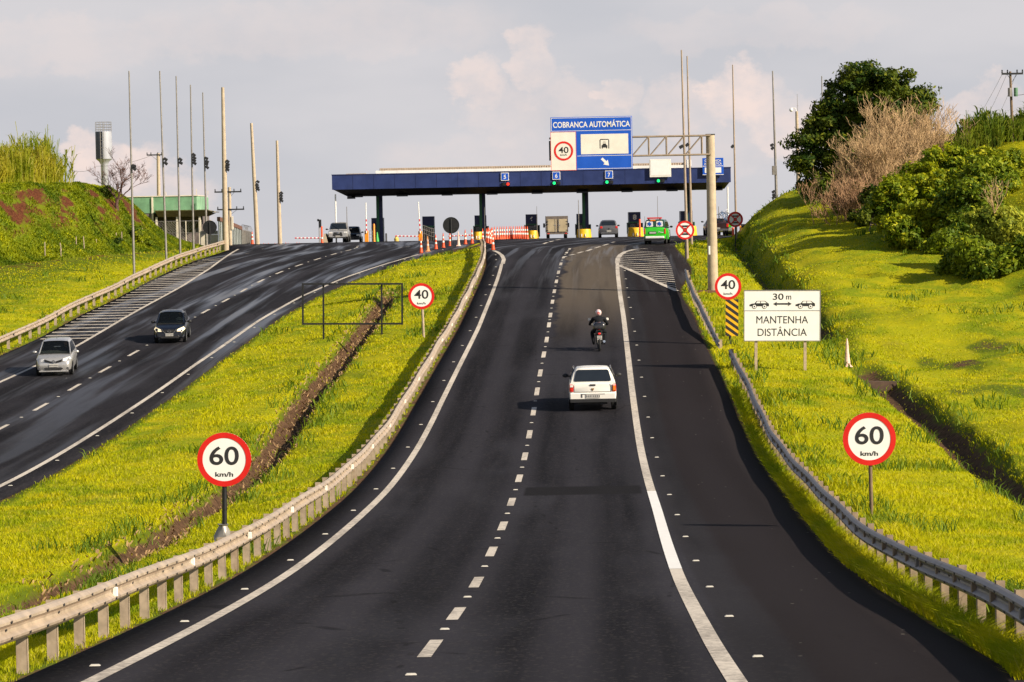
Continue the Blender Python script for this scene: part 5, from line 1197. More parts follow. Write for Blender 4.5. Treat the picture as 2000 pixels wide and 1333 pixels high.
# stakes on the left bank foot
grp = 'thin bamboo stakes at the foot of the left bank'
for i, (x, yt, yb_, dx) in enumerate([(88, 474, 504, 0), (119, 480, 504, 0), (121, 476, 495, 4), (149, 465, 482, 0), (165, 462, 489, 2), (188, 470, 476, 0), (238, 455, 475, 0), (227, 456, 464, 0), (277, 446, 474, -2)]):
    p = G(x, yb_, 100); h = (yb_ - yt) * p.y / FPX; mb = MB(); mb.tube([(0, 0, -.2), (-dx * .03, 0, h)], .035, 5); o = mb.build('stake', M_railp)
    o.location = p; tag(o, ['pale stake standing alone furthest left on the lawn', 'upright pale stake of the crossed looking pair', 'leaning pale stake of the crossed looking pair', 'pale stake at the red earth foot of the bank', 'thicker forked looking stake at the foot of the bank', 'short dark stake on the bank foot', 'pale stake left of the nearest thin light pole', 'small stake tip just left of the dark weed clump', 'pale stake right of the nearest thin light pole'][i], 'stake', grp)
# culvert headwall
p = G(1717, 768, 60); t = thing('culvert_headwall', 'dark brown concrete culvert headwall across the right ditch', 'headwall', (p.x, p.y, p.z)); u = FPX / p.y
tt = W(1717, 744, p.y).z - p.z
mb = MB(); mb.loft([[(-53 / u, 0, -1.2), (50 / u, 0, -1.2), (50 / u, .3, -1.2), (-53 / u, .3, -1.2)], [(-53 / u, 0, tt), (50 / u, 0, tt - .05), (50 / u, .3, tt - .05), (-53 / u, .3, tt)]]); mb.build('wall', pm('stained_concrete', (.10, .06, .04), .95, 0, .3, 2, .5), t)

# ------------------------------------------------------------------ vehicles
def ringbody(y, zl_, zh, hw, crown=.02):
    h = zh - zl_
    half = [(hw * .80, zl_), (hw * .955, zl_ + .08 * h), (hw, zl_ + .34 * h), (hw * .995, zl_ + .66 * h), (hw * .965, zl_ + .88 * h), (hw * .90, zh - .01), (hw * .5, zh + crown * .8)]
    return [(x, y, z) for x, z in half] + [(0, y, zh + crown)] + [(-x, y, z) for x, z in reversed(half)] + [(0, y, zl_)]
def ringgh(y, zt, ht, zb, hb):
    m = .5; half = [(hb, zb), (hb + (ht - hb) * .5 + .018, zb + (zt - zb) * .5), (ht + .01, zt - min(.07, (zt - zb) * .25)), (ht * .9, zt - .008), (ht * .5, zt + .012)]
    return [(x, y, z) for x, z in half] + [(0, y, zt + .016)] + [(-x, y, z) for x, z in reversed(half)] + [(0, y, zb)]
def sect(mb, stations, fn, sub=3):
    """smooth the station list with linear resampling"""
    rings = []
    for s in stations: rings.append(fn(*s))
    mb.loft(rings, True, True, True)
def panel(mb, P, off=.012, th=.01):
    """thin plate over a polygon given in space, offset outwards along its normal"""
    P = [Vector(p) for p in P]; n = (P[1] - P[0]).cross(P[-1] - P[0]).normalized(); c = sum(P, Vector()) / len(P)
    if n.dot(c - Vector((0, c.y * .0, .6))) < 0: n = -n
    A = [p + n * off for p in P]; B = [p - n * th for p in P]; k = len(P)
    mb.add(A + B, [tuple(range(k)), tuple(reversed(range(k, 2 * k)))] + [(i, (i + 1) % k, (i + 1) % k + k, i + k) for i in range(k)])
def rounded(P, r=.06):
    """cut the corners of a polygon"""
    P = [Vector(p) for p in P]; out = []
    for i, p in enumerate(P):
        a, b = P[i - 1], P[(i + 1) % len(P)]
        out += [p + (a - p).normalized() * r, p + ((a - p).normalized() + (b - p).normalized()) * r * .3, p + (b - p).normalized() * r]
    return out
def wheel(t, x, y, r, w, s):
    mb = MB(); prof = [(r * .62, -w / 2), (r * .93, -w / 2), (r, -w * .36), (r, w * .36), (r * .93, w / 2), (r * .62, w / 2)]
    rings = [[(x + zz, y + q * math.cos(k * math.pi / 12), r + q * math.sin(k * math.pi / 12)) for k in range(24)] for q, zz in prof]
    mb.loft(rings, True, True, True); o = mb.build('wheel', M_tyre, t)
    mb = MB(); xo = x + s * (w / 2 + .004)
    mb.tube([(xo - s * .02, y, r), (xo, y, r)], r * .3, 12, True, False)
    for k in range(5):
        a = k * 2 * math.pi / 5 + .3; c, sn = math.cos(a), math.sin(a)
        P = [(xo, y + c * r * .1 - sn * .03, r + sn * r * .1 + c * .03), (xo, y + c * r * .62 - sn * .045, r + sn * r * .62 + c * .045), (xo, y + c * r * .62 + sn * .045, r + sn * r * .62 - c * .045), (xo, y + c * r * .1 + sn * .03, r + sn * r * .1 - c * .03)]
        mb.add(P + [(px_ - s * .02, py_, pz_) for px_, py_, pz_ in P], [(0, 1, 2, 3), (7, 6, 5, 4), (0, 4, 5, 1), (1, 5, 6, 2), (2, 6, 7, 3), (3, 7, 4, 0)])
    rr = [[(xo - s * d, y + q * math.cos(k * math.pi / 12), r + q * math.sin(k * math.pi / 12)) for k in range(24)] for q, d in ((r * .58, 0), (r * .66, 0), (r * .66, .02), (r * .58, .02))]
    mb.loft(rr + [rr[0]], True, False, True); mb.build('rim', M_rim, o)
def arch(t, x, y, r, s, mat=None):
    mb = MB(); P = [(x, y + r * math.cos(a * math.pi / 14), max(.16, .30 + r * math.sin(a * math.pi / 14))) for a in range(-3, 18)]
    panel(mb, P, .006, .004); return mb
def plate_(t, y, z, w=.4, h=.13, s=-1, txt='IJK 4827'):
    mb = MB(); mb.bbox(-w / 2, w / 2, min(y, y + s * .015), max(y, y + s * .015), z - h / 2, z + h / 2, .004); p = mb.build('number_plate', M_plate, t)
    mb = MB()
    for k in range(7):
        x = (-.42 + k * .14 + (.03 if k > 2 else 0)) * w; mb.box(x - .018, x + .018, y + s * .018 if s < 0 else y + .015, y + s * .015 if s < 0 else y + .018, z - h * .26, z + h * .26)
    mb.build('plate_characters', M_plateink, p)
def car(name, label, cat, loc, rz, body, gh, paint, side_win, wheels, wr=.30, ww=.18, rear=None, front=None, mirrors=None, group=None, roofpaint=None, glass=None, open_front=False):
    t = thing(name, label, cat, loc, rz, group)
    mb = MB(); sect(mb, body, ringbody); b = mb.build('body', paint, t)
    mb = MB()
    if open_front:
        mb.loft([ringgh(*g_) for g_ in gh[:-1]], True, False, True); a_, b2 = ringgh(*gh[-2]), ringgh(*gh[-1])
        for s in (0, 1):
            i2 = 2 if s == 0 else 8
            mb.tube([a_[i2], b2[i2]], .032, 6)
    else: sect(mb, gh, ringgh)
    mb.build('cabin', roofpaint or paint, t)
    gl = glass or M_glass
    def xw(z, hb, ht, zb, zt): return hb + (ht - hb) * (z - zb) / (zt - zb)
    for P, (hb, ht, zb, zt) in side_win:
        for s in (1, -1):
            mb = MB(); panel(mb, rounded([(s * (xw(z, hb, ht, zb, zt) + .012), y, z) for y, z in P], .03), .012, .02); mb.build('side_window', gl, t)
    if rear: mb = MB(); panel(mb, rounded(rear, .06), .016, .02); mb.build('rear_window', gl, t)
    if front: mb = MB(); panel(mb, rounded(front, .05), .016, .02); mb.build('windscreen', M_screen if open_front else gl, t)
    hw = max(s_[3] for s_ in body)
    for (y) in wheels:
        for s in (1, -1):
            wheel(t, s * (hw - ww / 2 + .005), y, wr, ww, s)
        mb = MB()
        for s in (1, -1): m2 = arch(t, s * hw * .995, y, wr * 1.16, s); mb.add(m2.v, m2.f)
        mb.build('wheel_arch', M_trim, t)
    if mirrors:
        x, y, z, mm = mirrors
        for s in (1, -1): mb = MB(); mb.ellip((s * (x + .10), y, z), (.115, .06, .075), 10, 6); mb.box(min(s * (x - .08), s * (x + .02)), max(s * (x - .08), s * (x + .02)), y - .02, y + .02, z - .05, z - .01); mb.build('door_mirror', mm, t)
    return t
M_pwhite = pm('paint_white', (0.80, 0.77, 0.71), .3, 0, .02, 2, coat=.3)
M_psilver = pm('paint_silver', (0.50, 0.49, 0.48), .3, .55, .04, 3, coat=.4)
M_pblack = pm('paint_black', (0.006, 0.007, 0.012), .3, .0, .1, 3, coat=.25)
M_pgrey = pm('paint_grey', (0.11, 0.11, 0.12), .4, .3, .06, 3, coat=.3)
M_pgreen = pm('paint_green', (0.04, 0.52, 0.02), .35, 0, .05, 3, coat=.3)
M_pdgreen = pm('paint_dark_green', (0.008, 0.055, 0.035), .3, 0, .1, 3, coat=.4)

def mk_screen():
    m, t, b = new_mat('windscreen_glass'); b.inputs['Base Color'].default_value = (.01, .012, .014, 1); b.inputs['Roughness'].default_value = .06
    n = t.noise(t.new('ShaderNodeTexCoord').outputs['Object'], 2.0); t.lk(t.ramp(n, .3, .7, .05, .09), b.inputs['Roughness'])
    tr = t.new('ShaderNodeBsdfTransparent'); tr.inputs[0].default_value = (.8, .85, .83, 1); mx = t.new('ShaderNodeMixShader'); mx.inputs[0].default_value = .72
    t.lk(b.outputs[0], mx.inputs[1]); t.lk(tr.outputs[0], mx.inputs[2]); t.lk(mx.outputs[0], t.n['Material Output'].inputs[0]); return m
M_screen = mk_screen()
def groundcar(px_, py_, y0=60):
    return G(px_, py_, y0)
# --- white two-box car going away
pA = groundcar(1160, 803); pA.y += .3; L = 4.1; HW = .83
loc = Vector((pA.x, pA.y + L / 2 - .6, 0)); slope = (zr(loc.y + 1) - zr(loc.y - 1)) / 2; loc.z = zr(loc.y) + .0
body = [(-2.05, .44, .86, .76), (-2.03, .36, .95, .79), (-1.92, .33, .985, .82), (-1.3, .26, .99, .83), (0, .24, .99, .83), (1.0, .25, .97, .82), (1.7, .30, .88, .79), (1.98, .36, .75, .72), (2.05, .44, .66, .64)]
gh = [(-1.99, 1.02, .745, .95, .78), (-1.86, 1.42, .63, .95, .78), (-1.80, 1.49, .59, .95, .785), (-1.6, 1.50, .58, .95, .79), (-.6, 1.46, .585, .95, .79), (.1, 1.39, .59, .95, .79), (.38, 1.33, .60, .95, .79), (1.1, 1.0, .70, .95, .76)]
t = car('car', 'white car driving away in the right lane with black mirrors and dark rear window', 'car', loc, 0, body, gh, M_pwhite,
        [([(-1.2, 1.04), (-1.05, 1.40), (-.45, 1.42), (-.45, 1.04)], (.80, .60, .96, 1.5)), ([(-.38, 1.04), (-.38, 1.42), (.25, 1.40), (.85, 1.04)], (.80, .60, .96, 1.5))],
        (-1.35, 1.25), .30, .19, rear=[(-.655, -1.985, 1.045), (.655, -1.985, 1.045), (.55, -1.865, 1.44), (-.55, -1.865, 1.44)], front=[(.66, 1.02, 1.05), (-.66, 1.02, 1.05), (-.55, .42, 1.31), (.55, .42, 1.31)], mirrors=(.84, .55, 1.02, M_trim))
t.rotation_euler = (math.atan(slope), 0, R(-1))
mb = MB(); mb.bbox(-.80, .80, -2.11, -1.9, .45, .66, .03); mb.build('bumper', M_pwhite, t)
mb = MB(); mb.bbox(-.80, .80, -2.12, -1.9, .33, .448, .02); mb.box(-.5, .5, -1.95, -1.7, .24, .33); mb.build('bumper_strip', M_trim, t)
for s in (1, -1):
    mb = MB(); x0, x1 = sorted((s * .665, s * .81)); mb.bbox(x0, x1, -2.075, -1.9, .70, .95, .03); o = mb.build('tail_light', M_tail, t)
    mb = MB(); mb.bbox(x0 + .02, x1 - .02, -2.085, -2.0, .73 + (.0 if s < 0 else .0), .80 if s < 0 else .90, .02); mb.build('lens', M_amber if s > 0 else M_tail, o)
    mb = MB(); mb.bbox(x0 + .02, x1 - .02, -2.085, -2.0, .86 if s < 0 else .905, .93, .01); mb.build('lens', M_pwhite, o)
mb = MB(); mb.box(-.645, .645, -2.068, -2.05, .685, .693); mb.box(-.645, -.637, -2.068, -2.05, .69, .98); mb.box(.637, .645, -2.068, -2.05, .69, .98); mb.build('tailgate_seam', M_trim, t)
mb = MB(); mb.bbox(-.1, .1, -2.075, -2.03, .905, .95, .01); mb.build('tailgate_handle', M_trim, t)
mb = MB(); mb.prism([(0, .72), (.05, .79), (.03, .82), (0, .80), (-.03, .82), (-.05, .79)], -2.07, -2.04); mb.build('emblem', pm('emblem_gold', (.3, .15, .03), .4, .5), t)
mb = MB(); mb.box(-.42, .42, -2.113, -2.10, .60, .625); mb.box(-.42, -.36, -2.113, -2.10, .49, .6); mb.build('plate_recess', M_pgrey, t)
plate_(t, -2.115, .545, .5, .12)
mb = MB(); mb.tube([(.3, -2.05, .27), (.3, -1.7, .27)], .03, 8); mb.build('exhaust', M_dark, t)

# --- black sedan coming
def frontcar(name, label, px_, py_, zf, paint, hgt, L, HW, kind, rzd):
    p = groundcar(px_, py_); k = L / 2
    loc = Vector((p.x - .0, p.y + k - .75, 0)); slope = (zf(loc.y + 1) - zf(loc.y - 1)) / 2; loc.z = zf(loc.y)
    if kind == 'sedan':
        body = [(-k, .5, .95, HW * .84), (-k + .05, .36, 1.0, HW * .92), (-k + .5, .28, 1.04, HW), (-.6, .22, .97, HW), (.9, .22, .93, HW), (k - .75, .24, .86, HW * .985), (k - .25, .24, .76, HW * .93), (k - .06, .26, .66, HW * .84), (k, .30, .56, HW * .76)]
        gh = [(-k + .55, 1.0, HW * .78, .93, HW * .9), (-k + 1.25, hgt - .05, HW * .66, .93, HW * .92), (-k + 1.7, hgt, HW * .67, .93, HW * .93), (.0, hgt, HW * .69, .9, HW * .93), (.35, hgt - .05, HW * .70, .9, HW * .93), (1.2, .96, HW * .84, .88, HW * .9)]
        wb, wt = (1.16, .95), (.38, hgt - .07)
    else:
        body = [(-k, .5, .95, HW * .86), (-k + .05, .36, 1.0, HW * .94), (-.8, .24, .98, HW), (.8, .22, .95, HW), (k - .75, .24, .90, HW * .98), (k - .22, .24, .80, HW * .92), (k - .05, .26, .68, HW * .84), (k, .32, .56, HW * .76)]
        gh = [(-k + .08, 1.02, HW * .8, .93, HW * .9), (-k + .35, hgt - .06, HW * .68, .93, HW * .92), (-k + .8, hgt, HW * .69, .93, HW * .93), (.0, hgt, HW * .70, .9, HW * .93), (.3, hgt - .05, HW * .71, .9, HW * .93), (1.12, .98, HW * .84, .88, HW * .9)]
        wb, wt = (1.08, .98), (.34, hgt - .07)
    b_, t_ = HW * .90, HW * .69
    t = car(name, label, 'car', loc, R(180 + rzd), body, gh, paint,
            [([(-.15, .99), (-.15, hgt - .1), (.28, hgt - .12), (.88, .99)], (b_ + .02, t_ + .02, .92, hgt)), ([(-.22, .99), (-.22, hgt - .1), (-.95, hgt - .1), (-1.2, .99)], (b_ + .02, t_ + .02, .92, hgt))],
            (-k + .85, k - .82), .30, .18, rear=None, front=[(-HW * .80, wb[0], wb[1]), (HW * .80, wb[0], wb[1]), (HW * .64, wt[0], wt[1]), (-HW * .64, wt[0], wt[1])], mirrors=(HW + .02, .62, .98, paint if kind == 'hatch' else M_trim), open_front=True)
    for s in (1, -1): mb = MB(); mb.bbox(s * .38 - .22, s * .38 + .22, -.55, -.38, .7, 1.22, .04); mb.bbox(s * .38 - .1, s * .38 + .1, -.52, -.42, 1.22, 1.38, .03); mb.build('seat', M_trim, t)
    mb = MB(); mb.box(-HW * .82, HW * .82, .55, 1.15, .85, .955); mb.build('dashboard', M_trim, t)
    t.rotation_euler = (-math.atan(slope), 0, R(180 + rzd)); t.scale = (.95, .95, .96)
    return t, k
t, k = frontcar('car', 'black sedan approaching on the left carriageway with headlights on and driver visible', 331, 670, zl, M_pblack, 1.50, 4.4, .81, 'sedan', 2)
HWs = .81
M_lampon = pm('headlight_lit', (.8, .7, .5), .2, emit=(1.0, .80, .50), estr=.5)
for s in (1, -1):
    mb = MB(); P = [(s * .38, k - .03, .60), (s * .66, k - .10, .58), (s * .78, k - .42, .70), (s * .70, k - .40, .80), (s * .42, k - .10, .70)]
    panel(mb, P, .05, .05); mb.build('headlight', M_lampon, t)
    mb = MB(); mb.prism([(s * .12, .50), (s * .20, .50), (s * .43, .73), (s * .35, .73)], k + .02, k - .3); mb.build('grille_chrome', M_chrome, t)
    mb = MB(); mb.tube([(s * .44, k + .0, .40), (s * .54, k - .03, .33), (s * .68, k - .10, .34), (s * .73, k - .2, .42)], .022, 6); mb.build('fog_lamp_trim', M_chrome, t)
mb = MB(); mb.prism([(-.28, .70), (-.12, .51), (.12, .51), (.28, .70)], k + .012, k - .2); mb.build('grille', M_trim, t)
mb = MB(); mb.ring(.055, .085, k + .02, k + .04, 24, (0, .62)); mb.box(-.10, .10, k + .02, k + .05, .605, .635); mb.build('emblem', M_chrome, t)
mb = MB(); mb.bbox(-.46, .46, k - .2, k + .012, .28, .38, .02); mb.build('lower_intake', M_trim, t)
plate_(t, k + .02, .45, .40, .13, 1)
# headliner strip, pale A pillar highlight comes from the sky; driver
def driver(label, par_loc, par_rot, x, y, z, shirt):
    t2 = thing('person', label, 'person', par_loc, 0); t2.rotation_euler = par_rot
    mb = MB(); mb.ellip((x, y, z + .02), (.085, .10, .12), 12, 8); mb.ellip((x, y + .10, z + .01), (.016, .02, .025), 6, 4); mb.tube([(x, y - .02, z - .2), (x, y, z - .06)], .05, 8); n_skin = len(mb.f)
    mb.loft([[(x + a * .21 * q, y - .03 + b * .11 * q, zz) for a, b in [(math.cos(i * math.pi / 6), math.sin(i * math.pi / 6)) for i in range(12)]] for q, zz in ((.8, z - .55), (.95, z - .35), (1, z - .22), (.6, z - .16), (.25, z - .13))], True, True, True)
    mb.mi = [1 if i < n_skin else 0 for i in range(len(mb.f))]; mb.build('body', [shirt, M_skin], t2)
    mb = MB(); mb.ellip((x, y - .02, z + .07), (.092, .105, .09), 12, 6); mb.build('hair', M_black, t2)
    return t2
M_shirt = pm('white_shirt', (.75, .72, .66), .8, 0, .05, 9)
driver('driver in a white shirt behind the windscreen of the black sedan', t.location, t.rotation_euler, -.38, -.30, 1.24, M_shirt)

# --- silver hatchback coming
t, k = frontcar('car', 'silver car driving towards the camera, nearest on the left carriageway, with dark windscreen', 103, 733, zl, M_psilver, 1.50, 4.2, .83, 'hatch', 4)
for s in (1, -1):
    mb = MB(); panel(mb, [(s * .40, k - .03, .66), (s * .64, k - .10, .62), (s * .78, k - .40, .74), (s * .70, k - .36, .84), (s * .42, k - .12, .76)], .045, .05); mb.build('headlight', M_lamp, t)
    mb = MB(); mb.tube([(s * .64, k - .10, .36), (s * .64, k + .01, .36)], .055, 14, True, False); o = mb.build('fog_lamp', M_chrome, t)
    mb = MB(); mb.prism([(s * .08, .665), (s * .10, .64), (s * .40, .73), (s * .40, .76)], k + .015, k - .25); mb.prism([(s * .08, .61), (s * .10, .59), (s * .38, .675), (s * .38, .70)], k + .02, k - .2); mb.build('grille_bar', M_trim, t)
mb = MB(); mb.ring(.04, .075, k + .02, k + .04, 24, (0, .66)); mb.box(-.012, .012, k + .02, k + .045, .6, .72); mb.build('emblem', M_chrome, t)
mb = MB(); mb.prism([(-.44, .36), (-.36, .29), (.36, .29), (.44, .36), (.34, .40), (-.34, .40)], k + .02, k - .2); mb.build('lower_intake', M_trim, t)
mb = MB(); mb.bbox(-.66, .66, k - .2, k + .03, .21, .262, .02); mb.build('bumper_lip', M_psilver, t)
plate_(t, k + .02, .49, .40, .13, 1)
mb = MB(); mb.tube([(0, -.3, 1.51), (0, -.42, 1.60)], .012, 5); mb.build('aerial', M_trim, t)

driver('dimly seen driver in dark clothes behind the windscreen of the silver car', t.location, t.rotation_euler, -.38, -.30, 1.22, M_cloth)
# --- grey hatchback at lane 7, rear view
def rearcar(label, px_, Y, paint, hgt=1.5, HW=.84, L=4.2, rz=0, name='car', cat='car', rearwin=True, tail=True):
    p = W(px_, 465, Y); loc = Vector((p.x, Y + L / 2, surf(p.x, Y + L / 2))); k = L / 2
    body = [(-k, .44, .86, HW * .9), (-k + .03, .36, .97, HW * .96), (-k + .2, .3, 1.0, HW), (0, .24, 1.0, HW), (k - .8, .25, .95, HW), (k, .4, .65, HW * .8)]
    gh = [(-k + .06, 1.0, HW * .86, .95, HW * .93), (-k + .28, hgt - .08, HW * .72, .95, HW * .94), (-k + .5, hgt, HW * .70, .95, HW * .94), (.1, hgt, HW * .70, .95, HW * .94), (1.1, 1.0, HW * .85, .93, HW * .9)]
    t = car(name, label, cat, loc, R(rz), body, gh, paint, [([(-1.1, 1.04), (-1.0, hgt - .1), (.1, hgt - .1), (.8, 1.04)], (HW * .94, HW * .71, .95, hgt))], (-k + .75, k - .8), .30, .19,
            rear=[(-HW * .76, -k + .07, 1.05), (HW * .76, -k + .07, 1.05), (HW * .62, -k + .25, hgt - .10), (-HW * .62, -k + .25, hgt - .10)], mirrors=(HW + .02, .5, 1.02, M_trim))
    for s in (1, -1):
        mb = MB(); x0, x1 = sorted((s * HW * .68, s * HW * .95)); mb.bbox(x0, x1, -k - .02, -k + .15, .80, .98, .03); mb.build('tail_light', M_tail, t)
    plate_(t, -k - .02, .56, .4, .13)
    return t, k
t, k = rearcar('grey hatchback entering lane 7 under the canopy, seen from the rear', 1189.5, 262, M_pgrey, 1.5, .80)
mb = MB(); mb.prism([(-.07, .78), (0, .70), (.07, .78), (0, .84)], -k - .03, -k + .05); mb.build('emblem', M_trim, t)
mb = MB(); mb.bbox(-.72, .72, -k - .05, -k + .1, .34, .47, .03); mb.build('bumper', M_pgrey, t)

# --- box truck in lane 6
p = W(1088.5, 465, 281); Y = 281; u = FPX / Y; loc = Vector((p.x, Y, zr(Y) - .02)); hb = W(1088, 422.5, Y).z - loc.z; w2 = 21.5 / u
M_box = pm('box_beige', (0.47, 0.38, 0.24), .4, .2, .12, 1.5, dirt=((.30, .22, .13), .4)); M_boxf = pm('box_frame', (0.16, 0.13, 0.11), .6, .2, .15, 4)
t = thing('box_truck', 'boxy truck with two beige rear doors and dark frame waiting at booth 6', 'truck', loc)
mb = MB(); mb.box(-w2, w2, 0, 5.0, .55, hb); mb.build('cargo_box', M_boxf, t)
for s in (1, -1):
    mb = MB(); x0, x1 = sorted((s * .06, s * (w2 - .12))); mb.bbox(x0, x1, -.05, 0, .62, hb - .28, .02); d = mb.build('rear_door', M_box, t)
    mb = MB(); mb.tube([(s * .16, -.07, .6), (s * .16, -.07, hb - .25)], .02, 6); mb.box(min(s * .1, s * .3), max(s * .1, s * .3), -.075, -.05, 1.2, 1.25); mb.build('door_handle', M_chrome, d)
    for z in (.75, 1.3, hb - .5): mb = MB(); x0, x1 = sorted((s * (w2 - .2), s * (w2 + .01))); mb.box(x0, x1, -.07, -.05, z - .03, z + .03); mb.build('hinge', M_dark, d)
mb = MB(); mb.bbox(-w2, w2, -.08, .1, .38, .52, .02); mb.build('bumper', M_boxf, t)
mb = MB(); mb.bbox(-w2 + .1, w2 - .1, 5.05, 6.6, .4, 2.0, .08); mb.build('cab', M_white, t)
for s in (1, -1):
    mb = MB(); mb.bbox(s * (w2 + .12) - .09, s * (w2 + .12) + .09, 5.3, 5.4, 1.0, 1.4, .03); mb.tube([(s * (w2 - .1), 5.35, 1.2), (s * (w2 + .1), 5.35, 1.2)], .02, 5); mb.build('door_mirror', M_trim, t)
    for y in (.9, 5.4): wheel(t, s * (w2 - .2), y, .36, .24, s)
    mb = MB(); mb.bbox(min(s * .7, s * .9), max(s * .7, s * .9), -.1, -.07, .42, .5, .01); mb.build('tail_light', M_tail, t)

# --- green ambulance van
p = groundcar(1283, 479.5, 120); Y = 217.0; p = W(1283, 479.5, Y); u = FPX / Y; print('van', Y, u)
HW = 21.5 / u; Hh = W(1283, 430, Y).z - zr(Y); L = 4.3; k = L / 2; loc = Vector((p.x + .15, Y + k - .2, surf(p.x, Y + k)))
body = [(-k, .42, 1.12, HW * .93), (-k + .04, .34, 1.18, HW * .97), (-k + .25, .28, 1.2, HW), (.5, .25, 1.2, HW), (k - 1.0, .26, 1.05, HW * .98), (k - .2, .3, .88, HW * .88), (k, .4, .7, HW * .75)]
gh = [(-k + .03, 1.16, HW * .93, 1.1, HW * .95), (-k + .10, Hh - .1, HW * .84, 1.1, HW * .96), (-k + .25, Hh, HW * .82, 1.1, HW * .97), (.4, Hh, HW * .82, 1.1, HW * .97), (1.1, 1.25, HW * .88, 1.1, HW * .94)]
t = car('ambulance', 'green rescue van with light bar and white medical cross windows driving towards the booths', 'van', loc, R(-8), body, gh, M_pgreen, [([(-1.7, 1.24), (-1.65, Hh - .15), (-.7, Hh - .15), (-.7, 1.24)], (HW * .95, HW * .84, 1.15, Hh)), ([(-.6, 1.24), (-.6, Hh - .15), (.4, Hh - .15), (.85, 1.24)], (HW * .95, HW * .84, 1.15, Hh))],
        (-k + .8, k - .85), .33, .2, mirrors=(HW + .05, .75, 1.2, M_trim), roofpaint=M_pdgreen)
for s in (1, -1):
    mb = MB(); x0, x1 = sorted((s * .08, s * HW * .80)); panel(mb, rounded([(x0, -k + .045, 1.2), (x1, -k + .045, 1.2), (x1 - (.05 if s > 0 else 0), -k + .11, Hh - .14), (x0 + (.05 if s < 0 else 0), -k + .11, Hh - .14)], .05), .03, .02); wdw = mb.build('rear_window', M_pdgreen, t)
    cx = (x0 + x1) / 2; mb = MB(); panel(mb, rounded([(cx - .24, -k + .05, 1.23), (cx + .24, -k + .05, 1.23), (cx + .22, -k + .105, 1.62), (cx - .22, -k + .105, 1.62)], .05), .045, .02); mb.build('white_patch', M_white, wdw)
    mb = MB()
    for a in (0, 60, 120):
        ca, sa = math.cos(R(a + 90)), math.sin(R(a + 90)); P = [(cx + ca * x - sa * z, 1.425 + sa * x + ca * z) for x, z in ((-.15, -.035), (.15, -.035), (.15, .035), (-.15, .035))]; mb.prism(P, -k + .0 - .002 * a / 60, -k + .06)
    mb.build('medical_star', M_blue, wdw)
    mb = MB(); x0, x1 = sorted((s * HW * .84, s * HW * .99)); mb.bbox(x0, x1, -k - .02, -k + .2, .72, 1.1, .03); mb.build('tail_light', M_tail, t)
mb = MB(); mb.bbox(-HW * .72, HW * .62, -k + .3, -k + .6, Hh + .06, Hh + .16, .02); mb.box(-.5, -.4, -k + .35, -k + .5, Hh, Hh + .08); mb.box(.3, .4, -k + .35, -k + .5, Hh, Hh + .08); mb.build('light_bar', M_tail, t)
mb = MB(); mb.bbox(-.3, .05, -k + .02, -k + .14, Hh - .1, Hh - .0, .01); mb.build('brake_light', M_amber, t)
mb = MB(); mb.bbox(-HW * .86, HW * .86, -k - .06, -k + .15, .42, .56, .03); mb.build('bumper', M_white, t); mb = MB(); mb.bbox(-HW * .9, HW * .9, -k - .05, -k + .2, .26, .418, .03); mb.build('lower_bumper', M_trim, t)
mb = MB(); panel(mb, [(HW * 1.0, .6, .45), (HW * 1.0, .3, .9), (HW * .985, 1.3, 1.0), (HW * .97, 1.8, .6)], .012, .01); mb.build('white_flash', M_white, t)
mb = MB(); mb.bbox(-.42, .12, -k - .03, -k + .02, .72, .9, .02); mb.build('plate_recess', M_trim, t)
mb = MB(); mb.bbox(-.38, .08, -k - .045, -k - .03, .74, .86, .01); mb.build('number_plate', M_plate, t)
mb = MB(); mb.ring(.035, .05, -k - .02, -k + .01, 16, (.30, .86)); mb.box(.37, .46, -k - .02, -k + .01, .82, .855); mb.box(.47, .62, -k - .02, -k + .01, .80, .84); mb.build('side_logo', M_white, t)

# --- silver pickup and dark car coming, at the left booths
p = W(660, 475, 276); Y = 276; u = FPX / Y; loc = Vector((p.x, Y + 2.6, zr(Y) - .02)); HW = .93; k = 2.6; Hh = 1.80
body = [(-k, .6, 1.0, HW * .95), (-.6, .45, 1.12, HW), (.9, .42, 1.12, HW), (k - .9, .42, 1.08, HW), (k - .15, .44, 1.0, HW * .95), (k, .5, .86, HW * .85)]
gh = [(-1.2, 1.2, HW * .85, 1.05, HW * .92), (-1.0, Hh, HW * .74, 1.05, HW * .92), (.2, Hh, HW * .74, 1.05, HW * .92), (.45, Hh - .05, HW * .74, 1.05, HW * .92), (1.1, 1.15, HW * .86, 1.05, HW * .9)]
t = car('pickup_truck', 'silver pickup truck with black grille facing the camera at the left booths', 'pickup truck', loc, R(180), body, gh, M_psilver, [([(-.9, 1.2), (-.9, Hh - .1), (.3, Hh - .1), (.8, 1.2)], (HW * .92, HW * .75, 1.05, Hh))], (-k + 1.0, k - .9), .38, .24,
        front=[(-HW * .8, 1.08, 1.2), (HW * .8, 1.08, 1.2), (HW * .68, .5, Hh - .08), (-HW * .68, .5, Hh - .08)], mirrors=(HW + .05, .8, 1.2, M_trim))
mb = MB(); mb.prism([(-.45, .62), (-.36, .58), (.36, .58), (.45, .62), (.34, .92), (-.34, .92)], k + .03, k - .1); mb.build('grille', M_trim, t)
mb = MB(); mb.bbox(-.7, .7, k - .2, k + .04, .38, .5, .03); mb.build('lower_bumper', M_trim, t); mb = MB(); mb.ellip((0, k + .04, .84), (.13, .02, .05)); mb.build('emblem', M_chrome, t)
for s in (1, -1): mb = MB(); x0, x1 = sorted((s * .5, s * .84)); mb.bbox(x0, x1, k - .3, k + .02, .82, .96, .03); mb.build('headlight', M_lamp, t)
plate_(t, k + .05, .55, .42, .13, 1)
p = W(687, 474, 286); loc = Vector((p.x, 288, surf(p.x, 288))); HW = .86; k = 2.1
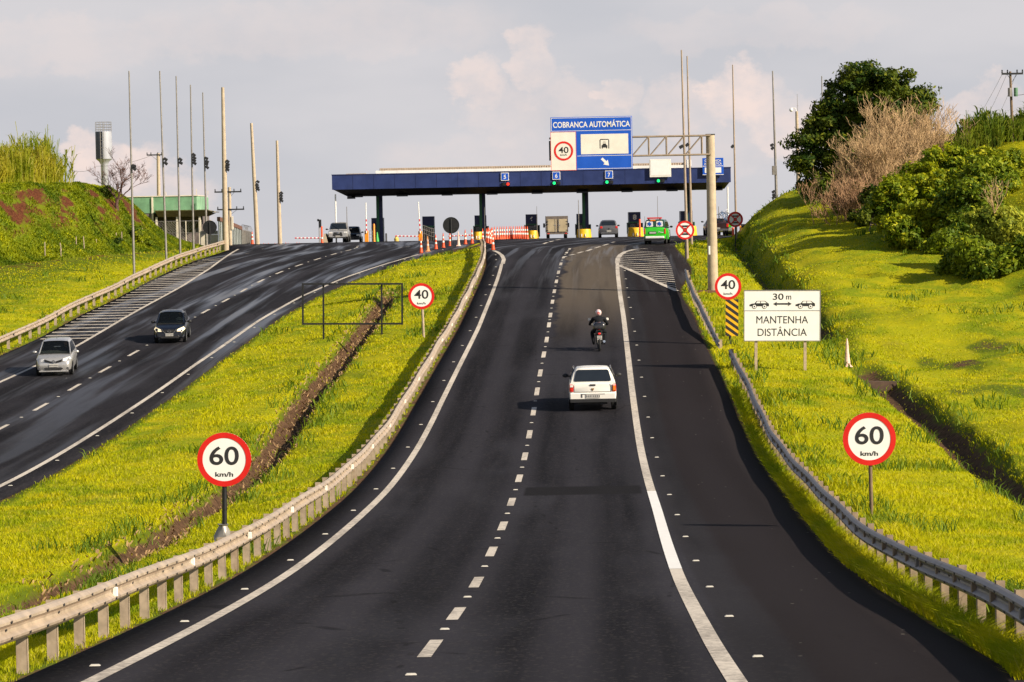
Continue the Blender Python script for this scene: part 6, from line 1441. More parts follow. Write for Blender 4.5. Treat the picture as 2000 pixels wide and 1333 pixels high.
t = car('car', 'dark car queuing behind the silver pickup, half hidden by it', 'car', loc, R(180), [(-k, .5, .95, HW * .8), (0, .3, 1.0, HW), (k - .3, .3, .85, HW * .95), (k, .4, .62, HW * .8)], [(-k + .2, 1.0, HW * .8, .9, HW * .9), (-1, 1.55, HW * .72, .9, HW * .92), (.2, 1.55, HW * .72, .9, HW * .92), (1.1, 1.0, HW * .85, .9, HW * .9)], M_pblack, [], (-1.3, 1.3), .3, .18,
        front=[(-HW * .8, 1.05, 1.05), (HW * .8, 1.05, 1.05), (HW * .64, .3, 1.48), (-HW * .64, .3, 1.48)], mirrors=(HW, .6, 1.0, M_trim))
for s in (1, -1): mb = MB(); x0, x1 = sorted((s * .45, s * .8)); mb.bbox(x0, x1, k - .35, k - .02, .68, .84, .03); mb.build('headlight', M_lamp, t)

# --- dark red pickup carrying bicycles
p = W(1402, 463, 262); loc = Vector((p.x, 264.6, surf(p.x, 264))); HW = .95; k = 2.6
M_pmar = pm('paint_maroon', (0.035, 0.016, 0.018), .35, .2, .1, 3, coat=.3)
t = car('pickup_truck', 'dark maroon pickup carrying bicycles, partly hidden behind the gantry column', 'pickup truck', loc, 0, [(-k, .5, 1.02, HW * .96), (-k + .1, .42, 1.08, HW), (0, .4, 1.08, HW), (k - .8, .4, 1.05, HW), (k, .5, .8, HW * .85)],
        [(-.9, 1.15, HW * .85, 1.0, HW * .92), (-.75, 1.45, HW * .75, 1.0, HW * .92), (.4, 1.45, HW * .75, 1.0, HW * .92), (1.1, 1.1, HW * .85, 1.0, HW * .9)], M_pmar, [], (-k + 1.0, k - .9), .36, .22, rear=[(-.6, -.88, 1.16), (.6, -.88, 1.16), (.55, -.76, 1.42), (-.55, -.76, 1.42)], mirrors=(HW + .05, .7, 1.2, M_trim))
for s in (1, -1): mb = MB(); x0, x1 = sorted((s * .74, s * .93)); mb.bbox(x0, x1, -k - .02, -k + .1, .72, 1.0, .02); mb.build('tail_light', M_tail, t)
mb = MB(); mb.bbox(-.85, .85, -k - .12, -k + .05, .42, .58, .03); mb.build('bumper', M_pgrey, t); plate_(t, -k - .13, .62, .4, .13)
def bicycle(label, loc, rz, m, tilt):
    b = thing('bicycle', label, 'bicycle', loc, rz, 'bicycles carried on the maroon pickup'); b.rotation_euler = (tilt, 0, rz)
    mb = MB()
    for y in (-.5, .5): mb.tube([(0, y + .33 * math.cos(k * math.pi / 10), .33 + .33 * math.sin(k * math.pi / 10)) for k in range(21)], .022, 6, False)
    mb.build('wheels', M_tyre, b); mb = MB()
    P = {'r': (0, -.5, .33), 'bb': (0, -.08, .3), 's': (0, -.2, .82), 'h': (0, .34, .85), 'f': (0, .5, .33)}
    for a, c in (('r', 'bb'), ('bb', 's'), ('s', 'h'), ('h', 'bb'), ('r', 's'), ('h', 'f')): mb.tube([P[a], P[c]], .026, 6)
    mb.tube([(-.25, .36, .98), (.25, .36, .98)], .018, 5); mb.tube([P['h'], (0, .36, .98)], .018, 5); mb.build('frame', m, b)
    mb = MB(); mb.ellip((0, -.22, .92), (.06, .12, .03)); mb.build('saddle', M_black, b)
q = Vector((loc.x, loc.y, loc.z))
M_bblue = pm('bicycle_blue', (.03, .14, .35), .35, .2); M_bwhite = pm('bicycle_white', (.7, .7, .7), .35)
bicycle('blue bicycle tilted across the bed of the maroon pickup', (q.x + .55, q.y - 1.7, q.z + 1.05), R(75), M_bblue, .25)
bicycle('white bicycle standing steeply above the blue one on the maroon pickup', (q.x + .75, q.y - 1.3, q.z + 1.15), R(60), M_bwhite, .5)
p = W(1416, 460, 275)
t, k = rearcar('green and silver car just visible right of the maroon pickup', 1418, 276, M_psilver, 1.5, .62); 
mb = MB(); mb.bbox(-.5, .5, -k - .04, -k + .02, .72, .95, .02); mb.build('green_panel', M_pgreen, t)
simple('traffic_cone', 'orange cone at far right beside the post of the smaller crossed red sign', 'traffic cone', 1432, 461, 256, bollard(.75, .10, M_orange))
simple('ticket_machine', 'dark ticket machine with orange front on the right yellow island', 'machine', 1452, 455, 283, lambda t, u: (lambda m1, m2: (setattr(t, 'location', W(1452, 456, 283)), m1.bbox(-.2, .25, 0, .4, -.4, .85, .03), m1.build('cabinet', M_dark, t), m2.bbox(-.35, -.21, -.05, .1, -.4, .7, .02), m2.build('front_post', M_oran, t)))(MB(), MB()))

# ------------------------------------------------------------------ skinned figures
def skinned(name, J, E, mat, parent, root=0, sub=1):
    me = bpy.data.meshes.new(name); me.from_pydata([j[0] for j in J], E, []); o = bpy.data.objects.new(name, me); COL.objects.link(o)
    md = o.modifiers.new('skin', 'SKIN'); md.use_smooth_shade = True; md.branch_smoothing = .4
    for i, j in enumerate(J): me.skin_vertices[0].data[i].radius = (j[1], j[1] if len(j) < 3 else j[2])
    me.skin_vertices[0].data[root].use_root = True
    sb = o.modifiers.new('sub', 'SUBSURF'); sb.levels = sub; sb.render_levels = sub
    dg = bpy.context.evaluated_depsgraph_get(); m2 = bpy.data.meshes.new_from_object(o.evaluated_get(dg)); bpy.data.objects.remove(o)
    m2.materials.clear(); m2.materials.append(mat)
    for p in m2.polygons: p.use_smooth = True
    q = bpy.data.objects.new(name, m2); COL.objects.link(q); q.parent = parent; return q
p = groundcar(1171, 687); mloc = Vector((p.x, p.y + .62, 0)); ms = (zr(mloc.y + 1) - zr(mloc.y - 1)) / 2; mloc.z = zr(mloc.y); print('moto', mloc)
t = thing('motorcycle', 'black motorcycle with a top box and lit tail lamp in the right lane', 'motorcycle', mloc); t.rotation_euler = (math.atan(ms), 0, 0)
def bwheel(y):
    mb = MB(); r = .29; mb.tube([(0, y + r * math.cos(k * math.pi / 14), r + .02 + r * math.sin(k * math.pi / 14)) for k in range(29)], .05, 8, False); o = mb.build('wheel', M_tyre, t)
    mb = MB()
    for k in range(6): a = k * math.pi / 6; mb.tube([(0, y + .27 * math.cos(a), r + .02 + .27 * math.sin(a)), (0, y - .27 * math.cos(a), r + .02 - .27 * math.sin(a))], .012, 4)
    mb.tube([(-.06, y, r + .02), (.06, y, r + .02)], .05, 10); mb.build('rim', M_rim, o)
bwheel(-.62); bwheel(.66)
mb = MB(); mb.tube([(0, .52, .95), (0, .66, .31)], .03, 8); mb.tube([(.06, .52, .95), (.06, .68, .31)], .022, 6); mb.tube([(-.06, .52, .95), (-.06, .68, .31)], .022, 6); mb.tube([(0, .5, .88), (0, .1, .72), (0, -.6, .76)], .035, 8)
mb.tube([(.1, -.1, .42), (.1, -.62, .31)], .025, 6); mb.tube([(-.1, -.1, .42), (-.1, -.62, .31)], .025, 6); mb.tube([(.11, -.55, .32), (.13, -.45, .72)], .03, 6); mb.tube([(-.11, -.55, .32), (-.13, -.45, .72)], .03, 6); mb.build('frame', M_dark, t)
mb = MB(); mb.bbox(-.15, .15, -.08, .28, .28, .6, .05); mb.build('engine', M_steel, t)
mb = MB(); mb.ellip((0, .28, .82), (.15, .28, .14), 14, 8); mb.build('fuel_tank', M_pblack, t)
mb = MB(); mb.loft([[(-.13, .05, .76), (.13, .05, .76), (.11, .05, .83), (-.11, .05, .83)], [(-.15, -.3, .78), (.15, -.3, .78), (.12, -.3, .85), (-.12, -.3, .85)], [(-.09, -.72, .84), (.09, -.72, .84), (.07, -.72, .89), (-.07, -.72, .89)]], True, True, False); mb.build('seat', M_black, t)
mb = MB(); mb.bbox(-.10, .10, -.86, -.6, .70, .82, .03); mb.prism([(-.09, .70), (.09, .70), (.07, .46), (-.07, .46)], -.84, -.82); mb.build('rear_fender', M_trim, t)
mb = MB(); mb.ellip((0, -.87, .76), (.055, .03, .04), 12, 8); mb.build('tail_light', pm('tail_lit', (.5, .01, .01), .3, emit=(1, .02, .01), estr=.5), t)
mb = MB(); mb.bbox(-.10, .10, -.875, -.86, .50, .67, .004); o = mb.build('number_plate', M_plate, t); mb = MB()
for k in range(3): mb.box(-.065 + k * .05, -.035 + k * .05, -.879, -.876, .60, .64)
for k in range(4): mb.box(-.08 + k * .043, -.055 + k * .043, -.879, -.876, .53, .57)
mb.build('plate_characters', M_plateink, o)
mb = MB(); mb.tube([(.12, .1, .35), (.16, -.2, .28), (.2, -.78, .42)], [.03, .04, .055], 10); mb.build('exhaust', M_chrome, t)
rings = []
for z, s in ((.92, .8), (.96, .98), (1.08, 1.0), (1.16, .92), (1.22, .7), (1.24, .3)): rings.append([(s * .27 * math.copysign(abs(math.cos(a)) ** .6, math.cos(a)), -.70 + s * .2 * math.copysign(abs(math.sin(a)) ** .6, math.sin(a)), z) for a in [k * math.pi / 12 for k in range(24)]])
mb = MB(); mb.loft(rings, True, True, True); b_ = mb.build('top_box', pm('top_box_black', (.018, .018, .022), .25, 0, .1, 5, coat=.5), t); mb = MB(); mb.box(-.2, .2, -.905, -.895, 1.03, 1.05); mb.build('box_reflector', M_pgrey, b_)
mb = MB(); mb.box(-.12, .12, -.85, -.4, .87, .92); mb.build('rack', M_dark, t)
mb = MB(); mb.tube([(-.38, .34, 1.02), (-.2, .48, 1.05), (.2, .48, 1.05), (.38, .34, 1.02)], .018, 8); mb.build('handlebar', M_dark, t)
for s in (1, -1):
    mb = MB(); mb.tube([(s * .26, .44, 1.05), (s * .37, .42, 1.25)], .010, 5); mb.bbox(s * .38 - .055, s * .38 + .055, .40, .43, 1.22, 1.32, .02); mb.build('mirror', M_refl, t)
    mb = MB(); mb.tube([(s * .1, -.8, .74), (s * .2, -.8, .74)], .015, 5); mb.ellip((s * .22, -.8, .74), (.03, .03, .02), 8, 6); mb.build('indicator', M_trim, t)
rd = thing('person', 'motorcyclist in a dark jacket and pink white helmet riding the motorcycle, seen from behind', 'person', mloc); rd.rotation_euler = t.rotation_euler
J = [((0, -.18, .90), .17, .15), ((0, -.17, 1.06), .175, .13), ((0, -.12, 1.22), .20, .14), ((0, -.05, 1.36), .15, .11), ((0, .01, 1.45), .06), ((0, .04, 1.53), .07)]; E = [(0, 1), (1, 2), (2, 3), (3, 4), (4, 5)]
for s in (1, -1):
    n = len(J); J += [((s * .21, -.02, 1.34), .092), ((s * .31, .04, 1.20), .078), ((s * .375, .14, 1.08), .066), ((s * .36, .30, 1.05), .045), ((s * .355, .38, 1.055), .034)]; E += [(3, n), (n, n + 1), (n + 1, n + 2), (n + 2, n + 3), (n + 3, n + 4)]
    h = n + 4
    for f_ in range(4):
        m_ = len(J); xx = s * (.33 + .022 * f_); J += [((xx, .425, 1.05), .011), ((xx, .45, 1.02), .010), ((xx, .425, .995 + .003 * f_), .009)]; E += [(h, m_), (m_, m_ + 1), (m_ + 1, m_ + 2)]
    m_ = len(J); J += [((s * .315, .36, 1.03), .012), ((s * .31, .40, 1.01), .010)]; E += [(h, m_), (m_, m_ + 1)]
    n = len(J); J += [((s * .12, -.12, .86), .125), ((s * .25, .14, .76), .10), ((s * .28, .24, .70), .09), ((s * .25, .08, .50), .078), ((s * .23, -.02, .30), .06), ((s * .22, .10, .24), .04), ((s * .22, .18, .235), .032)]
    E += [(0, n), (n, n + 1), (n + 1, n + 2), (n + 2, n + 3), (n + 3, n + 4), (n + 4, n + 5), (n + 5, n + 6)]
skinned('body', J, E, M_cloth, rd)
M_helm = pm('helmet_pink', (.66, .50, .49), .3, 0, .06, 8, coat=.4)
mb = MB(); mb.ellip((0, .05, 1.57), (.13, .15, .145), 18, 12); hb_ = mb.build('helmet', M_helm, rd)
mb = MB(); mb.tube([(-.06, -.095, 1.58), (0, -.105, 1.61), (.06, -.095, 1.58)], .012, 6); mb.tube([(-.04, -.10, 1.55), (0, -.105, 1.525), (.04, -.10, 1.55)], .014, 6); mb.build('helmet_graphic', M_red, hb_)

# ------------------------------------------------------------------ vegetation
def blades(name, X, Y, h, wd, mat, bend=.35, seg=1, parent=None, label=None, rz_=None):
    """leaf blades as narrow bent triangles, one mesh"""
    N = len(X); Z = np.array([gz(a, b) for a, b in zip(X, Y)])
    an = rng.uniform(0, 2 * np.pi, N) if rz_ is None else rz_; fa = rng.uniform(-.9, .9, N)
    # blade width direction mostly across the view, lean direction random
    wx, wy = np.cos(fa), np.sin(fa); lx, ly = np.cos(an) * bend, np.sin(an) * bend
    base = np.stack([X, Y, Z - .02], 1); wv = np.stack([wx, wy, np.zeros(N)], 1) * (wd / 2)[:, None]
    up = np.stack([lx * .35, ly * .35, np.full(N, .62)], 1) * h[:, None]; tip = np.stack([lx, ly, 1 - .25 * bend * np.ones(N)], 1) * h[:, None]
    V = np.stack([base - wv, base + wv, base + up + wv * .75, base + up - wv * .75, base + tip], 1).reshape(-1, 3)
    i = np.arange(N)[:, None] * 5
    me_q = i + np.array([[0, 1, 2, 3]]); me_t = i + np.array([[3, 2, 4]])
    me = bpy.data.meshes.new(name); me.vertices.add(len(V)); me.vertices.foreach_set('co', V.astype(np.float32).ravel())
    loops = np.concatenate([me_q, me_t], 1).ravel(); me.loops.add(len(loops)); me.loops.foreach_set('vertex_index', loops.astype(np.int32))
    ls = (np.arange(N)[:, None] * 7 + np.array([[0, 4]])).ravel(); me.polygons.add(2 * N); me.polygons.foreach_set('loop_start', ls.astype(np.int32)); me.update(calc_edges=True)
    me.materials.append(mat); o = bpy.data.objects.new(name, me); COL.objects.link(o)
    if parent: o.parent = parent
    return o
def inview(X, Y, m=1.5):
    return abs(X) < Y * .1667 * 1.0 + m
def scatter(n, y0, y1, cond, hfun, power=1.0):
    xs, ys = [], []
    u_ = rng.random(n); 
    Y = y0 * (y1 / y0) ** u_ if power else y0 + (y1 - y0) * u_
    X = (rng.random(n) * 2 - 1) * (Y * .168 + 1.5)
    k = np.array([cond(a, b) for a, b in zip(X, Y)]); return X[k], Y[k]
def grass_ok(x, y):
    la, lb, ma, mb_ = LA(y), LB(y), MA(y), MBE(y)
    if x < la: pass
    elif x < lb + .05: return False
    elif x < ma - .12: 
        if y > 226: return False
    elif x < mb_ + .12: return False
    d = gz(x, y, GD)
    if d > .35 and random.random() < (.93 if d > .55 else .45): return False
    if MBE(y) + .3 < x < MBE(y) + .78 and y < 112: return False
    return y < 262
X, Y = scatter(560000, 30, 262, grass_ok, None)
n = len(X); print('blades', n)
nz = np.array([mnoise.noise((a * .5, b * .3, 1)) for a, b in zip(X, Y)])
h = (.06 + .07 * rng.random(n)) * (1 + .9 * nz); wd = np.maximum(.012, .00032 * Y) * (.7 + .6 * rng.random(n))
edge = np.array([abs(a - MBE(b)) < 1.6 for a, b in zip(X, Y)]); h = np.where(edge, h * np.where(Y < 112, 2.2, 1.5), h)
h = np.where(X > np.array([DRX(b) for b in Y]) + 2, h * .7, h)
tag(blades('grass', X, Y, np.maximum(h, .045), wd, M_blade, .5), kind='stuff')
# rank weeds along ditches and rails (longer, wider blades)
def weed_ok(x, y):
    if not grass_ok(x, y): return False
    c = mnoise.noise((x * .35, y * .22, 21)) 
    near = abs(x - (MBE(y) + 1.0)) < .8 or abs(x - DRX(y)) < 1.5 or abs(x - DCH(y)) < 1.3
    return c > (.05 if near else .38)
X, Y = scatter(120000, 30, 250, weed_ok, None); n = len(X); print('weeds', n)
M_weed = leafmat('weed_leaf', (0.10, 0.17, 0.010), (0.20, 0.26, 0.012), .35)
tag(blades('tall_grass', X, Y, .22 + .28 * rng.random(n), np.maximum(.02, .0003 * Y) * (.8 + .7 * rng.random(n)), M_weed, .75), kind='stuff')
# litter of cut straw along the dry median ditch
def ditch_ok(x, y): return abs(x - DCH(y)) < .85 and y < 178
xs = []; ys = []
for _ in range(2600):
    y = 60 + (176 - 60) * random.random(); xs.append(DCH(y) + random.uniform(-.75, .75)); ys.append(y)
X, Y = np.array(xs), np.array(ys)
tag(blades('dry_grass', X, Y, .08 + .14 * rng.random(len(X)), np.full(len(X), .05), pm('dry_grass', (.32, .20, .09), .9, 0, .3, 3), 1.6), kind='stuff')

# cane stands
def reeds(name, label, pts, n, hlo, hhi, mat, spread=.9, wd=.06):
    V, F = [], []
    for _ in range(n):
        (x0, y0), (x1, y1) = random.choice(pts); f = random.random(); x = x0 + (x1 - x0) * f + random.gauss(0, spread); y = y0 + (y1 - y0) * f + random.gauss(0, spread * 1.3); z = gz(x, y) - .1
        cl_ = mnoise.noise((x * .5, y * .3, 33)); H = random.uniform(hlo, hhi) * (1 + .9 * cl_) * (1 if random.random() > .06 else 1.25); a = random.uniform(0, 6.28); ln = random.uniform(.05, .22) * H
        # culm with drooping leaves
        for k in range(random.randint(3, 6)):
            zb = H * random.uniform(.15, .9); L = random.uniform(.5, 1.0); b = a + random.uniform(0, 6.28); w_ = wd * random.uniform(.7, 1.3)
            p0 = Vector((x + math.cos(a) * ln * zb / H, y + math.sin(a) * ln * zb / H, z + zb)); d = Vector((math.cos(b), math.sin(b), 0)); s_ = Vector((-math.sin(b), math.cos(b), 0)) * w_ / 2 + Vector((w_ / 2, 0, 0)) * .6
            p1 = p0 + d * L * .32 + Vector((0, 0, L * .55)); p2 = p0 + d * L * .75 + Vector((0, 0, L * .62))
            o = len(V); V += [p0 - s_ * .6, p0 + s_ * .6, p1 + s_, p1 - s_, p2]; F += [(o, o + 1, o + 2, o + 3), (o + 3, o + 2, o + 4)]
        o = len(V); q = Vector((x, y, z)); e = Vector((x + math.cos(a) * ln, y + math.sin(a) * ln, z + H)); r_ = Vector((.018, 0, 0)); V += [q - r_, q + r_, e + r_, e - r_]; F.append((o, o + 1, o + 2, o + 3))
    me = bpy.data.meshes.new(name); me.from_pydata([tuple(v) for v in V], [], F); me.materials.append(mat); o = bpy.data.objects.new(name, me); COL.objects.link(o); return tag(o, label, 'reeds', kind='stuff')
M_reed = leafmat('reed_leaf', (0.24, 0.30, 0.012), (0.58, 0.50, 0.05), .4, (0.7, 0.6, 0.18))
reeds('reeds', 'tall yellow green cane stand on top of the left bank', [((-38, 213), (-32.6, 221)), ((-38, 216), (-33.0, 223)), ((-38, 212), (-34.6, 217))], 2900, 1.0, 2.9, M_reed, .55)
M_reed2 = leafmat('reed_leaf_dark', (0.07, 0.14, 0.012), (0.27, 0.31, 0.02), .35, (0.42, 0.40, 0.06))
reeds('reeds', 'dark green tall grass on the hilltop around the utility pole', [((28.5, 196), (40, 199)), ((29, 203), (41, 205))], 2600, .7, 1.7, M_reed2, .8)
reeds('dry_grass', 'straw coloured grass on the hilltop between the dry bush and the tall grass', [((26.5, 197), (30, 199))], 900, .3, .8, leafmat('straw_leaf', (.30, .22, .07), (.42, .30, .10), .3), .8, .05)

# branches
def branch(mb, p, d, L, r, depth, maxd, spread=.6, n=5, upw=.15, kids_=(2, 3), rmin=.004, sides=5, tips=None):
    seg = 3; pts = [p.copy()]; rad = [r]; q = p.copy(); dd = d.copy()
    for i in range(seg):
        dd = (dd + Vector((random.gauss(0, .16), random.gauss(0, .16), random.gauss(0, .10) + upw * .3))).normalized(); q = q + dd * L / seg; pts.append(q.copy()); rad.append(max(rmin, r * (1 - .35 * (i + 1) / seg)))
    mb.tube(pts, rad, sides if depth < 2 else 3, False, True)
    if depth >= maxd:
        if tips is not None: tips.append(q.copy())
        return
    for _ in range(random.randint(*kids_) + (1 if depth == 0 else 0)):
        k = random.randint(1, seg); a = random.uniform(0, 6.28); s = random.uniform(.5, 1.0) * spread
        nd = (dd + Vector((math.cos(a) * s, math.sin(a) * s, random.uniform(-.15, .5) * s + upw))).normalized()
        branch(mb, pts[k], nd, L * random.uniform(.62, .85), rad[k] * .62, depth + 1, maxd, spread, n, upw, kids_, rmin, sides, tips)
def leaves(centers, per, rc, size, squash=.65):
    """leaf quads in clumps; centres: list of (Vector, outward)"""
    C = np.array([c[0][:] for c in centers]); Od = np.array([c[1][:] for c in centers]); n = len(C) * per
    ci = np.repeat(np.arange(len(C)), per); off = rng.normal(0, 1, (n, 3)); off /= np.linalg.norm(off, axis=1)[:, None]; off *= (rng.random(n) ** .45)[:, None] * rc * (.6 + .8 * rng.random(len(C)))[ci][:, None]; off[:, 2] *= squash
    P = C[ci] + off; nrm = rng.normal(0, .75, (n, 3)) + off / rc * .9 + Od[ci] * .5 + np.array([0, 0, .5]); nrm /= np.linalg.norm(nrm, axis=1)[:, None]
    a = np.cross(nrm, rng.normal(0, 1, (n, 3))); a /= np.linalg.norm(a, axis=1)[:, None]; b = np.cross(nrm, a); s = (size * (.6 + .8 * rng.random(n)))[:, None]
    V = np.stack([P - a * s, P - b * s * .45 + a * s * .1, P + a * s, P + b * s * .45 + a * s * .1], 1).reshape(-1, 3); idx = np.arange(n * 4).reshape(n, 4); return V, idx
def crown_centres(ells, n, shell=.75, zmin=None):
    out = []; tot = sum(e[1][0] * e[1][1] + e[1][0] * e[1][2] for e in ells)
    for c, r in ells:
        for _ in range(int(n * (r[0] * r[1] + r[0] * r[2]) / tot)):
            d = Vector((random.gauss(0, 1), random.gauss(0, 1), random.gauss(0, 1))).normalized(); f = (random.random() ** .35) * (1.0 if random.random() < .85 else 1.13)
            if mnoise.noise(d * 2.2 + Vector(c)) < -.25 and f > .7: continue
            p = Vector((c[0] + d.x * r[0] * f, c[1] + d.y * r[1] * f, c[2] + d.z * r[2] * f))
            ok = True
            if gz(p.x, p.y) > p.z - .2: ok = False
            if ok: out.append((p, d))
    return out
def tree(name, label, cat, base, ells, nclump, per, rc, size, leaf, trunk_r, bark, group=None, limbs=7, core=None):
    t = thing(name, label, cat, base, group=group); B = Vector(base)
    cc = crown_centres(ells, nclump)
    if core: cc += crown_centres([(c, (r[0] * .82, r[1] * .82, r[2] * .82)) for c, r in core], int(nclump * .8))
    V, idx = leaves(cc, per, rc, size); V = V - np.array(B)[None, :]
    raw_mesh('crown', V, 4, idx, leaf, t)
    mb = MB(); mid_ = sum((Vector(e[0]) for e in ells), Vector()) / len(ells)
    fork = Vector((B.x + (mid_.x - B.x) * .25, B.y, B.z + (mid_.z - B.z) * .35))
    mb.tube([(0, 0, -.6), (.05, 0, (fork.z - B.z) * .5), fork - B], [trunk_r * 1.3, trunk_r, trunk_r * .8], 10)
    for c, r in ells[:limbs]:
        for _ in range(2):
            e = Vector(c) + Vector((random.uniform(-.5, .5) * r[0], random.uniform(-.5, .5) * r[1], random.uniform(-.2, .5) * r[2])); m_ = fork.lerp(e, .5) + Vector((random.uniform(-.3, .3), random.uniform(-.3, .3), .2)); mb.tube([fork - B, m_ - B, e - B], [trunk_r * .6, trunk_r * .35, trunk_r * .12], 7)
    mb.build('trunk', bark, t); return t
def E(px_, py_, Y, rx, ry, dy=None):
    """crown lobe from its place and size in view at depth Y"""
    u = FPX / Y; p = W(px_, py_, Y); return (tuple(p), (rx / u, dy or rx / u, ry / u))
M_leafbig = leafmat('leaf_deep', (0.024, 0.055, 0.004), (0.125, 0.150, 0.005), .25, (0.21, 0.22, 0.012))
Yt = 216; b = W(1650, 400, Yt); b.z = gz(b.x, Yt)
tree('broadleaf_tree', 'big dark green broadleaf tree with a domed crown, tallest on the right bank', 'tree', b,
     [E(1725, 205, Yt, 96, 76), E(1655, 200, Yt, 60, 52), E(1785, 222, Yt + 1, 52, 56), E(1625, 262, Yt, 52, 58), E(1680, 285, Yt, 80, 75), E(1605, 305, Yt, 48, 58), E(1615, 355, Yt, 52, 42), E(1567, 272, Yt - 1, 32, 17), E(1563, 322, Yt - 1, 28, 17), E(1665, 355, Yt, 55, 50), E(1700, 158, Yt, 62, 32), E(1755, 255, Yt, 78, 66), E(1590, 250, Yt, 30, 24), E(1640, 378, Yt, 40, 30), E(1600, 368, Yt, 26, 28)],
     900, 85, .68, .155, M_leafbig, .34, M_bark)
M_leafy = leafmat('leaf_yellow_green', (0.09, 0.15, 0.005), (0.40, 0.42, 0.006), .35, (0.66, 0.60, 0.02))
M_leafm = leafmat('leaf_mid', (0.05, 0.10, 0.005), (0.23, 0.29, 0.008), .3, (0.50, 0.50, 0.02))
grp = 'leafy bushes on the right hillside'
def bush(label, ells, n, per, leaf, size=.13, rc=.40, k=0):
    core = ells if k else None; ells = lobes(ells, k) if k else ells
    c = Vector(ells[0][0]); b = Vector((c.x, c.y, gz(c.x, c.y))); return tree('bush', label, 'bush', b, ells, n, per, rc, size, leaf, .08, M_bark, grp, core=core)
def lobes(ells, k, s0=.35):
    """break big lobes into many small rounded heads so the crown has lit tops and dark gaps"""
    out = []
    for c, r in ells:
        for _ in range(k):
            d = Vector((random.gauss(0, 1), random.gauss(0, 1), random.gauss(0, 1))).normalized(); f = random.uniform(.5, .92); q = random.uniform(.75, 1.25) * s0
            out.append(((c[0] + d.x * r[0] * f, c[1] + d.y * r[1] * f, c[2] + d.z * r[2] * f), (max(.5, r[0] * q), max(.5, r[1] * q), max(.4, r[2] * q * .8))))
    return out
bush('large yellow green bush below the dry thicket, leftmost of the leafy bushes', [E(1800, 370, 176, 85, 62), E(1745, 405, 174, 48, 66), E(1800, 440, 172, 65, 50), E(1760, 460, 170, 45, 42), E(1850, 320, 180, 60, 38)], 560, 60, M_leafy, k=11)
bush('dense yellow green bush in the middle of the right hillside', [E(1900, 400, 170, 72, 60), E(1880, 460, 167, 62, 50), E(1930, 350, 176, 65, 42), E(1840, 490, 165, 45, 36)], 500, 60, M_leafm, k=11)
bush('broad yellow green bush spreading up the slope at the right edge', [E(1985, 380, 178, 60, 50), E(1955, 330, 184, 60, 32), E(2040, 350, 182, 50, 50), E(1900, 320, 186, 50, 26), E(1960, 390, 176, 50, 36)], 520, 60, M_leafy, k=12)
bush('bright pale green round bush low at the right edge', [E(1945, 445, 158, 50, 46), E(1990, 470, 156, 40, 45)], 330, 60, leafmat('leaf_pale', (.15, .21, .02), (.46, .46, .03), .35, (.6, .55, .06)), .115, k=12)
bush('dark lowest bush whose skirt shades the lawn at the right edge', [E(1905, 508, 154, 52, 46), E(1960, 525, 152, 55, 40), E(1870, 515, 156, 32, 34), E(2010, 510, 152, 50, 45)], 460, 65, M_leafm, k=11)
bush('low dark bush under the dry thicket at the foot of the big tree', [E(1700, 440, 186, 35, 40), E(1730, 480, 178, 35, 34), E(1680, 405, 192, 30, 42), E(1650, 390, 200, 30, 26), E(1720, 400, 188, 40, 40)], 300, 90, M_leafbig)
bush('dark brushwood on the bank crest left of the big tree', [E(1585, 385, 232, 26, 22), E(1610, 372, 228, 30, 30), E(1560, 392, 234, 16, 12)], 110, 80, leafmat('leaf_brush', (.03, .045, .008), (.11, .11, .02), .25), .11, .35)
# small trees / tufts
bush('small lone green shrub on the skyline left of the tall hilltop grass', [E(1881, 240, 206, 7, 7)], 9, 60, M_leafm, .08, .2)
def shrub(label, px_, py_, rx, ry, n, leaf, size=.09, rc=.22):
    """low shrub rooted where the view ray meets the ground"""
    g_ = G(px_, py_, 150); u = FPX / g_.y; c = (g_.x, g_.y, g_.z + ry / u * .8); t = thing('shrub', label, 'shrub', g_, group='small shrubs')
    cc = [(Vector(c) + Vector((d.x * rx / u, d.y * rx / u, d.z * ry / u)) * random.random() ** .4, d) for d in [Vector((random.gauss(0, 1), random.gauss(0, 1), random.gauss(0, 1))).normalized() for _ in range(n)]]
    V, idx = leaves(cc, 60, rc, size); raw_mesh('foliage', V - np.array(g_)[None, :], 4, idx, leaf, t)
    mb = MB(); mb.tube([(0, 0, -.1), (0, 0, ry / u * .7)], .03, 6); mb.build('stem', M_bark, t)
shrub('yellowish sapling at the bank end, right of the nearest thin light pole', 268, 474, 12, 22, 34, M_leafy)
shrub('dark weed clump at the foot of the left bank', 228, 474, 10, 5, 14, M_leafbig, .08, .2)
shrub('dark shrub hanging over the end of the left bank below the bare tree', 207, 385, 13, 12, 26, M_leafbig)
shrub('green shrub at the left foot of the green building', 288, 482, 8, 8, 12, M_leafm)
# extra turf on the steep bank and rank grass hiding the feet of the right guard rail
xs, ys = [], []
while len(xs) < 60000:
    y = random.uniform(197, 250); x = BTx(y) + (BFx(y) - BTx(y)) * random.random()
    if abs(x) < y * .17 + 2 and gz(x, y, GD) < random.uniform(.30, .62): xs.append(x); ys.append(y)
X, Y = np.array(xs), np.array(ys); n = len(X)
tag(blades('grass', X, Y, .10 + .12 * rng.random(n), .05 + .04 * rng.random(n), leafmat('shaded_bank_grass', (0.09, 0.145, 0.004), (0.31, 0.335, 0.004), .3), .6), kind='stuff')  # blades coloured darker to imitate shade on this bank face
xs, ys = [], []
for _ in range(26000):
    y = 32 * (112 / 32) ** random.random(); x = R1(y) + random.uniform(-.5, -.08); xs.append(x); ys.append(y)
X, Y = np.array(xs), np.array(ys); n = len(X)
tag(blades('tall_grass', X, Y, .24 + .24 * rng.random(n), np.maximum(.014, .0003 * Y), M_blade, .8), kind='stuff')
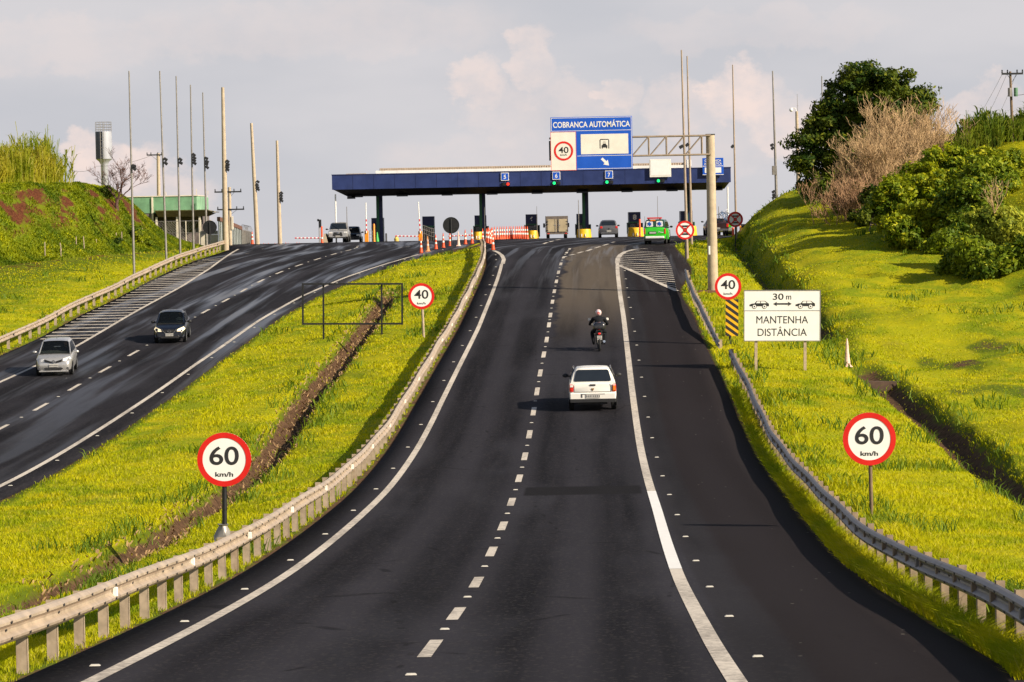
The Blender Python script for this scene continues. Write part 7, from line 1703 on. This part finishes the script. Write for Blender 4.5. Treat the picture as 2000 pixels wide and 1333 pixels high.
# dry thicket: three bare beige shrubs
grp2 = 'dry leafless thickets on the right bank'
for lab, x, y, Y, L, nst, sx in [('tallest beige leafless thicket, upper one in front of the big tree', 1755, 318, 200, 1.75, 52, 1.3), ('beige leafless shrub in the middle of the dry patch', 1712, 385, 194, 1.45, 46, 1.1), ('low reddish leafless shrub at the lower left of the dry patch', 1672, 420, 191, 1.25, 34, .8),
                              ('leafless beige shrub at the upper right end of the dry patch', 1820, 312, 197, 1.2, 26, 1.3), ('leafless shrub between the big tree and the yellow green bushes', 1735, 330, 193, 1.3, 26, .9)]:
    p_ = W(x, y, Y); b = Vector((p_.x, Y, gz(p_.x, Y))); lift = max(0, p_.z - b.z - .2)
    t = thing('dry_shrub', lab, 'shrub', b, group=grp2); mb = MB()
    mm = M_twig if 'reddish' not in lab else pm('reddish_twig', (.33, .19, .10), .9, 0, .2, 3)
    for k in range(nst):
        a = random.uniform(0, 6.28); s = random.uniform(.2, 1.0); st = Vector((random.gauss(0, sx), random.gauss(0, .8), 0)); g_ = gz(b.x + st.x, Y + st.y) - b.z
        top = Vector((st.x * 1.1, st.y * 1.1, lift + random.uniform(-.4, .3)))
        if lift > .3: mb.tube([Vector((st.x * .6, st.y * .6, g_ - .1)), Vector((st.x * .8, st.y * .8, top.z * .5)), top], [.05, .04, .032], 4, False)
        else: top.z = g_
        branch(mb, top, Vector((math.cos(a) * s, math.sin(a) * s - .1, 1)).normalized(), L * random.uniform(.6, 1.1), .030, 0, 4, .8, 4, .12, (2, 3), .010, 3)
    mb.build('branches', mm, t, fix=False)
t = thing('dry_shrub', 'small whitish bare twig cluster in front of the pale green round bush', 'shrub', W(1942, 405, 154), group=grp2); t.location.z = W(1942, 405, 154).z - .3; mb = MB()
for k in range(5): a = random.uniform(0, 6.28); branch(mb, Vector((0, 0, 0)), Vector((math.cos(a) * .4, math.sin(a) * .4, 1)).normalized(), .8, .022, 0, 3, .7, 4, .1, (2, 2), .007, 4)
mb.build('branches', M_twig, t, fix=False)
# bare tree on the left bank
b = G(229, 413, 180); t = thing('bare_tree', 'leafless reddish tree on the bank end in front of the water tower', 'tree', b)
random.seed(23); mb = MB(); Hs = 1.55
mb.tube([(0, 0, -.4), (-.05, 0, .4), (.02, 0, .8)], [.16, .13, .11], 8); 
for d, L, r in ((Vector((.08, 0, 1)), 1.35, .095), (Vector((-.55, .2, .85)), 1.1, .065), (Vector((.85, -.1, .5)), 1.25, .06), (Vector((.35, .3, .9)), 1.2, .06)):
    branch(mb, Vector((.02, 0, .7)), d.normalized(), L, r, 0, 5, 1.0, 4, .06, (2, 3), .010, 5)
mb.build('branches', pm('bare_bark', (.10, .05, .04), .95, 0, .25, 8, .4), t, fix=False)
